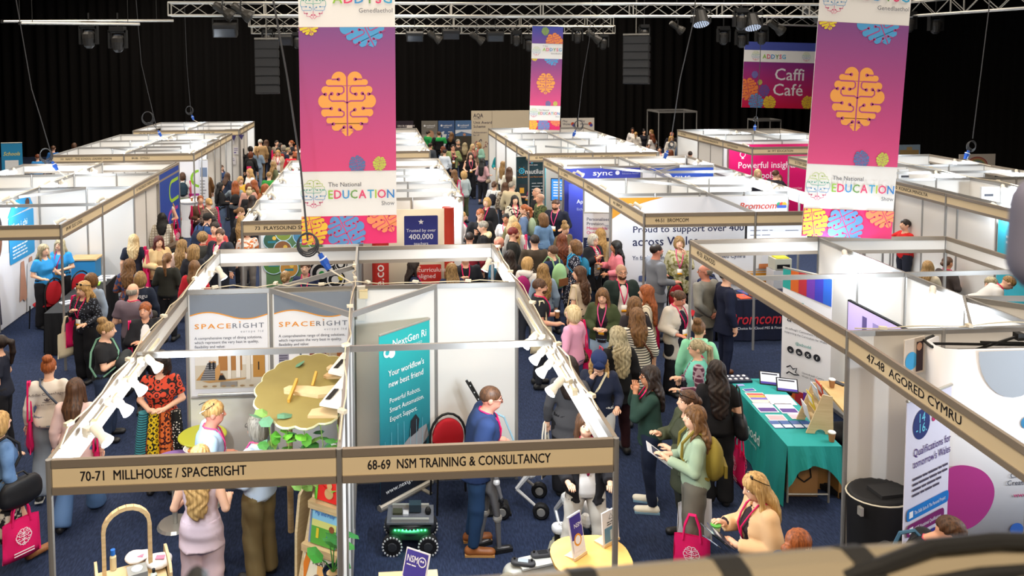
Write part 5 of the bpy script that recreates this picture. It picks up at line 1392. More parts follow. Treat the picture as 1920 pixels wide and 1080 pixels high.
p = person(4.38, 2.20, 185, 'woman with brown hair and black jacket, white tee and white flared trousers', H=1.66, lod=0, hair='long',hc='brown',top='#e6e3e0',jk='#1b1a1e',jhem=.8,arms=BB,bot='#d9d3c8',bk='flare',legs='wide',lan=PINK,shoe='#2a2422')
p = person(5.58, 0.94, 272, 'woman with highlighted blond hair and a beige blazer reading leaflets', H=1.66, lod=0, hair='long',hc='blond',top='#2a2024',jk='#d3ab80',arms=('read','hold'),bot='#20232e',lan=PINK,badge=True,nod=20)
glasses_up(p)
booklets(p)
p = person(5.48, 0.15, 70, 'woman with tied ginger brown hair whose head rises over the rail', H=1.64, lod=0, hair='lowbun',hc='ginger',top='#3a4458',bot='#20232e')
p = person(6.49, 0.27, 115, 'man with short brown hair and black jacket, blue rucksack strap, head bent', H=1.72, lod=0, sex='m',hair='short',hc='brown',skin='p',top='#1b1b1f',bot='#20232e',lan='#e0506a',nod=30,lean=14)
backpack(p,'black rucksack with slate blue straps on the bending man','#1f1f22',strap='#3d6684')
p = person(7.44, 8.59, 82, 'bald-crowned man in a grey suit holding a folder at the mural', H=1.80, lod=1, sex='m',hair='crop',hc='dark',skin='r',beard='grey',top='#777b84',hem=.72,bot='#5f636c',arms=BB,loose=.19,wide=1.06)
p = person(8.23, 9.48, 195, 'woman with light brown hair and a green floral tunic, hand at her ear', H=1.72, lod=1, hair='bob',hc='dirty',top='#b3ad8c',tp='blotch',tc2='#77733f',hem=.62,arms=('down','face'),bot='#1b1c22',lan='#e0508a',badge=True,loose=.17)
p = person(7.81, 7.27, 335, 'bald man in a grey tweed blazer with dark elbow patches, hands behind his back', H=1.76, lod=1, sex='m',hair='fringe',hc='grey',skin='r',glasses=True,top='#8a8880',tp='cloth',tc2='#77756e',hem=.70,arms=('back','back'),bot='#46484a',loose=.18,turn=-45)
patches(p)
p = person(7.97, 6.83, 95, 'person in a dark navy suit and brown shoes mostly hidden by the slanting fascia', H=1.80, lod=1, sex='m',hair='short',hc='dark',top='#141b33',hem=.72,bot='#141b33',shoe='#6a3d20')
p = person(13.80, 10.79, 272, 'woman with dark ponytail and a red and black top behind the near right stand', H=1.68, lod=2, hair='pony',hc='dark',top='#c81f1f',tp='cloth',tc2='#b01818',arms=('out','bent'),bot='#1b1d2a')
p = person(14.47, 9.20, 205, 'young man with dark hair and a navy sports polo, blue lanyard, looking down', H=1.76, lod=2, sex='m',hair='short',hc='black',skin='t',top='#1b2436',sl='short',lan='#2f86d0',bot='#20232e',nod=28)
p = person(13.09, 9.10, 60, 'woman with long ash blond hair seated in the rear cell', H=1.64, lod=1, hair='long',hc='dirty',top='#b5a890',legs='sit',arms=('lap','lap'),bot='#33363f')
p = person(13.62, 9.27, 75, 'woman with dark tied hair and pink lanyard seated at the paper-strewn table', H=1.68, lod=2, hair='lowbun',hc='brown',skin='t',top='#3f3633',legs='sit',sl='elbow',arms=HH,bot='#33363f',lan=PINK)
p = person(12.71, 7.46, 110, 'person in a pale grey top stooping over the rear table', H=1.66, lod=1, hair='short',hc='dirty',top='#c5c3c0',sl='short',arms=('fwd','fwd'),lean=50,lan=PINK)
p = person(13.49, 7.86, 265, 'person with grey blond hair and a taupe coat seated in the rear cell', H=1.68, lod=1, hair='long',hc='ashy',top='#6a5a44',legs='sit',arms=('fwd','lap'),bot='#33363f',lean=10)
p = person(3.31, 2.66, 92, 'man with thinning dark hair and glasses in a navy blazer and blue jeans', H=1.78, lod=0, sex='m',hair='crop',hc='brown',skin='r',glasses=True,top='#3f6a86',jk='#1d3058',jhem=.78,arms=BB,bot='#1f3a5c',shoe='#8a4f22',sole='#b98a50',lan=PINK,lean=12,wide=1.06)
p = person(0.49, 2.53, 75, 'man with sandy hair and sunglasses on his head, pale blue shirt and green badge', H=1.76, lod=0, sex='m',hair='short',hc='blond',skin='r',top='#aecbe8',arms=HB,bot='#7a6a4c',lan='#e0508a',lean=8)
glasses_up(p)
chestlogo(p)
p = person(1.07, 2.35, 300, 'woman with short grey hair, pale blue blouse, pink lanyard and khaki trousers', H=1.68, lod=0, hair='bob',hc='grey',glasses=True,top='#bcd0ea',arms=BB,bot='#7a6a48',bk='wide',lan='#e0508a',loose=.17)
p = person(-0.36, 4.11, 178, 'woman in a many-coloured African print apron dress under the left fascia', H=1.70, lod=0, hair='curly',hc='dark',top='#c8452c',tp='rings',tc2='#1a1a1a',sl='short',dress=True,hem=.42,arms=HH,bot='#111111')
printskirt(p)
p = person(0.62, 1.79, 4, 'woman with long blond hair in a lilac pink waistcoat suit, seen from behind', H=1.66, lod=0, hair='vlong',hc='blond',top='#d9c3cc',sl='none',arms=BB,bot='#d3bcc6',bk='wide',hem=.74)
p = person(0.72, 7.98, 5, 'person with a smooth honey blond bun behind the poster wall', H=1.62, lod=1, hair='lowbun',hc='dirty',top='#2b2d35')
p = person(1.03, 8.33, 185, 'person in a navy jumper with a pink lanyard behind the poster wall', H=1.70, lod=1, hair='short',hc='brown',top='#1b2340',lan=PINK,badge=True)
p = person(2.94, 8.37, 85, 'dark-haired woman in a navy tee holding a coffee by the red booth', H=1.66, lod=1, hair='wavy',hc='dark',top='#1b2340',sl='short',arms=BB,lan=PINK)
cup(on(p,(.19,.30,1.05))[0],'paper coffee cup held by the woman in the navy tee')
p = person(3.60, 8.17, 350, 'woman with long straight caramel hair behind the white back wall', H=1.64, lod=1, hair='vlong',hc='dirty',top='#1b2340')
p = person(3.89, 8.54, 182, 'man in a black jumper with white lettering and pink lanyard behind the back wall', H=1.78, lod=1, sex='m',hair='short',hc='dark',top='#151820',arms=('chest','down'),lan=PINK)
p = person(15.34, 33.61, 200, 'woman with long dark hair and white jacket at the cafe table', H=1.66, lod=2, hair='long',hc='dark',skin='t',top='#e2dedb')
p = person(15.29, 32.95, 30, 'woman with blond ponytail and white top sitting at the cafe', H=1.50, lod=2, hair='pony',hc='blond',top='#dcd6cc',wide=1.1)
p = person(15.73, 33.02, 180, 'person with tied black hair and dark jacket at the cafe', H=1.60, lod=2, hair='bun',hc='black',top='#20202a')
p = person(15.78, 32.13, 250, 'woman with long wavy fair hair standing at the cafe', H=1.68, lod=2, hair='wavy',hc='dirty',top='#5a5550')
p = person(15.36, 30.83, 330, 'woman with auburn hair and a white tee by the cafe, seen from the side', H=1.60, lod=2, hair='long',hc='auburn',top='#e4e0dc',sl='short',bot='#33363f',wide=1.12)
p = person(15.96, 29.92, 180, 'bald person far off by the tall metal frame', H=1.78, lod=2, sex='m',hair='bald',skin='r',top='#20202a')
p = person(15.65, 29.17, 185, 'woman with curly blond hair and white jacket under the hanging blue plug', H=1.66, lod=2, hair='curly',hc='blond',top='#e2dedb',jk='#d8d2ca',bot='#1b1b1f')
p = person(15.66, 27.93, 15, 'person in a denim jacket beside the far stand post', H=1.70, lod=2, hair='short',hc='brown',top='#44597a')
p = person(16.08, 28.18, 20, 'person with black top and a bright pink bag by the far post', H=1.60, lod=2, hair='bob',hc='dark',top='#1b1b1f')
tote(p,'pink bag carried beside the far stand post','rs')
p = person(15.19, 25.50, 0, 'person with ashy hair in an olive coat near the white far wall', H=1.66, lod=2, hair='wavy',hc='ashy',top='#5a563e')
p = person(13.81, 24.48, 10, 'person with fluffy auburn hair behind the far stands', H=1.60, lod=2, hair='curly',hc='auburn',top='#4a3a32')
p = person(14.26, 24.46, 350, 'person with a mousy bob behind the far stands', H=1.60, lod=2, hair='bob',hc='dirty',top='#55504a')
p = person(14.10, 23.26, 20, 'man with receding dark hair, navy top and pink lanyard behind the blue-walled stand', H=1.70, lod=2, sex='m',hair='crop',hc='dark',top='#1b2236',lan=PINK)
p = person(13.73, 25.44, 200, 'person with dark tied hair and white red top at the stand end', H=1.62, lod=2, hair='lowbun',hc='dark',top='#dcd8d4',lan='#d03040')
p = person(14.21, 21.34, 250, 'person in dark headphones by the pink wall', H=1.68, lod=2, hair='crop',hc='dark',top='#20202a')
p = person(13.94, 17.71, 185, 'blond woman smiling before the bright pink wall', H=1.80, lod=2, hair='long',hc='pale',top='#2b2d3a')
p = person(14.24, 17.20, 60, 'man with brown hair and dark suit before the pink wall', H=1.84, lod=2, sex='m',hair='short',hc='brown',top='#23242c')
p = person(14.55, 17.59, 200, 'woman with auburn hair low before the pink wall', H=1.64, lod=2, hair='bob',hc='auburn',top='#23242c')
# ---------------------------------------------------------------- overhead: trusses, lamps, speaker arrays, pipes
STEEL = mat('#b9b6ae', .35, metal=.6, spec=.5)
BLK = mat('#161616', .5)
def truss(name, label, a, b, s=.34, step=.5):
 a, b = Vector(a), Vector(b); L = (b-a).length; d = b-a
 t = thing(name, label, 'truss', a, (0, 0, 0))
 t.rotation_euler = (0, -math.asin(d.z/L), math.atan2(d.y, d.x))
 ch = shared(('chord', round(L, 2)), lambda: MB().tube([(0, 0, 0), (L, 0, 0)], .028, 8).mesh('chord'))
 for y in (0, s):
  for z in (0, s): link('chord', ch, STEEL, t, (0, y, z))
 n = int(L/step); st = L/n
 br = shared(('lace', round(st, 3), s), lambda: MB().bar((0, 0, 0), (st, 0, s), .017).mesh('lacing_bar'))
 br2 = shared(('lace2', round(st, 3), s), lambda: MB().bar((0, 0, s), (st, 0, 0), .017).mesh('lacing_bar'))
 end = shared(('tend', s), lambda: MB().bar((0, 0, 0), (0, 0, s), .03).bar((0, s, 0), (0, s, s), .03).bar((0, 0, 0), (0, s, 0), .03).bar((0, 0, s), (0, s, s), .03).mesh('end_frame'))
 for i in range(n):
  for y in (0, s): link('lacing_bar', br if (i+(y > 0)) % 2 else br2, STEEL, t, (i*st, y, 0))
  if i % 5 == 0: link('end_frame', end, STEEL, t, (i*st, 0, 0))
 link('end_frame', end, STEEL, t, (L, 0, 0))
 for q in (.04, .35, .65, .96): MB().tube([(L*q, s/2, s), (L*q, s/2, 11-a.z-d.z*q)], .012, 5).build('hanging_chain', BLK, t); MB().bar((L*q, 0, s), (L*q, s, s), .03).build('cross_bar', BLK, t)
 return t
truss('lighting_truss', 'nearest silver lattice truss crossing the top of the hall', (-3.18, 16, 6.43), (16.5, 16, 6.36))
truss('lighting_truss', 'middle silver lattice truss hung lower behind the nearest one', (-2.4, 24.5, 6.47), (11.5, 24.5, 6.42), .36)
truss('lighting_truss', 'farthest thin silver truss before the curtain', (-3.6, 33, 6.47), (14.2, 33, 6.41), .38)
truss('lighting_truss', 'short silver truss end above the cafe banner', (17.6, 24.5, 6.5), (20.0, 24.5, 6.42), .36)
truss('lighting_truss', 'silver truss running away along the right of the hall', (18.95, 13.0, 6.43), (18.5, 18.2, 6.43), .42)
def pipe(a, b, label):
 t = thing('lighting_bar', label, 'pipe', a)
 MB().tube([(0, 0, 0), Vector(b)-Vector(a)], .03, 8).build('pipe', STEEL, t)
 MB().box((0, 0, 0), (.06, .08, .08)).build('end_cap', BLK, t)
 for q in (.1, .9): MB().tube([(Vector(b)-Vector(a))*q, (Vector(b)-Vector(a))*q+Vector((0, 0, 11-a[2]))], .008, 5).build('hanging_wire', BLK, t)
pipe((-6.54, 14, 6.18), (-2.55, 14, 6.19), 'long horizontal lamp pipe at the upper left of the hall')
pipe((-5.96, 13.6, 6.12), (-3.23, 13.6, 6.09), 'shorter lamp pipe just under the long one')
def lamp(kind, loc, label, top):
 x, y, z = loc
 if kind == 1:
  t = thing('moving_head_light', label, 'stage light', loc)
  MB().box((0, 0, .34), (.34, .24, .12)).build('base', BLK, t)
  MB().box((-.19, 0, .10), (.05, .14, .44)).box((.19, 0, .10), (.05, .14, .44)).box((0, 0, .28), (.40, .14, .05)).build('yoke', BLK, t)
  h = fix(MB().lathe([(.10, -.02), (.15, .06), (.155, .16), (.12, .34), (.06, .40)], n=14, axis=Matrix.Rotation(math.radians(180), 3, 'X')).build('head', mat('#242220', .45), t, (0, 0, .18)))
  MB().lathe([(.11, 0), (.09, .02)], n=14).build('lens', mat('#3a4350', .1, spec=.8), h, (0, 0, .01))
 elif kind == 2:
  t = thing('spot_lantern', label, 'stage light', loc)
  R = Matrix.Rotation(math.radians(125), 3, 'Y')
  b = fix(MB().lathe([(.08, -.30), (.11, -.26), (.11, .05), (.17, .20), (.18, .30), (.15, .30)], n=14, axis=R).build('barrel', mat('#2a2824', .45), t))
  fix(MB().lathe([(.15, .29), (.02, .27)], n=14, axis=R).build('lens', mat('#3c3f44', .1, spec=.8), b))
  MB().bar((0, -.14, 0), (0, -.14, .26), .03).bar((0, .14, 0), (0, .14, .26), .03).bar((0, -.14, .26), (0, .14, .26), .03).build('yoke', BLK, t)
 elif kind == 3:
  t = thing('flood_light', label, 'stage light', loc)
  MB().box((0, 0, 0), (.62, .28, .34), Matrix.Rotation(.3, 3, 'X')).build('housing', mat('#1b1a19', .5), t)
  MB().box((0, -.13, -.08), (.54, .03, .22), Matrix.Rotation(.3, 3, 'X')).build('front_glass', mat('#2e3238', .15, spec=.7), t)
  MB().bar((-.33, 0, 0), (-.33, 0, .30), .03).bar((.33, 0, 0), (.33, 0, .30), .03).bar((-.33, 0, .3), (.33, 0, .3), .03).build('yoke', BLK, t)
 else:
  t = thing('led_wash_light', label, 'stage light', loc)
  R = Matrix.Rotation(math.radians(155), 3, 'X')
  b = fix(MB().lathe([(.10, -.34), (.19, -.30), (.22, -.05), (.235, .06), (.22, .06)], n=18, axis=R).build('housing', mat('#1d1c1b', .5), t))
  mb = MB()
  pts = [(0, 0)]+[(r*math.cos(a), r*math.sin(a)) for r, n in ((.065, 6), (.125, 12), (.185, 18)) for a in [2*math.pi*k/n for k in range(n)]]
  for u, v in pts:
   c = R @ Vector((u, v, .055)); mb.ball(c, .026, 6, 4)
  o = mb.build('led_lens', mat('#b9c4d6', .3, emit=.55), t); o['kind'] = 'stuff'
  MB().bar((-.27, 0, 0), (-.27, 0, .36), .04).bar((.27, 0, 0), (.27, 0, .36), .04).bar((-.27, 0, .36), (.27, 0, .36), .05).build('yoke', BLK, t)
 MB().bar((0, 0, .3 if kind != 2 else .24), (0, 0, max(.42, top-z+.2)), .03).build('hanger', BLK, t)
LAMPS = [(-4.55, 14.0, 5.75, 1, 6.18), (-3.87, 14.0, 5.65, 1, 6.18), (-1.73, 16.0, 6.55, 2, 6.9), (-1.25, 16.0, 6.53, 2, 6.9), (-1.69, 16.0, 6.03, 3, 6.4), (-1.71, 24.5, 5.95, 1, 6.47), (-1.11, 24.5, 5.95, 3, 6.47), (-0.6, 24.5, 5.85, 1, 6.47), (3.82, 24.5, 6.07, 3, 6.47), (4.56, 24.5, 6.07, 2, 6.47), (5.2, 24.5, 6.15, 3, 6.47), (6.19, 24.5, 6.02, 2, 6.47), (6.9, 24.5, 6.06, 3, 6.47), (7.72, 24.5, 5.9, 1, 6.47), (8.2, 24.5, 5.7, 1, 6.47), (10.09, 24.5, 6.0, 1, 6.47), (10.71, 24.5, 6.05, 2, 6.47), (11.1, 24.5, 5.75, 1, 6.47), (12.71, 24.5, 6.1, 1, 11), (13.99, 24.5, 6.4, 2, 11), (11.36, 16.0, 6.2, 4, 6.5), (12.5, 16.0, 6.2, 1, 6.5), (12.85, 16.0, 6.1, 4, 6.5), (13.83, 20.0, 5.85, 1, 11), (14.45, 20.0, 5.75, 1, 11), (15.13, 20.0, 5.85, 1, 11), (15.6, 20.0, 6.23, 2, 11), (18.95, 17.0, 6.1, 1, 11), (18.12, 17.0, 6.15, 1, 11), (15.17, 17.0, 6.5, 2, 11)]
kn = {1: 'moving-head light', 2: 'spot lantern', 3: 'box flood light', 4: 'round LED wash light'}
def _num(i): return ['first', 'second', 'third', 'fourth', 'fifth', 'sixth', 'seventh', 'eighth', 'ninth', 'tenth', 'eleventh', 'twelfth', 'thirteenth', 'fourteenth', 'fifteenth'][i]
_cnt = {}
for x, y, z, k, tp in sorted(LAMPS, key=lambda q: (q[0]-2.27)/(q[1]+5.46)):
 c = _cnt.get(k, 0); _cnt[k] = c+1
 lamp(k, (x, y, z), 'black overhead %s, %s of its kind counting from the left' % (kn[k], num(c)), tp)
def line_array(loc, rz, n, lab, w=.75):
 t = thing('line_array_speaker', lab, 'speaker', loc, (0, 0, rz))
 MB().bar((-w/2, 0, .05), (w/2, 0, .05), .06).bar((0, 0, .05), (0, 0, 11-loc[2]), .03).build('flying_frame', mat('#77736b', .4), t)
 me = shared(('cab', w), lambda: MB().add([(-w/2, -.02, 0), (w/2, -.02, 0), (w/2, .45, -.04), (-w/2, .45, -.04), (-w/2, -.02, -.28), (w/2, -.02, -.28), (w/2, .45, -.24), (-w/2, .45, -.24)], [(0, 1, 2, 3), (7, 6, 5, 4), (0, 4, 5, 1), (1, 5, 6, 2), (2, 6, 7, 3), (3, 7, 4, 0)]).mesh('cabinet'))
 gr = shared(('grille', w), lambda: MB().box((0, -.03, -.14), (w*.94, .02, .24)).mesh('grille'))
 for i in range(n):
  c = link('cabinet', me, mat('#1f1f20', .5), t, (0, .004*i*i, -.285*i), (-.035*i, 0, 0)); link('grille', gr, mat('#2b2b2c', .7), c)
line_array((-1.15, 20, 5.85), .06, 6, 'tall dark column of hanging loudspeakers beside the big central banner')
line_array((11.55, 22, 6.0), -.45, 6, 'curved hanging column of loudspeakers on the open dark curtain', .9)
# ---------------------------------------------------------------- hanging power cables
CAB = mat('#3a3a3c', .5)
def power(lab, pts, con, hoop, color='#1d4fa8', r=.011, hr=.12):
 t = thing('power_cable', lab, 'cable', pts[0])
 o = Vector(pts[0]); L = [Vector(p)-o for p in pts]
 c = Vector(con)-o; h = Vector(hoop)-o
 MB().tube(L, r, 6).build('cable', CAB, t)
 mb = MB()
 for k in range(3):
  mb.tube([h+Vector((hr*(1+.12*k)*math.cos(a), .02*k-.02, hr*(1.15+.1*k)*math.sin(a)-.02*k)) for a in [2*math.pi*j/18 for j in range(19)]], r*.9, 6)
 mb.build('coil', CAB, t)
 d = (c-h).normalized();
 MB().tube([h-Vector((0, 0, hr)), h.lerp(c, .5), c], r, 6).build('lead', CAB, t)
 q = c
 e = q+Vector((d.x*.16, 0, -.20))
 pl = MB().tube([q, q.lerp(e, .3), q.lerp(e, .32), q.lerp(e, .62), q.lerp(e, .64), e], [.03, .035, .05, .055, .045, .038], 8).build('plug', mat(color, .4), t)
 MB().tube([q.lerp(e, .28), q.lerp(e, .34)], .058, 8).build('collar', mat('#dfe3ea', .4), pl)
 MB().tube([e, e+Vector((.12, -.1, -.05)), e+Vector((.35, -.35, -.12))], .010, 6).build('tail', mat('#d9d2c2', .5), t)
power('thick cable coiled in a hoop with blue plug over the front stand', [(1.41, 4.5, 2.95), (1.33, 4.55, 3.9), (1.18, 4.6, 5.0), (1.0, 4.6, 6.1), (.8, 4.6, 11)], (1.56, 4.5, 2.78), (1.41, 4.5, 2.93), r=.013, hr=.11)
power('cable with blue plug dropping over the near left stand', [(-5.1, 12.9, 3.2), (-5.3, 12.9, 4.0), (-5.46, 12.9, 4.6), (-5.73, 12.9, 6.61), (-5.9, 12.9, 11)], (-5.06, 12.9, 2.95), (-5.2, 12.9, 3.12))
power('cable with ring and blue plug over the left stand of two names', [(-5.2, 22, 2.95), (-5.64, 22, 5.1), (-5.76, 22, 7.3), (-5.8, 22, 11)], (-5.14, 22, 2.82), (-5.48, 22, 3.28), hr=.17)
power('thin cable with blue plug over the farthest left stand', [(-5.4, 28, 3.0), (-5.52, 28, 5.06), (-5.6, 28, 11)], (-5.36, 28, 2.92), (-5.46, 28, 3.15), hr=.13)
power('looped cable with small blue plug over the far right-centre stand', [(9.2, 21, 2.95), (9.36, 21, 4.47), (9.59, 21, 5.83), (9.8, 21, 11)], (9.13, 21, 2.75), (9.24, 21, 2.95), hr=.13)
power('slanting grey cable with large blue plug over the blue-walled stand', [(9.95, 14.4, 3.2), (10.15, 14.4, 4.65), (10.48, 14.4, 6.13), (10.9, 14.4, 11)], (9.85, 14.4, 2.82), (9.95, 14.4, 3.0), hr=.06, r=.014)
power('cable and blue plug over the stand with the pink wall', [(15.5, 21, 3.1), (15.6, 21, 5), (15.66, 21, 11)], (15.47, 21, 2.88), (15.49, 21, 3.1), hr=.06)
power('cable with bundle and blue plug over the right-hand stand', [(16.24, 12, 3.3), (16.37, 12, 4.67), (16.52, 12, 6.28), (16.6, 12, 11)], (16.15, 12, 3.02), (16.22, 12, 3.15), hr=.09)
# ---------------------------------------------------------------- hanging banners
def clipz(mb, name, lo=None, hi=None, x0=None, x1=None):
 me = mb.mesh(name); bm = bmesh.new(); bm.from_mesh(me)
 for co, no in ((lo and (0, 0, lo), (0, 0, -1)), (hi and (0, 0, hi), (0, 0, 1)), (x0 is not None and (x0, 0, 0), (-1, 0, 0)), (x1 and (x1, 0, 0), (1, 0, 0))):
  if co is not None and co is not False:
   bmesh.ops.bisect_plane(bm, geom=bm.verts[:]+bm.edges[:]+bm.faces[:], plane_co=co, plane_no=no, clear_outer=True)
 bm.to_mesh(me); bm.free(); return me
MULTI = ['#8dbb3c', '#d9436f', '#3f8fc9', '#6c9a52', '#d9436f', '#3f9fc9', '#a6c63a', '#d9436f', '#3a7fc0']
def multi(b, s, x, z, size, w):
 """word whose letters each have their own colour"""
 ms = [text_mesh(c, size, .9) for c in s]
 ws = []
 for m in ms:
  xs = [v.co.x for v in m.vertices]; ws.append((min(xs), max(xs)))
 tot = sum(q[1]-q[0] for q in ws)+size*.10*(len(s)-1); k = w/tot; d = b.d()
 for i, (m, q) in enumerate(zip(ms, ws)):
  o = link('letter', m, mat(MULTI[i % 9], .6), b.o, (x-q[0]*k, d, z)); o.scale = (k, 1, 1); x += (q[1]-q[0]+size*.10)*k
def emblem(b, cx, cz, s, col, line, rot=0, w=.028, clip=None):
 f = brain_fill(MB(), cx, cz, s, rot); l = brain_lines(MB(), cx, cz, s, s*w*1.6, rot)
 clip = clip or {}
 o = link('emblem', clipz(f, 'emblem', **clip), mat(col, .6), b.o, (0, b.d(), 0))
 link('circuit_lines', clipz(l, 'circuit_lines', **clip), mat(line, .6), o, (0, -.0012, 0))
def outline_logo(b, cx, cz, s):
 d = b.d()
 for col, lo, hi in (('#a9c24a', cz+s*.45, cz+s*1.1), ('#5fae9a', cz, cz+s*.45), ('#4f8fc0', cz-s*.45, cz), ('#d0507e', cz-s*1.1, cz-s*.45)):
  link('line_emblem', clipz(brain_lines(MB(), cx, cz, s, s*.035, 0, True), 'line_emblem', lo, hi), mat(col, .6), b.o, (0, d, 0))
def banner(label, x, y, z, rz, W, tilt=0.0, full=True):
 k = W/1.3; H = 4.33*k
 b = Board('hanging_banner', label, 'banner', (x, y, z), rz, W, H, '#e3e0dc', .008)
 b.o.rotation_euler = (0, tilt, rz)
 grad = mat('#d24a79', .6, pat='gradz', c2='#7c4b84', scale=1.96*k)
 b.rect(0, 0, W, .39*k, '#dc2f6b'); b.rect(0, 1.01*k, W, 1.96*k, '', m=grad, name='gradient_field'); b.rect(0, 3.6*k, W, .73*k, '', m=mat('#6a4a90', .6, pat='gradz', c2='#3f4c9c', scale=.73*k), name='gradient_field')
 pl = '#a9487f'
 emblem(b, .64*k, 1.93*k, .44*k, '#e79d4e', pl)
 emblem(b, .86*k, 3.03*k, .36*k, '#4f98c9', pl, .45, clip=dict(hi=2.968*k)); emblem(b, .13*k, 3.02*k, .17*k, '#d8c43a', pl, .3, clip=dict(hi=2.968*k, x0=.001))
 emblem(b, .77*k, 1.09*k, .13*k, '#54719f', '#b54877', .3, clip=dict(lo=1.012*k)); emblem(b, 1.07*k, 1.10*k, .105*k, '#bcc74e', '#b54877', -.2, clip=dict(lo=1.012*k))
 emblem(b, .14*k, .20*k, .25*k, '#e3b83c', '#d13a6a', .2, clip=dict(lo=.002, hi=.388*k, x0=.001)); emblem(b, .62*k, .14*k, .30*k, '#5b8cc0', '#d13a6a', .45, clip=dict(lo=.002, hi=.388*k)); emblem(b, 1.12*k, .40*k, .27*k, '#ea8a5a', '#d13a6a', .5, clip=dict(lo=.002, hi=.388*k, x1=W-.001))
 emblem(b, .95*k, 3.62*k, .42*k, '#e0884a', '#b0476f', .3, clip=dict(lo=3.602*k, hi=4.32*k)); emblem(b, .55*k, 4.1*k, .18*k, '#8aa64a', '#55488f', .2)
 outline_logo(b, .17*k, .70*k, .19*k)
 b.text('The National', .37*k, .80*k, .085*k, '#5a5a62'); multi(b, 'EDUCATION', .37*k, .635*k, .165*k, .90*k); b.text('Show', 1.27*k, .535*k, .08*k, '#6a6a72', align='RIGHT')
 outline_logo(b, .20*k, 3.27*k, .19*k)
 b.text('Y Sioe', .46*k, 3.47*k, .085*k, '#6a6a72'); multi(b, 'ADDYSG', .46*k, 3.29*k, .19*k, .80*k); b.text('Genedlaethol', 1.27*k, 3.165*k, .085*k, '#5f5f68', align='RIGHT')
 for xx in (.02, W-.02):
  MB().tube([(xx, 0, H), (xx, 0, 11-z)], .004, 4).build('suspension_wire', BLK, b.o)
 MB().tube([(-.02, 0, H), (W+.02, 0, H)], .018, 6).build('top_bar', STEEL, b.o)
 return b
banner('large pink and purple hanging banner with orange emblem nearest the hall centre', 1.29, 5.0, 2.78, 0, 1.265)
banner('large pink hanging banner with orange emblem above the right stands', 8.30, 5.2, 2.71, 0.0, 1.33, .055)
banner('small distant pink hanging banner with orange emblem under the trusses', 7.82, 22.5, 2.66, 0, 1.12, .03)
cf = Board('cafe_banner', 'wide magenta hanging sign reading Caffi Café before the black curtain', 'banner', (17.85, 27, 3.08), -.02, 3.2, 2.8, '#e3e0dc', .01)
cf.o.rotation_euler = (0, .03, -.02)
for xx in (.05, 3.15): MB().tube([(xx, 0, 2.8), (xx, 0, 7.92)], .006, 4).build('suspension_wire', BLK, cf.o)
cf.rect(0, 0, 3.2, 1.95, '', m=mat('#c0103f', .6, pat='gradz', c2='#7d2c74', scale=1.95), name='gradient_field'); cf.rect(0, 2.45, 3.2, .35, '#45509c', name='top_band')
cf.text('Caffi', 1.35, 1.2, .72, '#d9d4d6', .5); cf.text('Café', 1.30, .55, .72, '#d9d4d6', .5)
emblem(cf, .25, .75, .5, '#d8763a', '#a02a50', .2, clip=dict(x0=.002)); emblem(cf, .62, .22, .38, '#4f86b8', '#a02a50', .3, clip=dict(lo=.002)); emblem(cf, 1.2, .2, .32, '#d8b82f', '#a02a50', .2, clip=dict(lo=.002)); emblem(cf, 2.85, .25, .3, '#d8b82f', '#a02a50', -.2, clip=dict(lo=.002)); emblem(cf, .95, .72, .27, '#5a4a90', '#a02a50', .1); emblem(cf, .5, 1.4, .16, '#5f6aa8', '#8a2a60'); emblem(cf, .74, 1.08, .12, '#b0b04a', '#8a2a60')
outline_logo(cf, .5, 2.2, .2); multi(cf, 'ADDYSG', .8, 2.1, .26, 1.0); outline_logo(cf, 2.7, 2.2, .2)
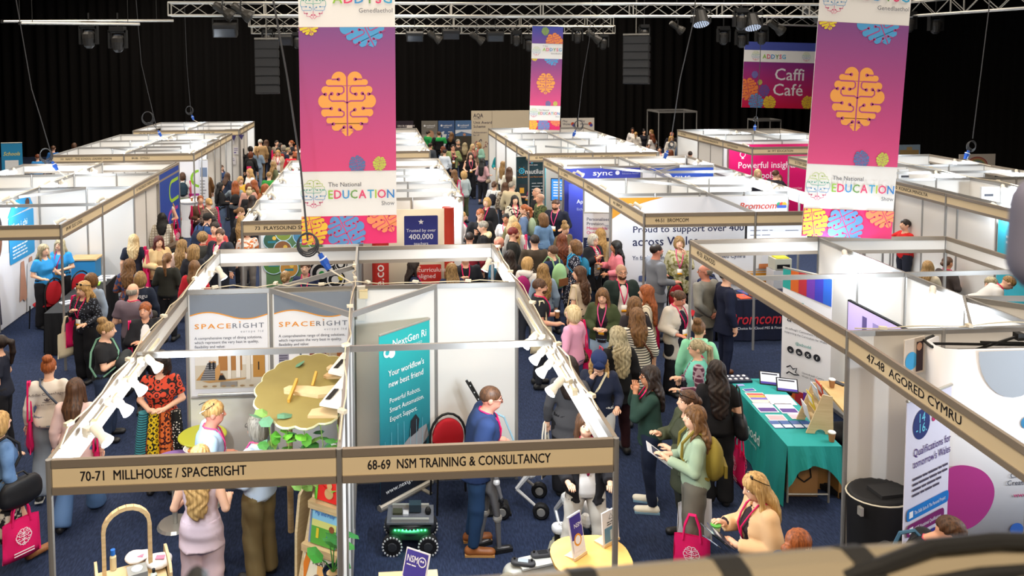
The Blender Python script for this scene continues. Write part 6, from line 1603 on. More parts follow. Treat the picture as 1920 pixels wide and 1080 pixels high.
# ---------------------------------------------------------------- printed posters and walls
def spaceright(x, first):
 b = Board('wall_poster', 'grey-headed dining poster on the back wall, %s' % ('showing a wooden staircase' if first else 'partly behind the olive canopy'), 'poster', (x, 3.985, 1.18), 0, .92, 1.26, '#e6e6ea', .008)
 n = 24
 wave = lambda u: 1.0+.045*math.sin(u*2*math.pi*1.0+.15)
 b.poly([(0, 1.26)]+[(u*.92/n, wave(u/n)) for u in range(n+1)]+[(.92, 1.26)], '#79818d', 'grey_header')
 b.mesh(strip2([(u*.92/n, wave(u/n)) for u in range(n+1)], .014), '#e0942f', 'orange_wave')
 b.text('SPACE', .05, .845, .085, '#e0902c', .8, space=1.25, fit=.43); b.text('RIGHT', .495, .845, .085, '#6d7280', .05, space=1.25, fit=.375)
 b.poly([(.575, .935), (.605, .918), (.58, .905), (.588, .918)], '#e0902c', 'arrow_mark')
 b.text('europe ltd', .87, .79, .042, '#9096a3', 0, 'RIGHT', space=1.5)
 for i, t in enumerate(('A comprehensive range of dining solutions,', 'which represent the very best in quality,', 'flexibility and value:')):
  b.text(t, .05, .715-.052*i, .049, '#5a6070', .15, fit=(.80, .76, .36)[i])
 # photograph of a school dining hall, printed flat
 b.rect(.05, .11, .83, .46, '#c9bfae', 'photo')
 if first:
  b.rect(.05, .40, .83, .17, '#ded9d2', 'photo_ceiling'); b.rect(.33, .33, .28, .24, '#a8743f', 'photo_wood_wall'); b.rect(.74, .24, .14, .27, '#b0803f', 'photo_door'); b.rect(.80, .33, .015, .10, '#2a2018', 'photo_door_pane')
  b.poly([(.06, .22), (.24, .45), (.30, .45), (.30, .22)], '#b98a52', 'photo_balustrade'); b.poly([(.11, .22), (.20, .43), (.30, .43), (.30, .22)], '#5f5d60', 'photo_steps')
  for i in range(7): b.rect(.12+.012*i, .235+.028*i, .17-.012*i, .008, '#a9a7a8', 'photo_step_edge')
  b.poly([(.29, .22), (.29, .36), (.35, .44), (.35, .24)], '#c0905a', 'photo_balustrade'); b.rect(.44, .22, .04, .35, '#ddd6cb', 'photo_column'); b.rect(.66, .22, .05, .35, '#d6cfc4', 'photo_column'); b.rect(.54, .25, .05, .32, '#e2dcd4', 'photo_column')
  b.poly([(.13, .215), (.66, .245), (.64, .225), (.22, .19)], '#b48a58', 'photo_table'); b.rect(.35, .14, .2, .06, '#8b8580', 'photo_table_legs')
  for i in range(6): b.disc(.17+.11*i, .15, .028, '#9c8160', 'photo_stool', 12, .012)
  for px, c in ((.22, '#1b1b22'), (.265, '#1b1b22')): b.rect(px, .36, .022, .09, c, 'photo_figure'); b.disc(px+.011, .46, .010, '#c49a80', 'photo_face', 10)
  b.poly([(.33, .23), (.35, .29), (.39, .29), (.42, .23)], '#191a20', 'photo_figure'); b.disc(.37, .30, .014, '#8a5a38', 'photo_face', 10)
 else:
  b.rect(.05, .30, .12, .27, '#8f8a9a', 'photo_shelving')
  for i in range(8): b.rect(.055, .31+.03*i, .10, .010, '#4a4656', 'photo_shelf')
  b.rect(.17, .30, .5, .27, '#e6e4e6', 'photo_window'); b.rect(.30, .32, .025, .25, '#59606e', 'photo_mullion'); b.rect(.42, .40, .06, .17, '#8a4a40', 'photo_poster'); b.rect(.55, .40, .09, .17, '#7a4a50', 'photo_poster'); b.rect(.62, .42, .04, .15, '#c9b8a2', 'photo_column'); b.rect(.75, .45, .1, .12, '#b06a3c', 'photo_poster'); b.disc(.22, .33, .035, '#6a4a30', 'photo_head', 14)
 MB().tube([(.08, -.03, .05), (.84, -.03, .05)], .012, 8).build('chrome_roller', STEEL, b.o); MB().box((.46, -.02, .01), (.92, .05, .015)).build('base_bar', ALU, b.o)
spaceright(.04, True); spaceright(1.04, False)
def rollup(label, x, y, rz, w, h, color, m=None, z=.06):
 b = Board('roll_up_banner', label, 'banner', (x, y, z), rz, w, h, color, .006, m=m)
 fix(MB().tube([(-.02, .0, -.03), (w+.02, 0, -.03)], .042, 10).build('base_cassette', STEEL, b.o))
 MB().tube([(0, 0, h), (w, 0, h)], .014, 8).build('top_bar', STEEL, b.o)
 MB().tube([(w/2, .03, 0), (w/2, .03, h)], .01, 6).build('support_pole', STEEL, b.o)
 for q in (.2, .8): MB().box((w*q, 0, -.05), (.05, .34, .015)).build('foot', STEEL, b.o)
 return b
NG = mat('#203460', .5, pat='gradz', c2='#2fb3b3', scale=2.0)
b = rollup('tall teal to blue roll-up banner about robots, leaning beside the divider', 2.30, 3.42, math.radians(41), .82, 2.02, '', NG)
b.rect(.0, .0, .82, .30, '#141a28', name='dark_foot'); b.text('NextGen Ri', .20, 1.83, .125, '#eef6f7', .6, fit=.55); b.text('-IMAGINED', .42, 1.765, .04, '#d8eef0', space=1.4); b.disc(.12, 1.79, .06, '#eef6f7'); b.disc(.12, 1.79, .032, '#2fa9b0'); b.disc(.19, 1.76, .05, '#eef6f7')
for i, (t, f) in enumerate((("Your workflow's", .58), ('new best friend', .56))): b.text(t, .13, 1.50-.13*i, .105, '#f2f8f9', .5, fit=f)
for i, (t, f) in enumerate((('Powerful Robots.', .50), ('Smart Automation.', .56), ('Expert Support.', .44))): b.text(t, .14, 1.18-.11*i, .085, '#e9f4f6', .1, fit=f)
b.poly([(.28, .42), (.30, .58), (.5, .70), (.74, .74), (.78, .58), (.60, .46)], '#8d8f93', 'printed_robot'); b.poly([(.46, .66), (.48, .86), (.56, .92), (.62, .84), (.60, .70)], '#23262c', 'printed_robot_head'); b.poly([(.30, .40), (.34, .34), (.72, .48), (.76, .54)], '#24282e', 'printed_robot_leg')
for i in range(7): b.rect(.06+.1*i, .45+.03*(i % 3), .004, .3+.05*(i % 4), '#7fc6d8', 'printed_line')
b.text('www.nextgenri.com', .06, .12, .085, '#e2e8ee', .1, fit=.7)
# adnodd roll-up
b = rollup('white roll-up banner with rainbow header blocks and four social icons', 8.40, 5.86, math.radians(-58), .74, 2.02, '#e4e3e8')
for i, c in enumerate(('#2f9a94', '#c9622a', '#b0303a', '#6a3aa0', '#3f3fae', '#2f62c4')): b.poly([(.74*i/6, 2.0), (.74*i/6, 1.72-.02*i), (.74*(i+1)/6, 1.70-.02*i), (.74*(i+1)/6, 2.0)], c, 'rainbow_block')
b.text('adnodd', .08, 1.22, .20, '#23242c', .3, fit=.5); b.rect(.30, 1.45, .035, .1, '#2f9a94'); b.poly([(.42, 1.40), (.44, 1.45), (.52, 1.42), (.51, 1.38)], '#c9622a', 'mark')
b.text("yn cefnogi'r Cwricwlwm i Gymru", .06, 1.10, .047, '#55565e', fit=.58); b.text('supporting the Curriculum for Wales', .05, 1.04, .047, '#55565e', fit=.64); b.text('@adnodd', .22, .90, .06, '#1f8f88', .4)
for i, t in enumerate(('o', 'in', 'X', 'f')):
 b.disc(.15+.135*i, .80, .052, '#24252c', 'icon'); b.text(t, .15+.135*i, .775, .062, '#f0f0f3', .3, 'CENTER')
b.mesh(strip2([(.10, .52), (.16, .56), (.20, .52), (.26, .55), (.24, .48), (.30, .46), (.22, .44), (.14, .46), (.10, .42)], .02), '#24252c', 'dragon_mark'); b.text('Llywodraeth Cymru', .34, .50, .04, '#3a3b42'); b.text('Welsh Government', .34, .45, .04, '#3a3b42')
for i, c in enumerate(('#2f9a94', '#c9622a', '#b0303a', '#6a3aa0', '#3f3fae', '#2f62c4')): b.rect(.74*i/6, 0, .74/6, .17+.02*i, c, 'rainbow_block')
# agored roll-up
b = rollup('narrow-looking lilac roll-up banner about qualifications beside the pop-up wall', 6.98, 1.08, math.radians(26), .74, 2.12, '#dfdcee')
b.disc(.24, 1.86, .14, '#22306e'); b.text("14\n-16.", .24, 1.88, .12, '#6fd0e6', .4, 'CENTER', line=.8); b.disc(.44, 1.87, .03, '#c0286a')
for i, t in enumerate(('Qualifications for', "tomorrow's Wales")): b.text(t, .12, 1.58-.105*i, .105, '#4a2a72', .5, fit=.62)
b.lines(.12, 1.36, .6, 4, .05, '#4a4458')
for i, (c, t, w_) in enumerate((('#1f78c8', 'The Skills Suite & The Personal Project', .70), ('#7a2468', 'VCSE Vocational Qualifications', .62), ('#2c2f88', 'Foundation Qualifications', .52))):
 b.rect(.03, 1.00-.145*i, w_, .115, c, rad=.04); b.rect(.07, 1.025-.145*i, .06, .06, '#f0f0f6', 'check_box'); b.text(t, .15, 1.04-.145*i, .05, '#eef0f8', .2, fit=w_-.18)
for i, t in enumerate(('Cymwysterau ar gyfer', "Cymru'r dyfodol")): b.text(t, .12, .56-.10*i, .10, '#4a2a72', .5, fit=.64-.1*i)
b.lines(.14, .36, .55, 3, .045, '#4a4458')
for i, c in enumerate(('#1f78c8', '#7a2468', '#2c2f88')): b.rect(.35, .20-.12*i+.03, .42, .095, c, rad=.03)
def chaikin(p):
 for _ in range(2): p = [q for a, b in zip(p, p[1:]+p[:1]) for q in ((.75*a[0]+.25*b[0], .75*a[1]+.25*b[1]), (.25*a[0]+.75*b[0], .25*a[1]+.75*b[1]))]
 return p
# pop-up fabric display wall: a curved panel with wrapped end
def popup(name, label, pts, h, z0, color, thick=.10):
 t = thing(name, label, 'display wall', (pts[0][0], pts[0][1], z0))
 o = Vector((pts[0][0], pts[0][1])); v = []; n = len(pts)
 for p in pts: v += [(p[0]-o.x, p[1]-o.y, 0), (p[0]-o.x, p[1]-o.y, h)]
 m = len(v)
 me = new_mesh('fabric_panel', v, [(2*i, 2*i+2, 2*i+3, 2*i+1) for i in range(n-1)], True)
 f = link('fabric_panel', me, color if not isinstance(color, str) else mat(color, .7), t)
 sm = f.modifiers.new('thickness', 'SOLIDIFY'); sm.thickness = .02; sm.offset = -1
 MB().tube([(p[0]-o.x, p[1]-o.y+.05, h-.02) for p in pts], .015, 5).build('frame_rail', BLK, t)
 return t, f
PT = [(7.86, 1.9), (7.68, 1.80), (7.64, 1.64), (7.68, 1.55), (7.8, 1.52), (8.2, 1.51), (8.6, 1.50), (9.3, 1.50)]
t, f = popup('popup_display_wall', 'white fabric pop-up wall printed with pink, teal and grey circles', PT, 2.28, .18, '#e3e2e6')
pb = Board('print_panel', None, None, (0, 0, 0), 0, .001, .001, '#e3e2e6', .001, parent=t)
pb.o.location = (7.64-7.86, 1.495-1.9, 0)
pb.disc(.25, 1.52, .09, '#3f9fb4', 'teal_disc'); pb.poly(chaikin([(.04, 1.10), (.10, 1.16), (.24, 1.17), (.42, 1.11), (.53, .98), (.55, .84), (.49, .68), (.36, .55), (.21, .51), (.12, .58), (.04, .74), (.01, .94)]), '#b03a88', 'pink_blob'); pb.poly([(.33+.36*(1+math.cos(a)), 2.27+.46*math.sin(a)) for a in [math.pi+math.pi*k/14 for k in range(15)]], '#aab0b8', 'grey_disc'); pb.disc(.84, 1.56, .06, '#3f86b4', 'blue_disc'); pb.disc(.70, 1.29, .04, '#3a6ac0', 'blue_disc'); pb.disc(.78, .5, .07, '#3a6ac0', 'blue_disc')
pb.text('Creu', .69, 1.02, .07, '#3a3d4a', .2); pb.text('Creating', .66, .95, .07, '#3a3d4a', .2); pb.text('www', .73, .83, .065, '#c0286a', .2)
t2 = thing('scissor_frame', 'black folding scissor frame rising behind the white pop-up wall', 'frame', (7.75, 1.75, 2.42))
MB().tube([(0, .05, .0), (1.1, 0, -.03)], .014, 6).tube([(.25, .0, -.10), (.85, .02, .06), (1.4, .04, .02)], .014, 6).tube([(.45, 0, .02), (1.2, 0, -.02)], .012, 6).build('strut', BLK, t2)
MB().box((.86, .02, .06), (.07, .07, .07)).build('hub', BLK, t2); MB().tube([(0, .05, 0), (0, .05, -2.45)], .014, 6).tube([(1.35, .05, 0), (1.35, .05, -2.45)], .014, 6).build('leg', BLK, t2)
# small tilted graphic at top left of the pop-up
b = Board('end_panel', 'curled photo graphic on the end of the pop-up wall', 'poster', (7.42, 1.75, 2.12), math.radians(20), .30, .36, '#cfc2b4', .01)
b.disc(.10, .14, .09, '#3f9fd4'); b.rect(.17, .02, .1, .3, '#3a2c34', 'printed_figure'); b.disc(.21, .27, .04, '#c89a80')
# wall-mounted TV
tv = Board('wall_screen', 'large flat screen on the inner wall showing a lilac office picture', 'television', (8.955, 5.12, 1.08), math.radians(-90), 1.22, .72, '#111114', .05)
tv.rect(.02, .02, 1.18, .68, '', m=mat('#b7a6d6', .3, emit=.55), name='screen_picture'); tv.rect(.35, .05, .10, .55, '', m=mat('#5f5488', .3, emit=.25), name='screen_door'); tv.rect(.58, .10, .5, .48, '', m=mat('#8f84b8', .3, emit=.35), name='screen_window'); tv.disc(.72, .16, .09, '#3a2c3c', 'screen_head')
# mural of the stand with orange corner
b = Board('mural_wall', 'big white mural with dark blue lettering, icons and orange corner', 'wall graphic', (7.03, 9.955, .05), 0, 3.64, 2.37, '#e6e7ec', .012)
b.poly([(0, 2.37), (0, 1.95), (.35, 2.18), (.75, 2.30), (1.05, 2.37)], '#e09a2c', 'orange_corner'); b.text('Proud to support over 400 schools', .42, 1.66, .19, '#262c52', .7, fit=3.0); b.text('across Wales', .42, 1.39, .25, '#262c52', .8, fit=1.35)
b.text('Yn falch o gefnogi dros 400 o ysgolion ledled Cymru', .42, 1.10, .125, '#33395e', .5, fit=2.35)
b.text('Bromcom', 2.62, 2.10, .19, '#cf4636', .8, shear=.25, fit=.78)
for dx, c in ((3.46, '#3f9a6a'), (3.52, '#d8502f'), (3.575, '#e0a62c')): b.disc(dx, 2.18, .05, c, 'cloud')
b.rect(3.42, 2.11, .2, .06, '#3a5cb8', rad=.02); b.disc(3.66, 1.72, .17, '#3a62c8', 'blue_disc')
for i, (px, t) in enumerate(((.64, 'Collaboration with\nWelsh Educators'), (1.38, 'Welsh Language\nSupport'), (2.02, 'Welsh\nHelpdesk'))):
 b.rect(px-.09, .66, .20, .12, '#58648c', rad=.03); b.disc(px+.06, .72, .06, '#33406c', 'icon'); b.text(t, px, .56, .065, '#3a4060', .2, 'CENTER')
b.rect(.55, .25, .2, .13, '#7a86a8', rad=.02); b.rect(.55, .33, .2, .03, '#3a4468'); b.text('Online\nPayments', .65, .16, .065, '#3a4060', .2, 'CENTER'); b.rect(2.45, .56, 1.0, .22, '#e09a2c', rad=.08, name='orange_pill'); b.rect(2.45, .80, 1.0, .02, '#e09a2c')
# second icon column of the mural, low
# screens on that stand
s = Board('screen', 'bright white presentation screen hanging under the plain fascia behind the banner', 'television', (9.15, 8.6, 1.62), 0, 1.2, .62, '#1a1a1c', .05)
s.rect(.02, .02, 1.16, .58, '', m=mat('#dfe6f2', .3, emit=.7), name='screen_page'); s.lines(.08, .48, .5, 4, .09, '#a6b2d2', th=.015); s.lines(.75, .48, .3, 2, .1, '#a6b2d2', th=.015)
b = Board('blue_wall_graphic', 'royal blue wall graphic with a four-letter white word in lower case', 'wall graphic', (7.03, 13.96, .05), 0, 1.95, 2.40, '#3b44a4', .01); b.text('sync', .72, 2.22, .19, '#e6e8f4', .5, fit=.50); b.disc(1.36, 2.28, .055, '#dfe2f4'); b.text('Premium\nEducation Partner', 1.48, 2.30, .06, '#aab2e0'); b.text('Apple Professional', .28, 1.66, .17, '#d9ddf2', .2); b.text('Eich Partner', .28, 1.42, .11, '#aab2e0'); b.lines(.5, .9, .6, 3, .1, '#aab2e0')
b = Board('blue_wall_graphic', 'brighter blue wall graphic with a round white logo', 'wall graphic', (9.05, 13.94, .05), 0, 1.82, 2.38, '#2c50b4', .01); b.disc(.62, 2.12, .13, '#e6eaf6'); b.disc(.62, 2.10, .075, '#2c50b4'); b.text('SIMS', .80, 2.04, .20, '#e6eaf6', .5, fit=.42); b.text('Do it here', .95, 1.62, .24, '#e6eaf6', .4); b.text('hwb', .05, 2.0, .12, '#c6d0f0')
b = Board('blue_side_graphic', 'royal blue panel at the aisle end of the blue-walled stand', 'wall graphic', (7.0, 13.4, .05), math.radians(0), .85, 2.1, '#3a43a2', .012); b.text('Apple P', .20, 1.62, .14, '#d9ddf2', .2); b.text('Eich Partner', .2, 1.45, .09, '#aab2e0'); b.lines(.45, 1.0, .35, 2, .1, '#aab2e0')
b = rollup('white roll-up sign headed Personalised Provision with a navy middle band', 6.62, 10.6, math.radians(-8), .62, 1.95, '#dcdbe0')
for i, (t, c) in enumerate((('Personalised', '#3a4060'), ('Provision.', '#3a4060'), ('Measurable', '#cf3f78'), ('Outcomes.', '#cf3f78'))): b.text(t, .06, 1.78-.095*i, .095, c, .4)
b.rect(0, 1.0, .62, .42, '#20284a', name='navy_band'); b.lines(.06, 1.34, .42, 6, .045, '#b8bed4'); b.lines(.07, .9, .4, 4, .12, '#6a7080', th=.03); b.text('NEURO\nSCHOOL', .44, 1.66, .05, '#5a6a9a')
# dark sign with the blue shell logo
b = rollup('black and teal roll-up sign with a blue shell logo in the middle aisle', 6.42, 17.35, 0, .86, 2.28, '', mat('#101418', .5, pat='gradz', c2='#1b3a44', scale=2.2))
b.disc(.16, 1.86, .09, '#3a9fc4'); b.disc(.16, 1.86, .05, '#101a22'); b.disc(.16, 1.86, .03, '#3a9fc4')
for k in range(6): b.rect(.15+.12*math.cos(k*1.05), 1.85+.12*math.sin(k*1.05), .02, .02, '#e0902c')
b.text('nautilus', .26, 1.77, .20, '#e8ecee', .4, fit=.54); b.text('Learning walks for your iPad or mobile', .04, 1.66, .06, '#d88a30', fit=.76); b.disc(.42, 2.13, .04, '#c93a9a'); b.disc(.46, 2.10, .035, '#3a9fc4'); b.lines(.35, 2.02, .3, 1, .05, '#c9ced4'); b.rect(.06, 1.05, .25, .42, '#2c3238', 'printed_tablet'); b.rect(.10, 1.2, .13, .16, '#d8a23a', 'printed_picture'); b.lines(.46, 1.48, .34, 5, .09, '#c9ced4', th=.018)
s = Board('screen', 'blue information screen at the stand end of the middle aisle', 'television', (7.08, 15.72, 1.32), math.radians(-15), .75, .62, '#101014', .05); s.rect(.02, .02, .71, .58, '', m=mat('#2f76cc', .3, emit=.6), name='screen_page'); s.lines(.07, .5, .55, 6, .075, '#dfe8f6')
# pink wall
b = Board('pink_wall_graphic', 'hot pink wall graphic reading Powerful insights for schools', 'wall graphic', (13.85, 19.48, .06), 0, 3.1, 2.3, '#e0106a', .01)
b.text('Powerful insights', .30, 1.52, .30, '#f6e6ee', .7, fit=1.95); b.text('for schools', .30, 1.18, .30, '#f6e6ee', .7, fit=1.25); b.disc(.46, 1.98, .10, '#f6e6ee'); b.disc(.46, 1.98, .075, '#e0106a'); b.rect(.42, 1.83, .08, .05, '#f6e6ee'); b.text('or nurseries', 1.9, .8, .12, '#f6d6e4')
b = Board('teal_wall_graphic', 'pale turquoise lit wall panel beside the middle aisle', 'wall graphic', (7.32, 18.77, .1), math.radians(-86), 1.0, 2.1, '#6fc6cf', .01); b.lines(.2, 1.9, .5, 2, .1, '#2f7f8c')
# twinkl-like curved booth wall
PTB = [(2.2, 9.55), (2.28, 9.35), (2.45, 9.28), (3.45, 9.28), (3.62, 9.34), (3.72, 9.5), (3.74, 9.7)]
t, f = popup('curved_booth_wall', 'curved cream booth wall with red ends and a blue card about teachers', PTB, 2.36, .04, '#d6cdb9')
pb = Board('print_panel', None, None, (0, 0, 0), 0, .001, .001, '#d6cdb9', .001, parent=t); pb.o.location = (2.45-2.2, 9.27-9.55, 0)
pb.rect(.36, 1.62, .64, .62, '#343a86', rad=.02, name='blue_card'); pb.text('Trusted by over', .68, 1.93, .085, '#e4e6f2', .3, 'CENTER', ); pb.text('400,000', .68, 1.79, .145, '#f2f3f8', .7, 'CENTER'); pb.text('teachers', .68, 1.68, .08, '#e4e6f2', .3, 'CENTER')
st = [(.68+.055*(1 if k % 2 == 0 else .45)*math.sin(math.pi*k/5), 2.12+.055*(1 if k % 2 == 0 else .45)*math.cos(math.pi*k/5)) for k in range(10)]
pb.poly(st, '#f2f3f8', 'star'); pb.rect(.58, .88, .48, .42, '#c8332c', rad=.02, name='red_card'); pb.text('curriculum\naligned', .62, 1.16, .12, '#f4e6e4', .4)
MB().tube([(3.66-2.2, 9.40-9.55, 0), (3.66-2.2, 9.40-9.55, 2.37)], .115, 14).build('red_end', mat('#c4402f', .6), t)
MB().tube([(2.36-2.2, 9.30-9.55, 0), (2.36-2.2, 9.30-9.55, 2.0)], .16, 14).build('red_end', mat('#c4332b', .6), t)
link('lettering', text_mesh('ate.co', .26, .6), mat('#eee6e2', .6), t, (.22, -.42, .72), (0, -math.pi/2, 0))
# playground pictures under the 73 fascia
b = Board('photo_collage', 'collage panel of round playground photos behind the front block', 'poster', (.12, 9.96, .5), 0, 1.1, 1.5, '#5a7a52', .01)
for x, z, r, c in ((.12, 1.2, .16, '#3a5a48'), (.35, 1.35, .15, '#7a8a3a'), (.33, 1.02, .17, '#8a5a38'), (.72, 1.3, .18, '#4a7a9a'), (.7, .95, .2, '#6a8a4a'), (.15, .75, .2, '#4f7a3a'), (.45, .65, .17, '#b0803a')):
 b.disc(x, z, r+.015, '#b9d4e0', 'ring'); b.disc(x, z, r, c, 'photo'); b.rect(x-r*.5, z-r*.3, r, r*.25, '#2f7a8a', 'printed_slide'); b.disc(x+r*.3, z+r*.3, r*.25, '#d8b04a', 'printed_toy', 10)
b = Board('drum_panel', 'white play panel with black gears and coloured knobs behind the back wall', 'poster', (1.02, 8.6, .9), 0, .8, .95, '#e4e2de', .02)
for x, z, r in ((.28, .5, .25), (.52, .38, .18), (.42, .75, .15), (.62, .66, .12)):
 for k, c in ((1, '#16161a'), (.85, '#e4e2de'), (.7, '#16161a'), (.4, '#e4e2de')): b.disc(x, z, r*k, c, 'gear_ring')
for x, z, c in ((.28, .5, '#2f9a4a'), (.62, .42, '#d8c02c'), (.26, .2, '#c03030')): b.disc(x, z, .05, c, 'knob')
# far stands at the curtain
FARP = [('grey far poster with a large face behind the green jackets', 4.56, '#6f6c66'), ('blue far poster with a pale map shape', 5.39, '#3f5a86'), ('far poster of a man outdoors under a blue sky', 6.23, '#4f6f9a')]
for i, (l, x, c) in enumerate(FARP):
 b = Board('far_poster', l, 'poster', (x, 33, .0), 0, .80, 2.17, c, .02)
 b.disc(.16, 1.93, .05, '#dfe2e6'); b.text('ruskinmill', .24, 1.89, .13, '#e6e8ec', .5, fit=.42); b.lines(.25, 1.82, .4, 1, .05, '#d0d4da')
 if i == 0: b.rect(.05, .6, .7, .9, '#8f8b82', 'printed_photo'); b.disc(.45, 1.5, .16, '#b08468', 'printed_face', rz=.2); b.poly([(.25, .6), (.35, 1.25), (.6, 1.25), (.72, .6)], '#33262a', 'printed_figure')
 if i == 1: b.poly([(.12, 1.1), (.2, 1.45), (.14, 1.6), (.3, 1.66), (.26, 1.5), (.42, 1.5), (.36, 1.3), (.46, 1.1), (.3, .9), (.2, 1.0)], '#cfd3d8', 'printed_map'); b.lines(.48, 1.6, .25, 6, .14, '#e0d2c8', th=.03)
 if i == 2: b.rect(0, .1, .8, 1.3, '#3c3a30', 'printed_field'); b.poly([(0, 1.5), (.3, 1.62), (.8, 1.5), (.8, 1.72), (0, 1.7)], '#d3d9e2', 'printed_cloud'); b.poly([(.34, .6), (.34, 1.25), (.44, 1.38), (.58, 1.3), (.62, .6)], '#40362c', 'printed_figure'); b.disc(.45, 1.47, .07, '#b98a6e', 'printed_face')
b = Board('far_poster', 'dark far poster just right of the big central banner', 'poster', (3.2, 30, 0), 0, .82, 2.42, '#2c2430', .02); b.text('EIN BUDDION\nNEWYDD', .1, 2.15, .12, '#d0c8c6', .4); b.rect(.52, 2.1, .25, .12, '#dcd4d0')
b = Board('award_wall', 'cream far display wall printed with a tree of coloured leaves', 'display wall', (7.15, 34, .05), 0, 2.95, 2.52, '#d3c6ae', .06)
b.text('AQA', .10, 2.18, .30, '#1f1a3a', .6, fit=.5); b.lines(.12, 2.1, .4, 1, .05, '#5a5468'); b.text('Unit Award\nScheme', .10, 1.86, .20, '#3a3450', .3); b.text('Achievement\nfor all', .1, 1.38, .13, '#5a5468', .2); b.rect(1.04, 0, .02, 2.5, '#a89c86', 'panel_joint')
rr = random.Random(3)
for k in range(34):
 a = rr.uniform(0, 6.28); r = rr.uniform(.05, .42); x, z = .42+r*math.cos(a)+max(0, (k-24))*.04, .62+r*math.sin(a)*.9+max(0, k-24)*.045
 th = rr.uniform(0, 3.1); c = rr.choice(['#7a2a3a', '#b0605a', '#2a2448', '#8a3a4a', '#c08478'])
 b.poly([(x+.06*math.cos(th), z+.06*math.sin(th)), (x-.025*math.sin(th), z+.025*math.cos(th)), (x-.06*math.cos(th), z-.06*math.sin(th)), (x+.025*math.sin(th), z-.025*math.cos(th))], c, 'printed_leaf')
b.mesh(strip2([(.42, .1), (.42, .5)], .04), '#4a3a44', 'printed_trunk')
b = Board('award_wall', 'cream and red far display wall half behind the small pink banner', 'display wall', (10.12, 34, .05), 0, 1.55, 2.5, '#d3c6ae', .06); b.poly([(.35, .9), (1.25, 2.5), (1.55, 2.5), (1.55, .9)], '#a5303a', 'red_wedge'); b.rect(.7, 1.55, .5, .28, '#e4dcd0'); b.text('AQA', .75, 1.62, .18, '#1f1a3a', .5)
for i, (x, l) in enumerate(((11.75, 'white far notice board with a coloured square logo, left of two'), (12.65, 'white far notice board with a coloured square logo, right of two'))):
 b = Board('notice_board', l, 'sign', (x, 34, 1.0), 0, .82, 1.15, '#d6d0c6', .04); b.text('Play\nWales', .08, .95, .16, '#3a3450', .4); b.disc(.6, .85, .09, '#c0502c'); b.disc(.66, .78, .08, '#4a4a9a'); b.rect(0, 0, .8, .12, '#6a3a7a')
 for sx in (.1, .72): MB().box((sx, .05, -.5), (.05, .05, 1.0)).build('leg', ALU, b.o)
b = Board('far_picture', 'far picture board of a stone building over the right stands', 'poster', (20.7, 21, 0), 0, .8, 2.1, '#8aa0b4', .02); b.rect(.05, 1.72, .7, .2, '#a58a5a'); b.rect(.3, 1.9, .2, .12, '#b59a66')
b = Board('far_picture', 'far pale board with a rainbow arch above the right stands', 'poster', (21.4, 19, 0), 0, 1.25, 2.0, '#cfc6ba', .02)
for k, c in enumerate(('#b0504a', '#c98a4a', '#8aa06a', '#6a86b0')): b.mesh(strip2([(.62+(.36-.05*k)*math.cos(a), 1.6+(.3-.05*k)*math.sin(a)) for a in [math.pi*j/12 for j in range(13)]], .04), c, 'rainbow_band')
b = rollup('blue far sign with yellow lettering at the left edge of the hall', -9.45, 20, .1, .62, 2.6, '#2a86b8'); b.text('Schools', .05, 2.2, .17, '#e0d04a', .6, shear=.3, fit=.5); b.rect(.1, 1.7, .4, .35, '#e0e4e8'); b.disc(.3, 1.5, .12, '#3a3a9a')
def frame(label, x, y, w, d, h):
 t = thing('metal_frame', label, 'frame', (x, y, 0))
 for a in (0, w):
  for bb in (0, d): MB().tube([(a, bb, 0), (a, bb, h)], .03, 6).build('post', ALU, t)
 for a, bb in (((0, 0), (w, 0)), ((0, d), (w, d)), ((0, 0), (0, d)), ((w, 0), (w, d))): MB().bar((a[0], a[1], h), (bb[0], bb[1], h), .05, .08).build('top_rail', ALU, t)
frame('empty tall metal frame standing before the black curtain', 16.1, 32, 1.9, 1.6, 2.55); frame('smaller dark metal frame beside the cafe banner', 20.1, 30, 1.1, 1.0, 2.25)
# stands on the left: schoolboy photo wall, blue tubes, dysgu panel
b = Board('photo_wall', 'tall photo wall of a smiling schoolboy with a bright blue speech panel', 'wall graphic', (-5.0, 8.25, .03), math.radians(90), 3.6, 2.40, '#cfd2d8', .012)
b.rect(0, .0, 3.6, 1.2, '#e6e6ea', 'printed_shirts'); b.poly([(.9, 0), (1.0, 1.4), (1.6, 1.5), (2.3, 1.4), (2.5, 0)], '#e9e9ee', 'printed_shirt'); b.poly([(1.5, .1), (1.56, 1.1), (1.66, 1.35), (1.76, 1.1), (1.85, .1)], '#23243c', 'printed_tie'); b.poly([(1.58, .3), (1.78, .45), (1.78, .52), (1.58, .37)], '#b5602c', 'tie_stripe'); b.disc(1.62, 1.78, .36, '#6a4230', 'printed_face', rz=.48); b.poly([(1.26, 1.9)]+[(1.62+.38*math.cos(a), 1.95+.42*math.sin(a)) for a in [math.pi-math.pi*k/10 for k in range(11)]], '#1b1412', 'printed_hair'); b.disc(1.76, 1.8, .035, '#e8e2da', 'printed_eye', rz=.02)
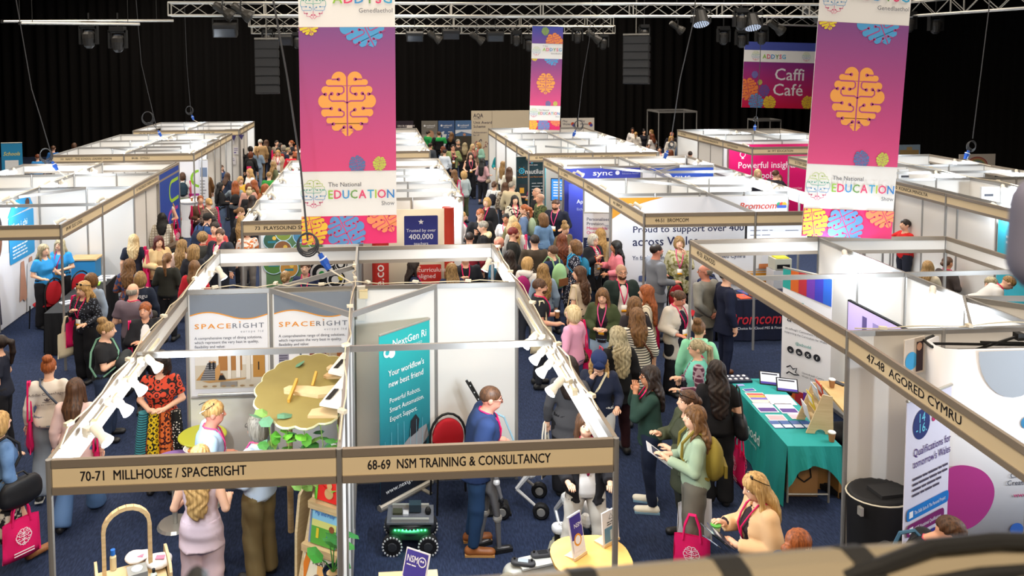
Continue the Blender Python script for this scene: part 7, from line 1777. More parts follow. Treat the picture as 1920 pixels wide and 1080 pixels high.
b.rect(2.25, 1.15, 1.15, .95, '#2a92cc', rad=.05, name='blue_panel'); b.text('Yma i chi', 2.38, 1.82, .19, '#eef6fa', .7); b.text('Here for you', 2.38, 1.62, .19, '#eef6fa', .2); b.lines(2.38, 1.45, .8, 4, .07, '#d8ecf6'); b.poly([(2.2, 2.1), (2.5, 2.4), (3.2, 2.4), (3.4, 2.15)], '#2a92cc', 'blue_corner'); b.poly([(2.6, .3), (2.72, 1.1), (2.86, 1.1), (2.95, .35)], '#c08f78', 'printed_arm'); b.poly([(3.0, .35), (3.1, 1.1), (3.24, 1.1), (3.3, .4)], '#b98a72', 'printed_arm'); b.disc(2.85, .35, .09, '#c08f78', 'printed_hand'); b.poly([(2.9, 0), (3.0, 1.0), (3.3, 1.0), (3.55, 0)], '#d8dade', 'printed_sleeve'); b.disc(3.1, 2.26, .10, '#4a2c20', 'printed_head')
b = Board('tube_graphic', 'deep blue side graphic with outlined green and pink loops', 'wall graphic', (-2.985, 14.02, .05), math.radians(90), 1.9, 2.38, '#2747a0', .01)
def loop(b, x, z, w, h, c, th=.09, open_=True):
 b.mesh(strip2([(x+w, z+h)]+[(x+h/2-h/2*math.sin(a), z+h/2+h/2*math.cos(a)) for a in [math.pi*k/10 for k in range(11)]]+[(x+w, z)], th), c, 'printed_loop')
loop(b, .9, 1.55, .9, .5, '#9ac63a'); loop(b, .7, .75, 1.0, .55, '#b03a8a'); loop(b, .6, .25, 1.1, .3, '#2f86b8')
b = Board('tube_graphic', 'white panel with green, purple and blue tube loops in the left stand', 'wall graphic', (-4.2, 19.95, .05), 0, 1.0, 2.1, '#e4e2e6', .01); loop(b, .62, 1.15, .4, .5, '#8ac02e', .08); b.rect(.4, .85, .6, .07, '#a0328a'); b.rect(.45, .52, .55, .07, '#a0328a'); b.rect(.5, .36, .5, .08, '#2f96c8')
b = rollup('slim grey text roll-up beside the tube-loop panel', -3.34, 19.9, -.1, .30, 2.0, '#d0d0d4'); b.rect(.05, 1.45, .22, .3, '#6a7a94', 'printed_photo'); b.lines(.04, 1.3, .2, 8, .1, '#8a8a92')
for i, (x, y, z) in enumerate(((-3.05, 25.66, 2.28), (-3.35, 25.66, 2.25))):
 b = Board('pennant', 'small purple pennant hanging at the farthest left fascia, %s one' % ('outer', 'inner')[i], 'flag', (x, y, z), .1, .2, .02, '#3a3468', .006); b.poly([(0, .0), (.2, .0), (.12, -.2)], '#3a3468', 'cloth')
for i, (x, z) in enumerate(((-3.5, 1.9), (-3.3, 1.5), (-3.45, 1.1))):
 b = Board('notice', 'small paper notice on the farthest left wall, %s from the top' % num(i), 'notice', (x, 25.85, z), 0, .25, .30, '#d9d8de', .004); b.rect(.03, .05, .08, .05, '#6a5a9a'); b.lines(.03, .22, .18, 2, .07, '#8a84a8')
# ---------------------------------------------------------------- furniture and exhibits
WOOD = mat('#d8b98a', .5, pat='wood', c2='#c4a272')
PLY = mat('#dcc49a', .5, pat='wood', c2='#cfb487')
WF = lambda u, v, d: (u, d, v)
# olive cloud canopy over the reading corner
t = thing('cloud_canopy', 'olive cloud-shaped wooden canopy with leaves above the reading corner', 'canopy', (1.55, 2.75, 1.78))
def cloud(n, rx, ry, amp, k):
 out = []
 for i in range(n):
  a = 2*math.pi*i/n; r = 1+amp*abs(math.sin(k*a/2))
  out.append((min(.40, rx*r*math.cos(a)), ry*r*math.sin(a)))
 return out
cp = cloud(120, .52, .88, .07, 15)
mb = MB().prism(cp, -.012, .012, lambda u, v, d: (u, v, d)); o = fix(mb.build('cloud_board', mat('#8f8148', .6, pat='cloth', c2='#84763f', scale=.3), t))
fix(MB().tube([(a*1.005, b*1.005, 0) for a, b in cp[::2]]+[(cp[0][0]*1.005, cp[0][1]*1.005, 0)], .014, 5).build('pale_rim', mat('#d3d6b4', .6), t))
def plank(name, p, w, th, m=PLY):
 fix(MB().prism(p, 0, th, lambda u, v, d: (u, v, d)).build(name, m, t))
plank('branch_plank', [(-.24, -.16), (-.25, -.10), (-.20, -.04), (0, -.06), (.12, -.10), (.30, -.06), (.30, -.26), (.12, -.30), (-.02, -.24)], 1, .05)
plank('branch_plank', [(.14, .22), (.18, .30), (.34, .30), (.34, .18), (.18, .18)], 1, .04, WOOD); plank('branch_plank', [(.16, .44), (.20, .52), (.30, .50), (.34, .40), (.18, .40)], 1, .04, PLY)
plank('branch_plank', [(.05, -.74), (.08, -.60), (.18, -.56), (.34, -.62), (.34, -.76)], 1, .04, PLY)
for a, b in (((-.17, -.38, .03), (-.12, -.02, .10)), ((.04, -.02, .02), (.07, .16, .10))): MB().bar(a, b, .025, .04).build('peg', mat('#c8983f', .5), t)
for dx, dy in ((0, 0), (.04, .78)):
 mbb = MB().prism([(.16+dx, -.66+dy), (.36, -.80+dy), (.42, -.78+dy), (.42, .05+dy), (.40, .06+dy)], .10, .125, lambda u, v, d: (u, v, d+.10*(u-.2)))
 fb = fix(mbb.build('white_fin', mat('#e4e2de', .5), t)); MB().add([(.21+dx, -.60+dy, .135), (.26+dx, -.62+dy, .14), (.34+dx, -.40+dy, .15), (.29+dx, -.38+dy, .145)], [(0, 1, 2, 3)]).build('dark_slot', mat('#1b1a18', .6), fb)
leaf = MB().add([(0, -.06, 0), (.045, -.03, .008), (.05, .03, .004), (0, .075, 0), (-.05, .03, .004), (-.045, -.03, .008), (0, 0, .014)], [(0, 1, 6), (1, 2, 6), (2, 3, 6), (3, 4, 6), (4, 5, 6), (5, 0, 6)]).mesh('leaf')
rr = random.Random(5)
LV = [(-.15, .60, .02), (-.40, -.62, .02), (-.46, -.70, .03), (-.34, -.80, .02), (-.18, -.70, .02)]
for i in range(58):
 u = rr.uniform(-.36, .40); LV.append((u, -.88+rr.uniform(-.10, .06), -.06-abs(rr.gauss(0, .22))))
for i, p in enumerate(LV):
 link('leaf', leaf, mat(rr.choice(['#4f9a2c', '#6ab23a', '#3c7a34', '#5a8a6a', '#7fae5a']), .5), t, p, (rr.uniform(-1.0, 1.0) if i > 4 else rr.uniform(-.2, .2), rr.uniform(-.5, .5), rr.uniform(0, 6.28)), (1, 1, 1) if i > 4 else (1.3, 1.3, 1.3))
for i in range(5):
 x = -.3+.16*i; MB().tube([(x, -.86, 0), (x+.03, -.93, -.16), (x-.02, -.92, -.34), (x+.04, -.9, -.5)], .005, 5).build('vine_stem', mat('#6a8a3c', .6), t)
for sx, sy in ((.36, -.55), (.36, .55), (-.25, .35)): MB().tube([(sx, sy, -1.78), (sx, sy, -.01)], .035, 8).build('trunk_post', WOOD, t)
MB().ball((.30, -.9, -.22), (.07, .05, .05), 8, 5).ball((.24, -.92, -.26), (.05, .04, .04), 8, 5).build('white_blossom', mat('#dfe3e8', .7), t)
MB().ball((.33, -.93, -.42), (.06, .03, .035), 8, 5).build('orange_bird', mat('#d8502a', .7), t)
# slanted book display
t = thing('book_display', 'slanting plywood book display with three ledges on a round foot', 'bookcase', (1.45, 1.85, 0), (0, 0, math.radians(-32)))
MB().prism([(0, 0), (.50, 0), (.50, 1.45), (.16, 1.45)], 0, .02, lambda u, v, d: (u, d+v*.16, v)).build('back_board', PLY, t)
fix(t.children[0])
MB().prism([(0, 0), (.30, 0), (.30, 1.2), (.08, 1.05), (.02, .7)], 0, .03, lambda u, v, d: (d-.03, u+.06, v)).build('side_panel', PLY, t)
MB().lathe([(.40, 0), (.40, .03)], (.25, .0, 0), 28).build('round_foot', PLY, t)
for z, x0 in ((.22, .04), (.62, .08), (1.02, .12)): MB().box(((x0+.50)/2, z*.16-.03, z), (.50-x0, .07, .07)).build('ledge', WOOD, t)
MB().tube([(-.06, .30, 1.0), (-.06, .22, 1.3), (.02, .2, 1.38), (.06, .2, 1.36)], .05, 8).build('curved_arch', WOOD, t)
for i, (z, x, c, lab, w_, h_) in enumerate(((1.09, .17, '#d8281f', 'red picture book on the top ledge of the book display', .30, .34), (.69, .14, '#8fc6e0', 'blue and green picture book on the middle ledge of the book display', .30, .33), (.29, .10, '#e8e0c8', 'white picture book with orange spots on the lowest ledge', .33, .33))):
 c0 = Matrix.Rotation(math.radians(-32), 4, 'Z') @ Vector((x, z*.16-.035, z-.02))
 b = Board('picture_book', lab, 'book', (1.45+c0.x, 1.85+c0.y, c0.z), math.radians(-32), w_, h_, c, .015); b.o.rotation_euler = (math.radians(-10), 0, math.radians(-32))
 if i == 0: b.text('Animal\nActions', .08, .27, .055, '#e8c83a', .5); b.rect(0, 0, .03, .34, '#6ac03a', 'spine_band'); b.disc(.16, .08, .05, '#c9a06a', 'printed_shape'); b.disc(.16, .15, .03, '#c9a06a', 'printed_shape')
 if i == 1: b.rect(.02, .0, .28, .16, '#5aa03c', 'printed_meadow'); b.rect(.02, .16, .28, .06, '#d8d47a', 'printed_field'); b.text('Pip and Posy', .05, .27, .05, '#2f5fb4', .6, fit=.22); b.disc(.25, .17, .03, '#8a5030', 'printed_tree'); b.rect(.08, .06, .03, .09, '#e0c030', 'printed_shape'); b.rect(.2, .04, .04, .09, '#2f58b0', 'printed_shape'); b.rect(0, 0, .012, .33, '#8a86a0', 'spiral_binding')
 if i == 2: b.rect(.16, .12, .17, .10, '#e8b06a', 'printed_sunset'); b.poly([(.02, .0), (.09, .33), (.03, .33), (0, .2)], '#d87a28', 'printed_orange'); b.text('HEAVY', .10, .22, .08, '#1c1a18', .6, fit=.2); b.disc(.17, .06, .06, '#8a7466', 'printed_shape', rz=.08)
t = thing('potted_plant', 'leafy green plant in a dark blue pot before the book display', 'plant', (1.86, 1.42, .0))
MB().lathe([(.10, 0), (.10, .5)], n=16).build('plinth', PLY, t)
fix(MB().lathe([(.07, .5), (.095, .66), (.088, .66), (.085, .63)], n=18).build('pot', mat('#1c2742', .4), t)); MB().lathe([(.085, .625), (.01, .64)], n=16).build('soil', mat('#c9a97a', .8), t)
for i, (dx, dy, dz, s_) in enumerate(((-.16, -.02, .18, 1.5), (.02, .0, .30, 1.3), (.12, .05, .22, 1.4), (.10, -.06, .12, 1.2), (-.03, .06, .24, 1.2), (.16, 0, .34, 1.3))):
 MB().tube([(0, 0, .63), (dx*.4, dy*.4, .63+dz*.6), (dx, dy, .63+dz)], .006, 5).build('stem', mat('#3f7a34', .6), t)
 link('leaf', leaf, mat('#2f7a36' if i % 2 else '#3f8f3a', .4), t, (dx, dy, .63+dz), (.5*math.sin(i), .5*math.cos(i), i*1.1), (s_*1.1, s_*1.2, 1))
# wooden play dresser with arched mirror opening
t = thing('play_dresser', 'pale wooden play dressing table with arched open frame near the post', 'cabinet', (-.02, 1.72, 0), (0, 0, math.radians(22)))
side = [(0, 0), (.46, 0), (.46, .50), (.42, .60), (.34, .62), (.06, .62), (.01, .56)]
for x in (-.30, .32):
 fix(MB().prism(side, 0, .025, lambda u, v, d: (x+d, u-.23, v)).build('side_panel', PLY, t))
MB().box((.01, 0, .46), (.60, .42, .022)).build('table_top', PLY, t); MB().box((.01, .20, .30), (.60, .02, .34)).build('back_panel', PLY, t); MB().box((.02, -.16, .24), (.58, .02, .42)).build('front_drawer', mat('#cfd0d4', .5), t)
ap = [(-.22, .47), (-.22, .95)]+[(-.22+.20*(1-math.cos(math.pi*k/10)), .95+.19*math.sin(math.pi*k/10)) for k in range(1, 11)]+[(.18, .47)]
mb = MB()
for i in range(len(ap)-1): mb.bar((ap[i][0], .02, ap[i][1]), (ap[i+1][0], .02, ap[i+1][1]), .035, .05, up=(0, 1, 0))
mb.build('arched_frame', WOOD, t)
t2 = thing('toy_tap_box', 'small chrome box with round lens on the play dresser', 'box', (.06, 1.66, .475), (0, 0, .4)); MB().box((0, 0, .06), (.17, .15, .12)).build('box', mat('#b3b4b0', .25, metal=.5), t2); MB().lathe([(.05, .12), (.05, .128), (.03, .135)], n=16).build('lens', mat('#e4e8ec', .1, spec=.8), t2)
t2 = thing('hand_gel', 'little clear bottle with dark cap on the play dresser', 'bottle', (.22, 1.62, .475)); MB().lathe([(.028, 0), (.030, .09), (.014, .11)], n=12).build('bottle', mat('#c3cfc6', .2), t2); MB().lathe([(.015, .11), (.015, .14)], n=10).build('cap', mat('#1d2228', .4), t2)
t2 = thing('glue_bottle', 'bottle with a bright blue cap behind the arch of the play dresser', 'bottle', (-.22, 1.86, .475)); MB().lathe([(.03, 0), (.03, .12), (.018, .14)], n=12).build('bottle', mat('#d9c9a0', .4), t2); MB().lathe([(.022, .14), (.022, .19)], n=10).build('cap', mat('#1f6fd0', .4), t2)
for i, (x, y, l) in enumerate(((.20, 1.86, 'crumpled white paper bag at the right end of the play dresser'), (-.02, 1.95, 'flat white paper napkins behind the arch of the play dresser'))):
 t2 = thing('paper_bag', l, 'bag', (x, y, .475)); P = nets([U('el', (A3(0, 0, .05), A3(.12, .10, .06 if i == 0 else .03)), .02), ('i', 0, 'el', (A3(0, 0, .5), A3(2, 2, .5)), None)], .026, None, fold(.012, 2)); link('bag', new_mesh('bag', P[0], P[1], True), mat('#dcd5d2', .8), t2); MB().box((.02, -.02, .108 if i == 0 else .08), (.08, .06, .004)).build('print', mat('#c77a92', .7), t2)
# cafeteria table discs of the left
for i, (x, y, z, c, l) in enumerate(((-.02, 3.72, .74, '#8a6aa8', 'round lilac stool top beside the man in the pale blue shirt'), (.10, 4.0 - .25, .86, '#b4b83a', 'round lime green table top behind the man in the pale blue shirt'))):
 t = thing('round_table', l, 'table', (x+.12*i, y-.4+.35*i, 0)); MB().lathe([(.27, z-.03), (.28, z-.01), (.27, z)], n=28).build('table_top', mat(c, .4), t); MB().tube([(0, 0, 0), (0, 0, z-.03)], .03, 8).build('leg', STEEL, t); MB().lathe([(.2, 0), (.18, .03)], n=20).build('foot', STEEL, t)
t = thing('bowl', 'white bowl of food on the lime and lilac table tops', 'bowl', (.20, 3.42, .77)); fix(MB().lathe([(.05, 0), (.12, .05), (.135, .075), (.125, .075), (.11, .05), (.05, .012)], n=20).build('bowl', mat('#e6e6e8', .3), t)); MB().ball((0, -.01, .045), (.09, .08, .03), 10, 5).build('food', mat('#c9a03a', .7, pat='blotch', c2='#a0503a', scale=2), t)
t = thing('table_card', 'folded white card on the lilac stool top', 'card', (-.08, 3.28, .742)); MB().add([(-.05, -.03, 0), (.05, -.03, 0), (.05, 0, .08), (-.05, 0, .08), (.05, .03, 0), (-.05, .03, 0)], [(0, 1, 2, 3), (3, 2, 4, 5)]).build('card', mat('#e6e6ea', .6), t); MB().box((0, -.02, .035), (.05, .002, .03), Matrix.Rotation(-.35, 3, 'X')).build('print', mat('#6a6a7a', .6), t)
MB()
# red-backed chair
def chair(label, x, y, rz, col='#a3121f'):
 t = thing('banquet_chair', label, 'chair', (x, y, 0), (0, 0, rz))
 P = nets([U('el', (A3(0, .0, .70), A3(.21, .035, .26)), .01)], .03); link('backrest', new_mesh('backrest', P[0], P[1], True), mat(col, .8), t)
 P = nets([U('el', (A3(0, -.22, .46), A3(.22, .23, .045)), .01)], .03); link('seat', new_mesh('seat', P[0], P[1], True), mat(col, .8), t)
 MB().tube([(-.215+.43*0, .02, .44)]+[(-.22*math.cos(math.pi*k/10), .015, .70+.29*math.sin(math.pi*k/10)) for k in range(11)]+[(.215, .02, .44)], .016, 6).build('back_frame', BLK, t)
 for sx in (-.2, .2):
  for sy in (.02, -.4): MB().tube([(sx, sy, .45), (sx*1.08, sy*1.05, 0)], .013, 6).build('leg', BLK, t)
 return t
chair('red padded chair behind the man in the navy blazer', 3.12, 3.72, .1)
chair('red chair behind the bald man in the grey suit', 7.95, 8.9, .5); chair('red chair tucked under the mural counter', 8.75, 9.3, -.2)
chair('red chair back beside the blond women in blue tees', -3.72, 10.7, -2.2); chair('second red chair, nearer the black table in the left stand', -4.05, 10.2, -2.0)
chair('red chair in the left stand behind the smiling curly-haired woman', -3.75, 18.6, .2); chair('red chair in the rear cell of the near right stand', 9.9, 2.6, .5)
# ---- robots
t = thing('wheeled_robot', 'four-wheeled grey robot with a green light strip on the carpet', 'robot', (2.62, 2.78, 0), (0, 0, math.radians(-4)))
P = nets([U('rc', (A3(-.17, 0, .23), A3(.17, 0, .23), .10, .10), .02), U('el', (A3(0, 0, .24), A3(.27, .19, .12)), .05), ('i', 0, 'el', (A3(0, 0, -.37), A3(2, 2, .70)), None)], .024)
link('hull', new_mesh('hull', P[0], P[1], True), mat('#2a2c30', .4), t)
MB().box((0, 0, .325), (.50, .34, .02)).build('deck', mat('#585b62', .4), t); MB().box((0, -.15, .22), (.44, .05, .14)).build('front_panel', mat('#1b2420', .4), t)
for y in (-.14, .13): MB().box((0, y, .35), (.40, .035, .035)).build('deck_rail', STEEL, t)
MB().box((.05, .05, .39), (.13, .10, .08)).build('sensor_box', mat('#22303a', .3, spec=.6), t); MB().box((-.14, .02, .345), (.10, .09, .03)).build('circuit_box', mat('#3a3c2c', .5), t); MB().box((-.05, .0, .345), (.06, .08, .02)).build('label_plate', mat('#b9bcc0', .5), t); MB().ball((.19, .0, .365), (.035, .035, .05), 8, 5).build('antenna_knob', BLK, t)
for i in range(9): MB().ball((-.16+.04*i, -.180, .262), .009, 6, 4).build('green_light', mat('#3cff7a', emit=9.0), t)
l = bpy.data.lights.new('strip_glow', 'AREA'); l.shape = 'RECTANGLE'; l.size, l.size_y = .36, .02; l.energy = 1.0; l.color = (.1, 1, .3); lo = bpy.data.objects.new('strip_glow', l); COL.objects.link(lo); lo.parent = t; lo.location = (0, -.195, .25); lo.rotation_euler = (math.radians(60), 0, 0)
wheel = MB().lathe([(.05, -.05), (.085, -.05), (.105, -.035), (.105, .035), (.085, .05), (.05, .05)], n=16, axis=Matrix.Rotation(math.pi/2, 3, 'X')).mesh('wheel')
hub = MB().lathe([(.05, 0), (.045, .012), (.0, .014)], n=12, axis=Matrix.Rotation(math.pi/2, 3, 'X')).mesh('hub')
stud = MB()
for k in range(18): stud.ball((.100*math.cos(k*math.pi/9), -.035, .100*math.sin(k*math.pi/9)), .012, 5, 4)
stud = stud.mesh('studs')
for x in (-.19, .19):
 for y in (-.18, .18):
  wo = link('wheel', wheel, mat('#17171a', .6), t, (x, y, .105)); link('hub', hub, mat('#2e3034', .4), wo, (0, -.05 if y < 0 else .05, 0)); so = link('wheel_studs', stud, mat('#b9bcc2', .3), wo, (0, -.012, 0)); so['kind'] = 'stuff'
def silver_dog(label, x, y, rz, feet, zb, head=True):
 t = thing('wheeled_dog_robot', label, 'robot', (x, y, 0), (0, 0, rz)); S = mat('#c3c4c6', .3, metal=.25, spec=.6)
 P = nets([U('rc', (A3(-.26, 0, zb), A3(.22, 0, zb), .10, .085), .02), U('el', (A3(.30, 0, zb-.01), A3(.12, .09, .08)), .03), U('el', (A3(-.05, 0, zb+.05), A3(.26, .11, .07)), .03)], .026); link('torso', new_mesh('torso', P[0], P[1], True), S, t)
 lt = MB().ball((.415, 0, zb-.01), .012, 6, 4).build('blue_light', mat('#3c6cff', emit=14.0), t); MB().box((.40, 0, zb-.05), (.04, .10, .05)).build('face_plate', BLK, t)
 for i, (fx, fy) in enumerate(feet):
  sx = .20 if fx > 0 else -.22; sy = .13*(1 if fy > 0 else -1)
  MB().ball((sx, sy, zb-.01), (.075, .06, .075), 10, 6).build('hip', mat('#d9dadb', .3, spec=.6), t)
  kx = sx-.16
  lg = MB().tube([(sx, sy*1.2, zb), (kx, sy*1.35, zb-.20)], [.035, .022], 7).tube([(kx, sy*1.35, zb-.20), (fx, fy, .10)], [.020, .016], 7).build('leg', S, t)
  w_ = link('wheel', shared('dogw', lambda: MB().lathe([(.045, -.03), (.075, -.034), (.095, -.02), (.095, .02), (.075, .034), (.045, .03)], n=16, axis=Matrix.Rotation(math.pi/2, 3, 'X')).mesh('wheel')), mat('#141416', .6), t, (fx, fy, .095)); link('hub', hub, STEEL, w_, (0, -.028, 0));
 return t
silver_dog('silver four-legged robot on rubber wheels with a blue eye light', 3.86, 3.42, math.radians(-12), ((.32, -.24), (.30, .20), (-.12, -.30), (-.26, .16)), .50)
silver_dog('second silver wheeled robot half hidden by the round table', 4.50, 2.55, math.radians(-75), ((.26, -.2), (.26, .2), (-.2, -.2), (-.2, .2)), .46)
# humanoid robot
t = thing('humanoid_robot', 'grey humanoid robot with a black ball head and black gloves', 'robot', (3.46, 2.62, 0), (0, 0, math.radians(-70))); t.scale = (.76, .76, .76)
S_, J_ = skeleton('m', ('down', 'down'), 'step')
bp = body_prims(S_, J_); bp = [q for q in bp if not (q[2] == 'el' and q[3][0][2] > 1.5) and q[0] == 'u' and not (q[2] == 'rc' and q[3][0][2] > 1.5)]
bp = [(a, .004, c, (d if c != 'rc' else (d[0], d[1], d[2]*.82, d[3]*.82)), e_) for a, b_, c, d, e_ in bp]
V, Fq = nets(bp, .026); link('body', new_mesh('body', V, Fq, True), mat('#77777a', .35, metal=.3), t)
MB().ball((0, .02, 1.60), (.085, .10, .11), 14, 8).build('head', mat('#101012', .15, spec=.7), t)
for sd in 'rl':
 w0, h0 = J_['w'+sd], J_['h'+sd]; mb = MB().ball(tuple(w0+h0*.03), (.04, .035, .05), 8, 5); hand_mesh(mb, w0, h0, .3, r=.011); mb.build('black_glove', mat('#121214', .6), t)
 MB().ball(tuple(J_['k'+sd]), (.06, .07, .07), 10, 6).build('knee_joint', mat('#a9a6a0', .3, metal=.3), t); MB().ball(tuple(J_['e'+sd]), (.05, .05, .05), 8, 5).build('elbow_joint', mat('#c9c9cb', .3), t)
 MB().bar(tuple(J_['a'+sd]+A3(0, -.07, -.05)), tuple(J_['t'+sd]+A3(0, .04, -.01)), .10, .05).build('foot', mat('#1b1b1d', .5), t)
# black slatted gantry the robot hangs from
t = thing('gantry', 'black perforated folding bars leaning behind the man in the blazer', 'frame', (3.30, 3.35, 0))
MB().bar((.02, .2, 1.47), (.45, -.15, .80), .035, .012).bar((.06, .2, 1.45), (.30, .0, 1.05), .02).build('perforated_bar', BLK, t)
for k in range(11): MB().ball((.02+.43*k/10, .19-.35*k/10, 1.475-.67*k/10+.012), .009, 5, 4).build('bolt', mat('#b9bcc0', .3), t)
MB().tube([(.16, .12, 1.2), (.42, -.1, 1.15), (.52, -.15, .9), (.42, -.15, .78)], .012, 6).build('curved_tube', mat('#8fb3c4', .3), t); MB().tube([(.30, .0, 0), (.30, .0, 1.05)], .02, 6).build('post', BLK, t); MB().box((.30, 0, .015), (.4, .3, .03)).build('foot', BLK, t)
# fallen robot and controllers
t = thing('lying_robot', 'pale grey jointed robot lying folded on the carpet', 'robot', (3.85, 2.06, 0), (0, 0, math.radians(14))); G = mat('#b9bab4', .4, metal=.2)
P = nets([U('rc', (A3(-.25, 0, .13), A3(.25, 0, .13), .11, .11), .02), ('i', 0, 'el', (A3(0, 0, -.4), A3(2, 2, .62)), None)], .026); link('torso', new_mesh('torso', P[0], P[1], True), G, t)
MB().box((.0, -.02, .232), (.40, .18, .02)).build('back_plate', mat('#c9cac6', .35), t)
for a, b_ in (((-.30, -.05, .12), (-.52, -.12, .10)), ((.25, .10, .15), (.36, .28, .13))):
 MB().tube([a, b_], [.085, .075], 10).build('motor_drum', mat('#a8a694', .35, metal=.3), t); MB().tube([b_, (b_[0]+.03*(1 if b_[0] > 0 else -1), b_[1], b_[2])], [.09, .085], 12).build('rubber_ring', mat('#c6c3a0', .6), t)
for a, b_, c in (((-.5, -.12, .1), (-.2, -.26, .06), (.1, -.2, .05)), ((.25, -.1, .12), (.5, -.05, .06), (.3, -.24, .04))): MB().tube([a, b_, c], [.04, .03, .02], 8).build('leg', G, t)
for i, (x, y, l) in enumerate(((3.92, 2.10, 'grey handheld controller with two sticks lying on the folded robot'), (3.70, 1.98, 'grey handheld controller with a lit screen lying on the folded robot'))):
 t = thing('controller', l, 'controller', (x, y, .25), (0, 0, .1-.35*i)); P = nets([U('rc', (A3(-.08, 0, .015), A3(.08, 0, .015), .045, .045), .01), ('i', 0, 'el', (A3(0, 0, .01), A3(1, 1, .022)), None)], .02); link('shell', new_mesh('shell', P[0], P[1], True), mat('#3a3b3f', .5), t); MB().box((0, 0, .034), (.10, .055, .004)).build('screen', mat('#aab6c0' if i else '#2a2b2e', .2), t)
 for sx in (-.085, .085): MB().lathe([(.010, .03), (.012, .05)], (sx, .01, 0), 8).build('stick', BLK, t)
t = thing('sensor_post', 'small square grey sensor box on two dark legs', 'sensor', (4.20, 2.36, 0)); P = nets([U('rc', (A3(-.06, 0, .36), A3(.06, 0, .36), .07, .07), .02), ('i', 0, 'el', (A3(0, 0, .36), A3(1, 1, .035)), None)], .022); link('box', new_mesh('box', P[0], P[1], True), mat('#c3c4c6', .4), t); MB().lathe([(.055, .395), (.055, .398)], n=12).build('speckled_plate', mat('#e0e0e0', .5, pat='blotch', c2='#77787a', scale=4), t)
for sx in (-.07, .07): MB().bar((sx, 0, 0), (sx, 0, .34), .03, .05).build('leg', BLK, t)
# round yellow table with leaflet holders
t = thing('round_table', 'rounded light wood table by the right front post', 'table', (4.10, .98, 0)); MB().prism([(a-.34, b-.30) for a, b in rrect(.68, .60, .25, 8)], .93, .96, lambda u, v, d: (u, v, d)).build('table_top', mat('#e0b46a', .45, pat='wood', c2='#d8a858'), t); fix(t.children[0]); MB().tube([(0, 0, 0), (0, 0, .93)], .04, 8).build('leg', STEEL, t); MB().lathe([(.25, 0), (.22, .03)], n=20).build('foot', STEEL, t)
def holder(label, x, y, z, rz, w, h, front, tilt=12):
 b = Board('leaflet_holder', label, 'sign', (x, y, z), rz, w, h, '#e9e9f0', .012); b.o.rotation_euler = (math.radians(-tilt), 0, rz); MB().box((w/2, .05, .012), (w, .12, .02)).build('base', PLY, b.o); return b
b = holder('tall clear leaflet holder full of purple leaflets on the round table', 3.94, .92, .962, math.radians(38), .17, .36, 0); b.rect(.01, .06, .15, .29, '#3a2f8a', 'leaflet'); b.rect(.01, .06, .15, .10, '#e4e2ea', 'leaflet_foot'); b.disc(.08, .15, .05, '#d8922c'); b.disc(.08, .15, .035, '#e4e2ea'); b.text('NSM', .05, .25, .05, '#e8e8f4', .5)
b = holder('clear sign holder on a wood block at the back of the round table', 4.24, 1.08, .962, math.radians(33), .21, .30, 0, 4); b.rect(.02, .03, .17, .13, '#5a86a8', 'printed_block'); b.rect(.09, .04, .08, .09, '#b9c6d0', 'printed_block'); b.mesh(strip2([(.08, .23), (.105, .275), (.13, .23), (.08, .23)], .006), '#3a4048', 'printed_mark'); b.lines(.05, .20, .11, 2, .02, '#3a4048')
b = holder('tilted purple and white flyer stand low in the front stand', 2.44, .78, .90, math.radians(-32), .22, .31, 0, 25); b.rect(.01, .10, .20, .20, '#3f3590', 'purple_block'); b.disc(.11, .08, .10, '#3f3590', rz=.05); b.text('NSM', .02, .215, .07, '#eef0f8', .7, fit=.10); b.disc(.165, .235, .038, '#eef0f8', 'ring'); b.disc(.165, .235, .030, '#3f3590', 'ring'); b.disc(.155, .24, .008, '#eef0f8'); b.disc(.175, .24, .008, '#eef0f8'); b.lines(.03, .19, .10, 1, .02, '#eef0f8')
for i in range(12): b.disc(.05+.02*(i % 5)+.01*(i % 2), .03+.018*(i//4), .009, '#3a2c2a', 'printed_bean', 8)
t = thing('small_table', 'small pale table carrying the purple flyer stand', 'table', (2.52, .80, 0)); MB().box((0, 0, .885), (.5, .4, .025)).build('table_top', PLY, t)
for sx in (-.2, .2):
 for sy in (-.15, .15): MB().tube([(sx, sy, 0), (sx, sy, .875)], .015, 6).build('leg', STEEL, t)
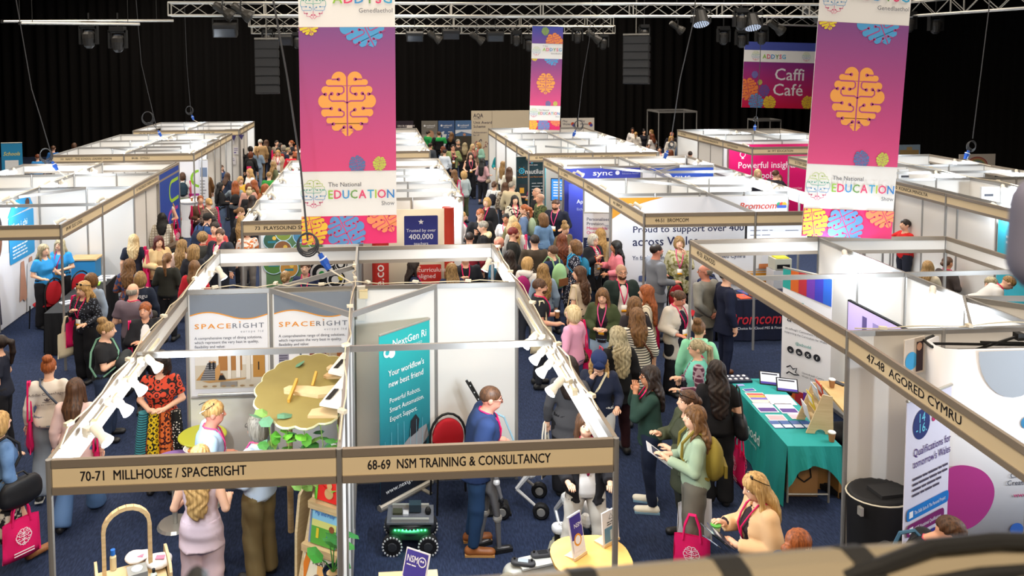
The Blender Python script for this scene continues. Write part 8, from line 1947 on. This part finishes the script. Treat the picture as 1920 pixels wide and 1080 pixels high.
# ---- teal tablecloth table
def cloth_table(label, tlabel, x, y, rz, L, W, h, color, drop_end=.0, lift=True):
 t = thing('folding_table', tlabel, 'table', (x, y, 0), (0, 0, rz)); MB().box((W/2, L/2, h-.02), (W, L, .03)).build('table_top', mat('#c9c4ba', .5), t)
 for sx in (.06, W-.06):
  for sy in (.12, L-.12): MB().tube([(sx, sy, 0), (sx, sy, h-.03)], .014, 6).build('leg', STEEL, t)
 for sy in (.12, L-.12): MB().tube([(.06, sy, .1), (W-.06, sy, .1)], .012, 6).build('cross_bar', STEEL, t)
 o = thing('tablecloth', label, 'tablecloth', (x, y, 0), (0, 0, rz))
 # a sheet over the top whose long side hangs to the floor and whose near end hangs in points
 mb = MB(); e = .012; z = h+.004
 top = [(-e, -e, z), (W+e, -e, z), (W+e, L+e, z), (-e, L+e, z)]; mb.add(top, [(0, 1, 2, 3)])
 n = 18
 def skirt(p, q, nrm, dz, wav=.02):
  v = [];
  for i in range(n+1):
   u = i/n; a = Vector(p).lerp(Vector(q), u); zz = dz(u); wv = wav*math.sin(u*23)+.03
   v += [tuple(a), tuple(a+Vector(nrm)*(.012+wv*.4)+Vector((0, 0, -(z-zz)*.45))), tuple(a+Vector(nrm)*(.02+wv)+Vector((0, 0, zz-z)))]
  mb.add(v, [(3*i+k, 3*i+k+1, 3*i+k+4, 3*i+k+3) for i in range(n) for k in (0, 1)])
 skirt(top[3], top[0], (-1, 0, 0), lambda u: .02)
 skirt(top[0], top[1], (0, -1, 0), (lambda u: z-.22-.25*abs(2*u-1)**2.2) if lift else (lambda u: .02))
 skirt(top[1], top[2], (1, 0, 0), (lambda u: z-.40) if lift else (lambda u: .02)); skirt(top[2], top[3], (0, 1, 0), lambda u: .1)
 ob = fix(mb.build('cloth', mat(color, .75), o, smooth=False));
 return o
o = cloth_table('teal tablecloth hanging to the carpet over the table of leaflets', 'folding table under the teal cloth', 7.02, 3.12, math.radians(-5), 1.9, .60, .745, '#1f8f8c')
link('lettering', text_mesh('adnodd', .20, .4), mat('#dfeeee', .6), o, (-.062, 1.25, .40), (0, 0, -math.pi/2)); link('small_print', text_mesh('yn cefnogi  supporting', .05), mat('#bfdede', .6), o, (-.062, 1.2, .32), (0, 0, -math.pi/2))
def onT(x, y):
 c = Matrix.Rotation(math.radians(-5), 3, 'Z') @ Vector((x, y, 0)); return (7.02+c.x, 3.12+c.y, .752)
def sheet(label, x, y, w, h, rz, cols, z=0.0):
 p = onT(x, y); t = thing('leaflet', label, 'leaflet', (p[0], p[1], p[2]+z), (0, 0, rz)); MB().box((0, 0, .002), (w, h, .004)).build('sheet', mat(cols[0], .5), t)
 for i, c in enumerate(cols[1:]): MB().box((.0, h*(.5-(i+.5)/max(1, len(cols)-1))*.9, .0047), (w*.9, h*.8/max(1, len(cols)-1), .001)).build('printed_block', mat(c, .5), t)
sheet('leaflet with rainbow stripes on the teal table', .16, 1.28, .24, .30, -.1, ['#e4e0da', '#b04a4a', '#d89a3a', '#6a5aa8', '#c9c0b4']); sheet('white papers beside the rainbow leaflet on the teal table', .42, 1.22, .34, .30, -.15, ['#e6e6ea', '#e0e0e6'])
sheet('purple and white leaflet on the teal table, one nearer the aisle', .14, .98, .24, .27, -.08, ['#dcd8ea', '#e0dae8', '#4a2a7a']); sheet('purple and white leaflet on the teal table, one nearer the plywood rack', .40, .96, .22, .28, -.1, ['#dcd8ea', '#d8cfe4', '#4a2a7a'])
sheet('white card with a red logo on the teal table', .16, .70, .22, .16, -.1, ['#e6e6ea', '#c9a0a8']); sheet('small white card beside the plywood rack', .42, .74, .16, .14, -.05, ['#e6e6ea', '#d8b0c0'])
for i in range(4): sheet('navy leaflet at the near end of the teal table, %s from the aisle' % num(i), .08+.125*i, .52, .115, .20, -.05, ['#26407a' if i != 0 else '#7a86b4', '#3a5a9a', '#c9d0e0'])
sheet('white round-edged cards at the far end of the teal table', .14, 1.52, .16, .08, .1, ['#e4e4ea', '#3a3a8a']); sheet('lilac sticker at the far end of the teal table', .08, 1.68, .10, .06, 0, ['#a8b0dc', '#8a90c8'])
for i, (x, y, l) in enumerate(((.36, 1.72, 'tablet propped at the far end of the teal table, nearer the carpet aisle'), (.50, 1.50, 'tablet propped on the teal table with a purple page foot'))):
 p = onT(x, y); b = Board('tablet', l, 'tablet', p, math.radians(-22), .27, .20, '#17171a', .012); b.o.rotation_euler = (math.radians(-48), 0, math.radians(-22)); b.rect(.015, .015, .24, .17, '', m=mat('#c9ccd6', .2, emit=.35), name='screen_page'); b.rect(.015, .015, .24, .03, '#4a3a9a', 'page_foot'); b.rect(.03, .15, .2, .02, '#3a3c48', 'page_head'); MB().box((.135, .06, .02), (.12, .10, .02)).build('stand', BLK, b.o)
p = onT(.10, 1.86); t = thing('badge_tray', 'dark tray of white badges at the far end of the teal table', 'tray', p); MB().box((0, 0, .015), (.34, .22, .03)).build('tray', mat('#1a2036', .6), t)
for i in range(8): MB().ball((-.12+.08*(i % 4), -.05+.1*(i//4), .035), (.025, .025, .012), 8, 4).build('badge', mat('#e0e0e6', .4), t)
# plywood leaflet rack
p = onT(.52, .42); t = thing('leaflet_rack', 'plywood leaflet rack with two sloping sides on the teal table', 'rack', p, (0, 0, math.radians(-12)))
sd = [(-.16, 0), (-.06, 0)]+[(-.06+.06*(1-math.cos(math.pi*k/8)), .055*math.sin(math.pi*k/8)) for k in range(1, 9)]+[(.15, 0), (.13, .46), (.02, .48)]
for i, yy in enumerate((-.14, .22)): fix(MB().prism(sd, 0, .018, lambda u, v, d: (u, yy+d, v)).build('side_panel', PLY, t))
for i, (a, z) in enumerate(((-.08, .10), (-.03, .22), (.02, .34))): MB().box((a+.05, .05, z), (.10, .34, .012)).build('shelf', PLY, t)
for i, (c, dx, dz, l) in enumerate((('#d8401f', .07, .40, 'red leaflet sticking up from the plywood rack'), ('#c3d0e4', .02, .36, 'pale blue leaflets standing in the plywood rack'), ('#e0c83a', -.03, .26, 'yellow leaflet low in the plywood rack'), ('#e6e6ea', -.09, .14, 'white leaflets at the foot of the plywood rack'))):
 c0 = Matrix.Rotation(math.radians(-12), 3, 'Z') @ Vector((dx, .06, dz)); t2 = thing('leaflet', l, 'leaflet', (p[0]+c0.x, p[1]+c0.y, p[2]+c0.z), (0, math.radians(-15), math.radians(-12))); MB().box((0, 0, .06), (.008, .20, .20)).build('sheet', mat(c, .5), t2); MB().box((-.006, 0, .08), (.002, .14, .08)).build('print', mat('#e4e4ea', .5), t2)
cup(onT(.55, .10), 'brown paper cup with white lid at the near end of the teal table')
p = onT(.62, .34); t = thing('steel_bottle', 'brushed steel drinking bottle on the teal table', 'bottle', p); fix(MB().lathe([(.034, 0), (.036, .02), (.036, .20), (.022, .24), (.020, .26)], n=16).build('bottle', STEEL, t)); MB().lathe([(.024, .26), (.024, .29), (.01, .295)], n=12).build('cap', mat('#8d8f90', .3), t)
t = thing('paper_bag', 'brown paper carrier bag under the teal table', 'bag', (7.35, 3.42, 0), (0, 0, -.1)); MB().box((0, 0, .19), (.34, .16, .38)).build('bag', mat('#a3794c', .7), t); MB().tube([(-.07, -.085, .36), (-.08, -.10, .25), (0, -.10, .19), (.08, -.10, .25), (.07, -.085, .36)], .009, 6).build('strap', BLK, t)
for i, (x, y, s_, l) in enumerate(((7.66, 3.62, .36, 'cardboard box under the teal table with shiny tape'), (7.86, 3.40, .30, 'smaller cardboard box beyond the teal table leg'))):
 t = thing('cardboard_box', l, 'box', (x, y, 0), (0, 0, .2*i-.1)); MB().box((0, 0, s_/2), (s_*.9, s_*.8, s_)).build('box', mat('#9a713f', .7), t); MB().box((0, 0, s_+.002), (s_*.9, .06, .003)).build('tape', mat('#c9b48a', .3), t)
# wood-top folding table with laptop
t = thing('folding_table', 'wood-topped folding table with chrome legs and laptop', 'table', (8.22, 3.95, 0), (0, 0, math.radians(-12))); MB().box((.35, .45, .735), (.75, .95, .028)).build('table_top', mat('#d2ae74', .5, pat='wood', c2='#c69f63'), t)
for a in ((.02, .03), (.68, .03), (.02, .87), (.68, .87)): MB().tube([(a[0], a[1], .72), (a[0], a[1], 0)], .014, 6).build('leg', STEEL, t)
for yy in (.03, .87): MB().tube([(.02, yy, .1), (.68, yy, .1)], .012, 6).build('cross_bar', STEEL, t)
cup((8.45, 4.62, .752), 'brown paper cup with white lid on the wood-topped table')
t = thing('laptop', 'open silver laptop on the wood-topped table', 'laptop', (8.66, 4.28, .752), (0, 0, math.radians(-62))); MB().box((0, 0, .008), (.34, .24, .016)).build('base', mat('#a9aaae', .35, metal=.3), t); MB().box((0, .02, .0175), (.28, .11, .002)).build('keyboard', BLK, t); s2 = MB().box((0, .15, .11), (.34, .012, .23), Matrix.Rotation(-.3, 3, 'X')).build('lid', mat('#a9aaae', .35, metal=.3), t); MB().box((0, .142, .108), (.31, .004, .20), Matrix.Rotation(-.3, 3, 'X')).build('screen', mat('#5a6a9a', .2, emit=.35), s2)
t = thing('phone', 'dark phone lying behind the cup on the wood-topped table', 'phone', (8.62, 4.72, .752), (0, 0, .4)); MB().box((0, 0, .006), (.08, .16, .011)).build('case', mat('#1b1c20', .4), t); MB().box((0, 0, .0122), (.07, .145, .001)).build('screen', mat('#2a2d38', .1, spec=.7), t)
P = nets([U('el', (A3(0, 0, .14), A3(.26, .2, .15)), .02), U('el', (A3(.2, .1, .10), A3(.2, .15, .11)), .05), ('i', 0, 'el', (A3(0, 0, .6), A3(2, 2, .6)), None)], .035, None, fold(.015)); t = thing('holdall', 'dark crumpled holdall under the wood-topped table', 'bag', (8.6, 4.55, 0)); link('bag', new_mesh('bag', P[0], P[1], True), mat('#17171a', .6), t); MB().tube([(-.12, -.12, .2), (-.05, -.16, .32), (.08, -.16, .32), (.14, -.12, .2)], .012, 6).build('strap', BLK, t)
t = thing('carry_tray', 'flat dark open case lying on the carpet beyond the teal table', 'case', (8.02, 3.2, 0), (0, 0, .5)); MB().box((0, 0, .04), (.42, .9, .06)).build('tray', mat('#16181c', .6), t); MB().box((0, 0, .075), (.36, .8, .01)).build('lining', mat('#23252b', .7), t)
# black transport case in the lower right stand
t = thing('transport_case', 'tall black drum-shaped transport case beside the tan wall', 'case', (7.12, 1.62, 0), (0, 0, .1)); P = nets([U('loft', (np.array([0, .5, 1.0, 1.06]), np.array([.27, .29, .31, .30]), np.array([.22, .23, .24, .23]), np.zeros(4)), 0)], .03); link('shell', new_mesh('shell', P[0], P[1], True), mat('#141416', .6), t)
MB().tube([(.315*math.cos(a), .245*math.sin(a), 1.03) for a in [2*math.pi*k/24 for k in range(25)]], .008, 5).build('lid_piping', mat('#cfc8b4', .5), t); MB().box((.05, -.05, 1.075), (.3, .2, .03)).build('folded_cloth', mat('#222224', .8), t); MB().box((-.30, -.12, .95), (.03, .05, .08)).build('clasp', STEEL, t)
# navy counter cloth
o = cloth_table('navy tablecloth with red company lettering at the mural stand', 'folding table under the navy cloth', 8.55, 8.42, 0.0, .62, 1.75, .76, '#151b33', lift=False)
link('lettering', text_mesh('Bromcom', .30, .8, shear=.25), mat('#c8303c', .6), o, (.18, -.075, .33)).scale.x = .82; link('small_print', text_mesh('No.1 Choice for Cloud MIS & Finance', .07, .5), mat('#dfe1ea', .6), o, (.18, -.075, .23))
for dx, c in ((1.44, '#2f9a5a'), (1.53, '#d8502f'), (1.62, '#e0a62c')): MB().ball((dx, -.07, .40), (.06, .012, .055), 10, 5).build('cloud_mark', mat(c, .6), o)
MB().box((1.53, -.075, .34), (.24, .014, .06)).build('cloud_mark', mat('#3a5cb8', .6), o)
for i, (x, y, c, l) in enumerate(((8.80, 8.62, '#e4e4ea', 'white upright sign card with coloured dots on the navy counter'), (9.1, 8.6, '#c9502f', 'orange booklets spread on the navy counter, near the card'), (9.4, 8.62, '#b0482f', 'row of orange booklets in the middle of the navy counter'), (9.3, 8.85, '#3a4a86', 'blue booklets at the back of the navy counter'), (9.75, 8.65, '#d8a08a', 'pale orange booklets at the far end of the navy counter'))):
 t = thing('booklet', l, 'booklet', (x, y, .765), (math.radians(60) if i == 0 else 0, 0, .1*i)); MB().box((0, 0, .006), (.22, .28, .012)).build('cover', mat(c, .5), t)
 for k in range(3): MB().ball((-.05+.05*k, .02, .013), (.022, .022, .003), 8, 4).build('printed_dot', mat(('#c8303c', '#2f9a5a', '#3a5cb8')[k], .5), t)
t = thing('draped_shirt', 'navy polo shirt hung over a chair back by the counter', 'shirt', (8.62, 9.05, 0), (0, 0, .3)); P = nets([U('rc', (A3(-.16, 0, .95), A3(.16, 0, .95), .06, .06), .03), U('el', (A3(0, 0, .75), A3(.22, .06, .25)), .05)], .03, None, fold(.01)); link('shirt', new_mesh('shirt', P[0], P[1], True), mat('#1b2548', .8), t); MB().tube([(-.17, 0, 0), (-.17, 0, .9)], .015, 6).tube([(.17, 0, 0), (.17, 0, .9)], .015, 6).build('chair_leg', BLK, t)
MB().box((.05, -.07, .86), (.06, .01, .02)).build('rainbow_badge', mat('#d8823a', .5), t)
# cartoon-like schoolboy print is left as a plain generic figure
b = Board('wall_print', 'printed cartoon boy with round glasses behind the slanting fascia', 'wall graphic', (10.02, 9.925, .92), 0, .62, .85, '#e4e2e0', .01); b.poly([(.1, .1), (.14, .3), (.48, .3), (.52, .1)], '#e4e4e8', 'printed_shirt'); b.disc(.3, .5, .19, '#d89a6a', 'printed_face', rz=.22); b.poly([(.1, .58)]+[(.31+.23*math.cos(a), .6+.2*math.sin(a)) for a in [math.pi-math.pi*k/10 for k in range(11)]]+[(.5, .62), (.3, .66)], '#1b1714', 'printed_hair')
for x in (.22, .37): b.disc(x, .5, .055, '#e0b84a', 'glasses_ring'); b.disc(x, .5, .042, '#e4b88c', 'glasses_lens'); b.disc(x, .5, .012, '#1b1714', 'printed_eye')
b.rect(.06, .0, .5, .1, '#c87a4a', 'printed_desk')
# ---- tables in the left aisle and stands
o = cloth_table('black tablecloth table of leaflets in the near left stand', 'folding table under the black cloth', -3.62, 8.75, math.radians(2), 2.4, .55, .75, '#15161a', lift=False)
for i, (x, y, c, w_, l) in enumerate(((-3.3, 11.0, '#e0e0e6', .3, 'white paper pile at the far end of the black table'), (-3.4, 10.5, '#8ac03a', .28, 'lime green brochures on the black table'), (-3.35, 10.75, '#c9ccd0', .26, 'pale grey brochures on the black table'), (-3.5, 10.2, '#dcdce2', .22, 'small white cards on the black table'), (-3.45, 9.3, '#c9d0dc', .2, 'pale leaflet at the near end of the black table'))):
 t = thing('brochure_pile', l, 'brochures', (x, y, .757), (0, 0, .2*i)); MB().box((0, 0, .012), (w_, .21, .024)).build('pile', mat(c, .5), t); MB().box((0, 0, .025), (w_*.6, .08, .002)).build('print', mat('#6a707c', .5), t)
t = thing('counter', 'small blue counter with a light wood top behind the women in blue tees', 'counter', (-3.95, 11.7, 0)); MB().box((0, 0, .5), (.5, .35, 1.0)).build('body', mat('#2f86c0', .5), t); MB().box((0, 0, 1.015), (.58, .42, .03)).build('counter_top', WOOD, t)
t = thing('cocktail_table', 'tall table under a white cloth in the left stand', 'table', (-3.25, 18.2, 0)); MB().lathe([(.28, 0), (.24, .5), (.27, .98), (.31, 1.03), (.31, 1.05)], n=20).build('white_cloth', mat('#dcdce0', .7), t); MB().lathe([(.30, 1.05), (.30, 1.065)], n=20).build('table_top', mat('#e4e4e8', .5), t)
cup((-3.15, 18.05, 1.066), 'paper coffee cup on the tall white table')
t = thing('round_table', 'round white table with purple and green leaflets by the blue wall', 'table', (7.55, 13.0, 0)); MB().lathe([(.34, .70), (.35, .72), (.34, .74)], n=24).build('table_top', mat('#e2e2e6', .4), t); MB().tube([(0, 0, 0), (0, 0, .7)], .025, 8).build('leg', STEEL, t); MB().lathe([(.24, 0), (.2, .03)], n=20).build('foot', STEEL, t)
for i, (dx, c) in enumerate(((-.12, '#9aa83a'), (.08, '#6a4aa0'), (-.05, '#3a3a5a'))): t = thing('booklet', '%s booklet on the round white table' % ('lime green', 'violet', 'dark slate')[i], 'booklet', (7.55+dx, 12.95+.08*i, .742+.008*i), (0, 0, .3*i)); MB().box((0, 0, .004), (.21, .16, .008)).build('cover', mat(c, .5), t); MB().box((0, 0, .0085), (.10, .03, .001)).build('print', mat('#dcdce4', .5), t)
t = thing('stool', 'round white stool below the round white table', 'stool', (7.65, 12.35, 0)); MB().lathe([(.2, .42), (.21, .45), (.19, .48)], n=20).build('seat', mat('#e2e2e6', .4), t); MB().tube([(0, 0, 0), (0, 0, .42)], .025, 8).build('leg', STEEL, t)
o = cloth_table('white counter cloth of the dark-signed stand in the middle aisle', 'folding table under the white counter cloth', 6.95, 14.1, 0, 1.2, .55, .9, '#d9dade', lift=False)
# rear cell table and papers
o = cloth_table('black tablecloth table strewn with papers in the rear cell', 'folding table in the rear cell', 10.15, 3.3, 0.1, 1.7, .6, .74, '#15161a', lift=False)
for i, (x, y, c, l) in enumerate(((10.3, 4.0, '#e0e2e8', 'white paper pad nearest on the rear cell table'), (10.4, 4.4, '#8ac0dc', 'light blue folder on the rear cell table'), (10.55, 3.6, '#e4e4e8', 'thick white paper stack on the rear cell table'))):
 t = thing('papers', l, 'papers', (x, y, .747), (0, 0, .3*i)); MB().box((0, 0, .01+.02*(i == 2)), (.26, .32, .02+.04*(i == 2))).build('sheets', mat(c, .5), t); MB().box((.02, .02, .021+.04*(i == 2)), (.14, .10, .002)).build('print', mat('#8a90a0', .5), t)
t = thing('paper_table', 'long table of white leaflets behind the near right stand', 'table', (11.6, 7.0, 0), (0, 0, -.25)); MB().box((0, 0, .73), (1.9, .7, .03)).build('table_top', mat('#17181c', .6), t)
for sx in (-.85, .85):
 for sy in (-.3, .3): MB().tube([(sx, sy, 0), (sx, sy, .72)], .015, 6).build('leg', STEEL, t)
for i in range(8): t = thing('leaflet', 'white leaflet on the long table behind the near right stand, %s along it' % num(i), 'leaflet', (10.95+.2*i, 7.1-.06*i+.14*(i % 2), .747), (0, 0, -.25)); MB().box((0, 0, .003), (.17, .24, .006)).build('sheet', mat('#dcdde4', .5), t); MB().box((0, .03, .0065), (.12, .06, .001)).build('print', mat('#b07a8a' if i % 2 else '#7a90b0', .5), t)
b = Board('teal_wall_graphic', 'turquoise panel edge far right behind the young man in the navy polo', 'wall graphic', (13.84, 8.3, .1), math.radians(-90), .8, 2.1, '#3fb4cc', .012); b.lines(.2, 1.8, .4, 2, .1, '#dff2f6')
t = thing('cash_register', 'small grey printer with a yellow top beside the bright screen', 'printer', (10.4, 9.2, 1.9)); t.location = (10.35, 9.6, 0); MB().box((0, 0, .5), (.4, .3, 1.0)).build('plinth', mat('#d9d9dc', .5), t); MB().box((0, 0, 1.12), (.34, .28, .22)).build('body', mat('#c9c9b8', .5), t); MB().box((0, -.02, 1.24), (.26, .2, .02)).build('yellow_label', mat('#d8d03a', .5), t); MB().box((0, -.145, 1.08), (.26, .01, .08)).build('dark_slot', BLK, t)
t = thing('yellow_bench', 'yellow and grey low bench at the far cafe', 'bench', (15.9, 26.5, 0)); MB().box((0, 0, .42), (1.2, .45, .08)).build('seat', mat('#d8a81c', .6), t); MB().box((0, 0, .2), (1.1, .4, .38)).build('base', mat('#5a5a5e', .6), t)
t = thing('easel_stand', 'dark wooden display lid leaning beside the curled-blond woman', 'stand', (-2.2, 11.6, 0), (0, 0, .3)); MB().box((0, 0, .6), (.5, .3, 1.15)).build('body', mat('#231f1b', .6), t); MB().box((.0, .05, 1.2), (.5, .34, .05), Matrix.Rotation(-.4, 3, 'Y')).build('wood_lid', mat('#4a3826', .6, pat='wood', c2='#3a2a1c'), t)
# ---- cable clutter along the stand tops
def clutter(label, pts, seed):
 r2 = random.Random(seed); t = thing('cable_run', label, 'cable', pts[0]); o = Vector(pts[0]); L = []
 for a, b_ in zip(pts, pts[1:]):
  for k in range(6): q = Vector(a).lerp(Vector(b_), k/6)-o; L.append(q+Vector((r2.uniform(-.03, .03), r2.uniform(-.03, .03), r2.uniform(0, .04))))
 L.append(Vector(pts[-1])-o); MB().tube(L, .0065, 5).build('cable', mat('#cbbfa5', .5), t)
 for k in range(1, len(L), 4): MB().box(tuple(L[k]+Vector((0, 0, .01))), (.07, .04, .028), r2.uniform(0, 3)).build('junction_box', mat('#ddd3bf', .5), t)
clutter('cream cable run along the front stand dividing wall top', [(2.0, 5.0, 2.5), (2.0, 4.0, 2.51), (2.0, 2.2, 2.51), (2.0, .1, 2.51)], 1)
clutter('cream cable along the left fascia top of the front stand', [(0, .1, 2.51), (0, 2, 2.51), (0, 4, 2.51), (0, 5.9, 2.51)], 2); clutter('cream cable along the right fascia top of the front stand', [(4, .4, 2.51), (4, 2, 2.51), (4, 4, 2.51), (4, 5.9, 2.51)], 3)
clutter('cream cable along the back wall top of the front stand', [(.2, 4, 2.51), (1.2, 4, 2.51), (2, 4, 2.52), (2.9, 4, 2.51), (3.9, 4, 2.51)], 4)
clutter('cream cable along the spine of the near left stand', [(-5.0, 16, 2.51), (-5, 13, 2.51), (-5, 11, 2.51), (-5.1, 9, 2.51)], 5); clutter('cream cable along the spine of the blue-walled stand', [(9, 15.5, 2.51), (9, 13, 2.51), (9, 10, 2.51)], 6)
clutter('cream cable along the spine of the two-name stand', [(-5.06, 24, 2.51), (-5.06, 21, 2.51), (-5.06, 18.2, 2.51)], 7); clutter('cream cable along the dividing wall of the near right stand', [(7.1, 2, 2.51), (8.5, 2, 2.51), (9.9, 2, 2.51)], 8)
clutter('cream cable along the right side of the second block', [(3.95, 10, 2.51), (3.95, 12.5, 2.51), (3.95, 15.8, 2.51)], 9); clutter('cream cable along the left side of the second block', [(.02, 8.3, 2.51), (.02, 11, 2.51), (.02, 15.8, 2.51)], 10)
clutter('cream cable along the spine of the right-hand far stand', [(15.65, 15, 2.51), (15.65, 12, 2.52), (15.65, 9, 2.51)], 11); clutter('cream cable along the spine of the far right-centre stand', [(8.6, 24, 2.51), (8.6, 21, 2.51), (8.6, 17, 2.51)], 12)
t = thing('socket_box', 'cream socket box clipped at the centre of the front stand wall', 'box', (2.09, 3.95, 2.30)); MB().box((0, 0, 0), (.10, .06, .42)).build('housing', mat('#cfcfca', .5), t); MB().box((.03, -.02, .12), (.10, .08, .10)).build('plug_block', mat('#d3c49c', .5), t); MB().box((.0, -.03, .12), (.04, .04, .06)).build('dark_plug', BLK, t)
for i, (x, y, l) in enumerate(((14.0, 10.7, 'white fuse box sign hanging on the right-hand far stand, nearer one'), (14.2, 13.4, 'white fuse box sign hanging on the right-hand far stand, farther one'))):
 t = thing('fuse_box', l, 'box', (15.6, y, 2.22)); MB().box((0, -.05, 0), (.42, .05, .36)).build('housing', mat('#d3d6da', .5), t); MB().box((-.05, -.08, 0), (.2, .01, .05)).build('print', mat('#3a3c44', .6), t)
# ---- balcony rail right under the camera, with tape and cables; dark padded bracket at the edge
t = thing('balcony_rail', 'blurred tan balcony rail with black tape across the bottom of the view', 'rail', (1.0, -4.60, 4.62))
RP = [(0, 0, -.030), (1.03, 0, -.020), (1.45, 0, -.008), (1.78, 0, .005), (2.1, 0, .010), (2.6, 0, .010)]
MB().tube([(x, 0, z) for x, _, z in RP], .05, 14).build('tube', mat('#6f6655', .6), t)
for x, z, w_ in ((1.37, -.0105, .02), (1.512, -.0055, .032), (1.685, .001, .034), (1.84, .006, .03)):
 MB().tube([(x-w_/2, 0, z), (x+w_/2, 0, z+.001)], .0512, 14).build('black_tape', mat('#121110', .7), t)
t = thing('black_cable_bundle', 'blurred black cable arching over the rail at the lower right', 'cable', (2.62, -4.62, 4.652))
MB().tube([(.16, .0, .0), (.23, .0, .02), (.30, .01, .034), (.38, .01, .038), (.50, .0, .036), (.7, 0, .03)], .010, 8).build('cable', mat('#0d0d0e', .5), t)
MB().tube([(.14, -.02, -.02), (.24, -.02, .005), (.34, -.02, .018), (.48, -.02, .02), (.7, -.02, .01)], .009, 8).build('second_cable', mat('#0d0d0e', .5), t); MB().tube([(.27, -.02, .0), (.38, -.02, .012), (.7, -.02, .01)], .012, 8).build('grey_tube', mat('#4a4844', .5), t)
t = thing('rail_clamp', 'small black clamp lump on the rail at the lower left', 'clamp', (2.07, -4.60, 4.648)); MB().ball((0, 0, .025), (.016, .03, .02), 8, 5).build('clamp', BLK, t); MB().tube([(0, 0, 0), (.0, .0, .03)], .01, 6).build('screw', BLK, t)
t = thing('padded_bracket', 'blurred dark grey padded bracket at the right edge of the view', 'bracket', (3.045, -4.60, 5.05))
P = nets([U('rc', (A3(.01, 0, -.03), A3(.01, 0, .035), .038, .036), .01), U('rc', (A3(.04, 0, -.06), A3(.05, 0, .06), .035, .04), .02)], .012); link('pad', new_mesh('pad', P[0], P[1], True), mat('#77778c', .8), t); MB().tube([(.06, 0, -.06), (.09, 0, -.42)], .012, 6).build('arm', BLK, t)
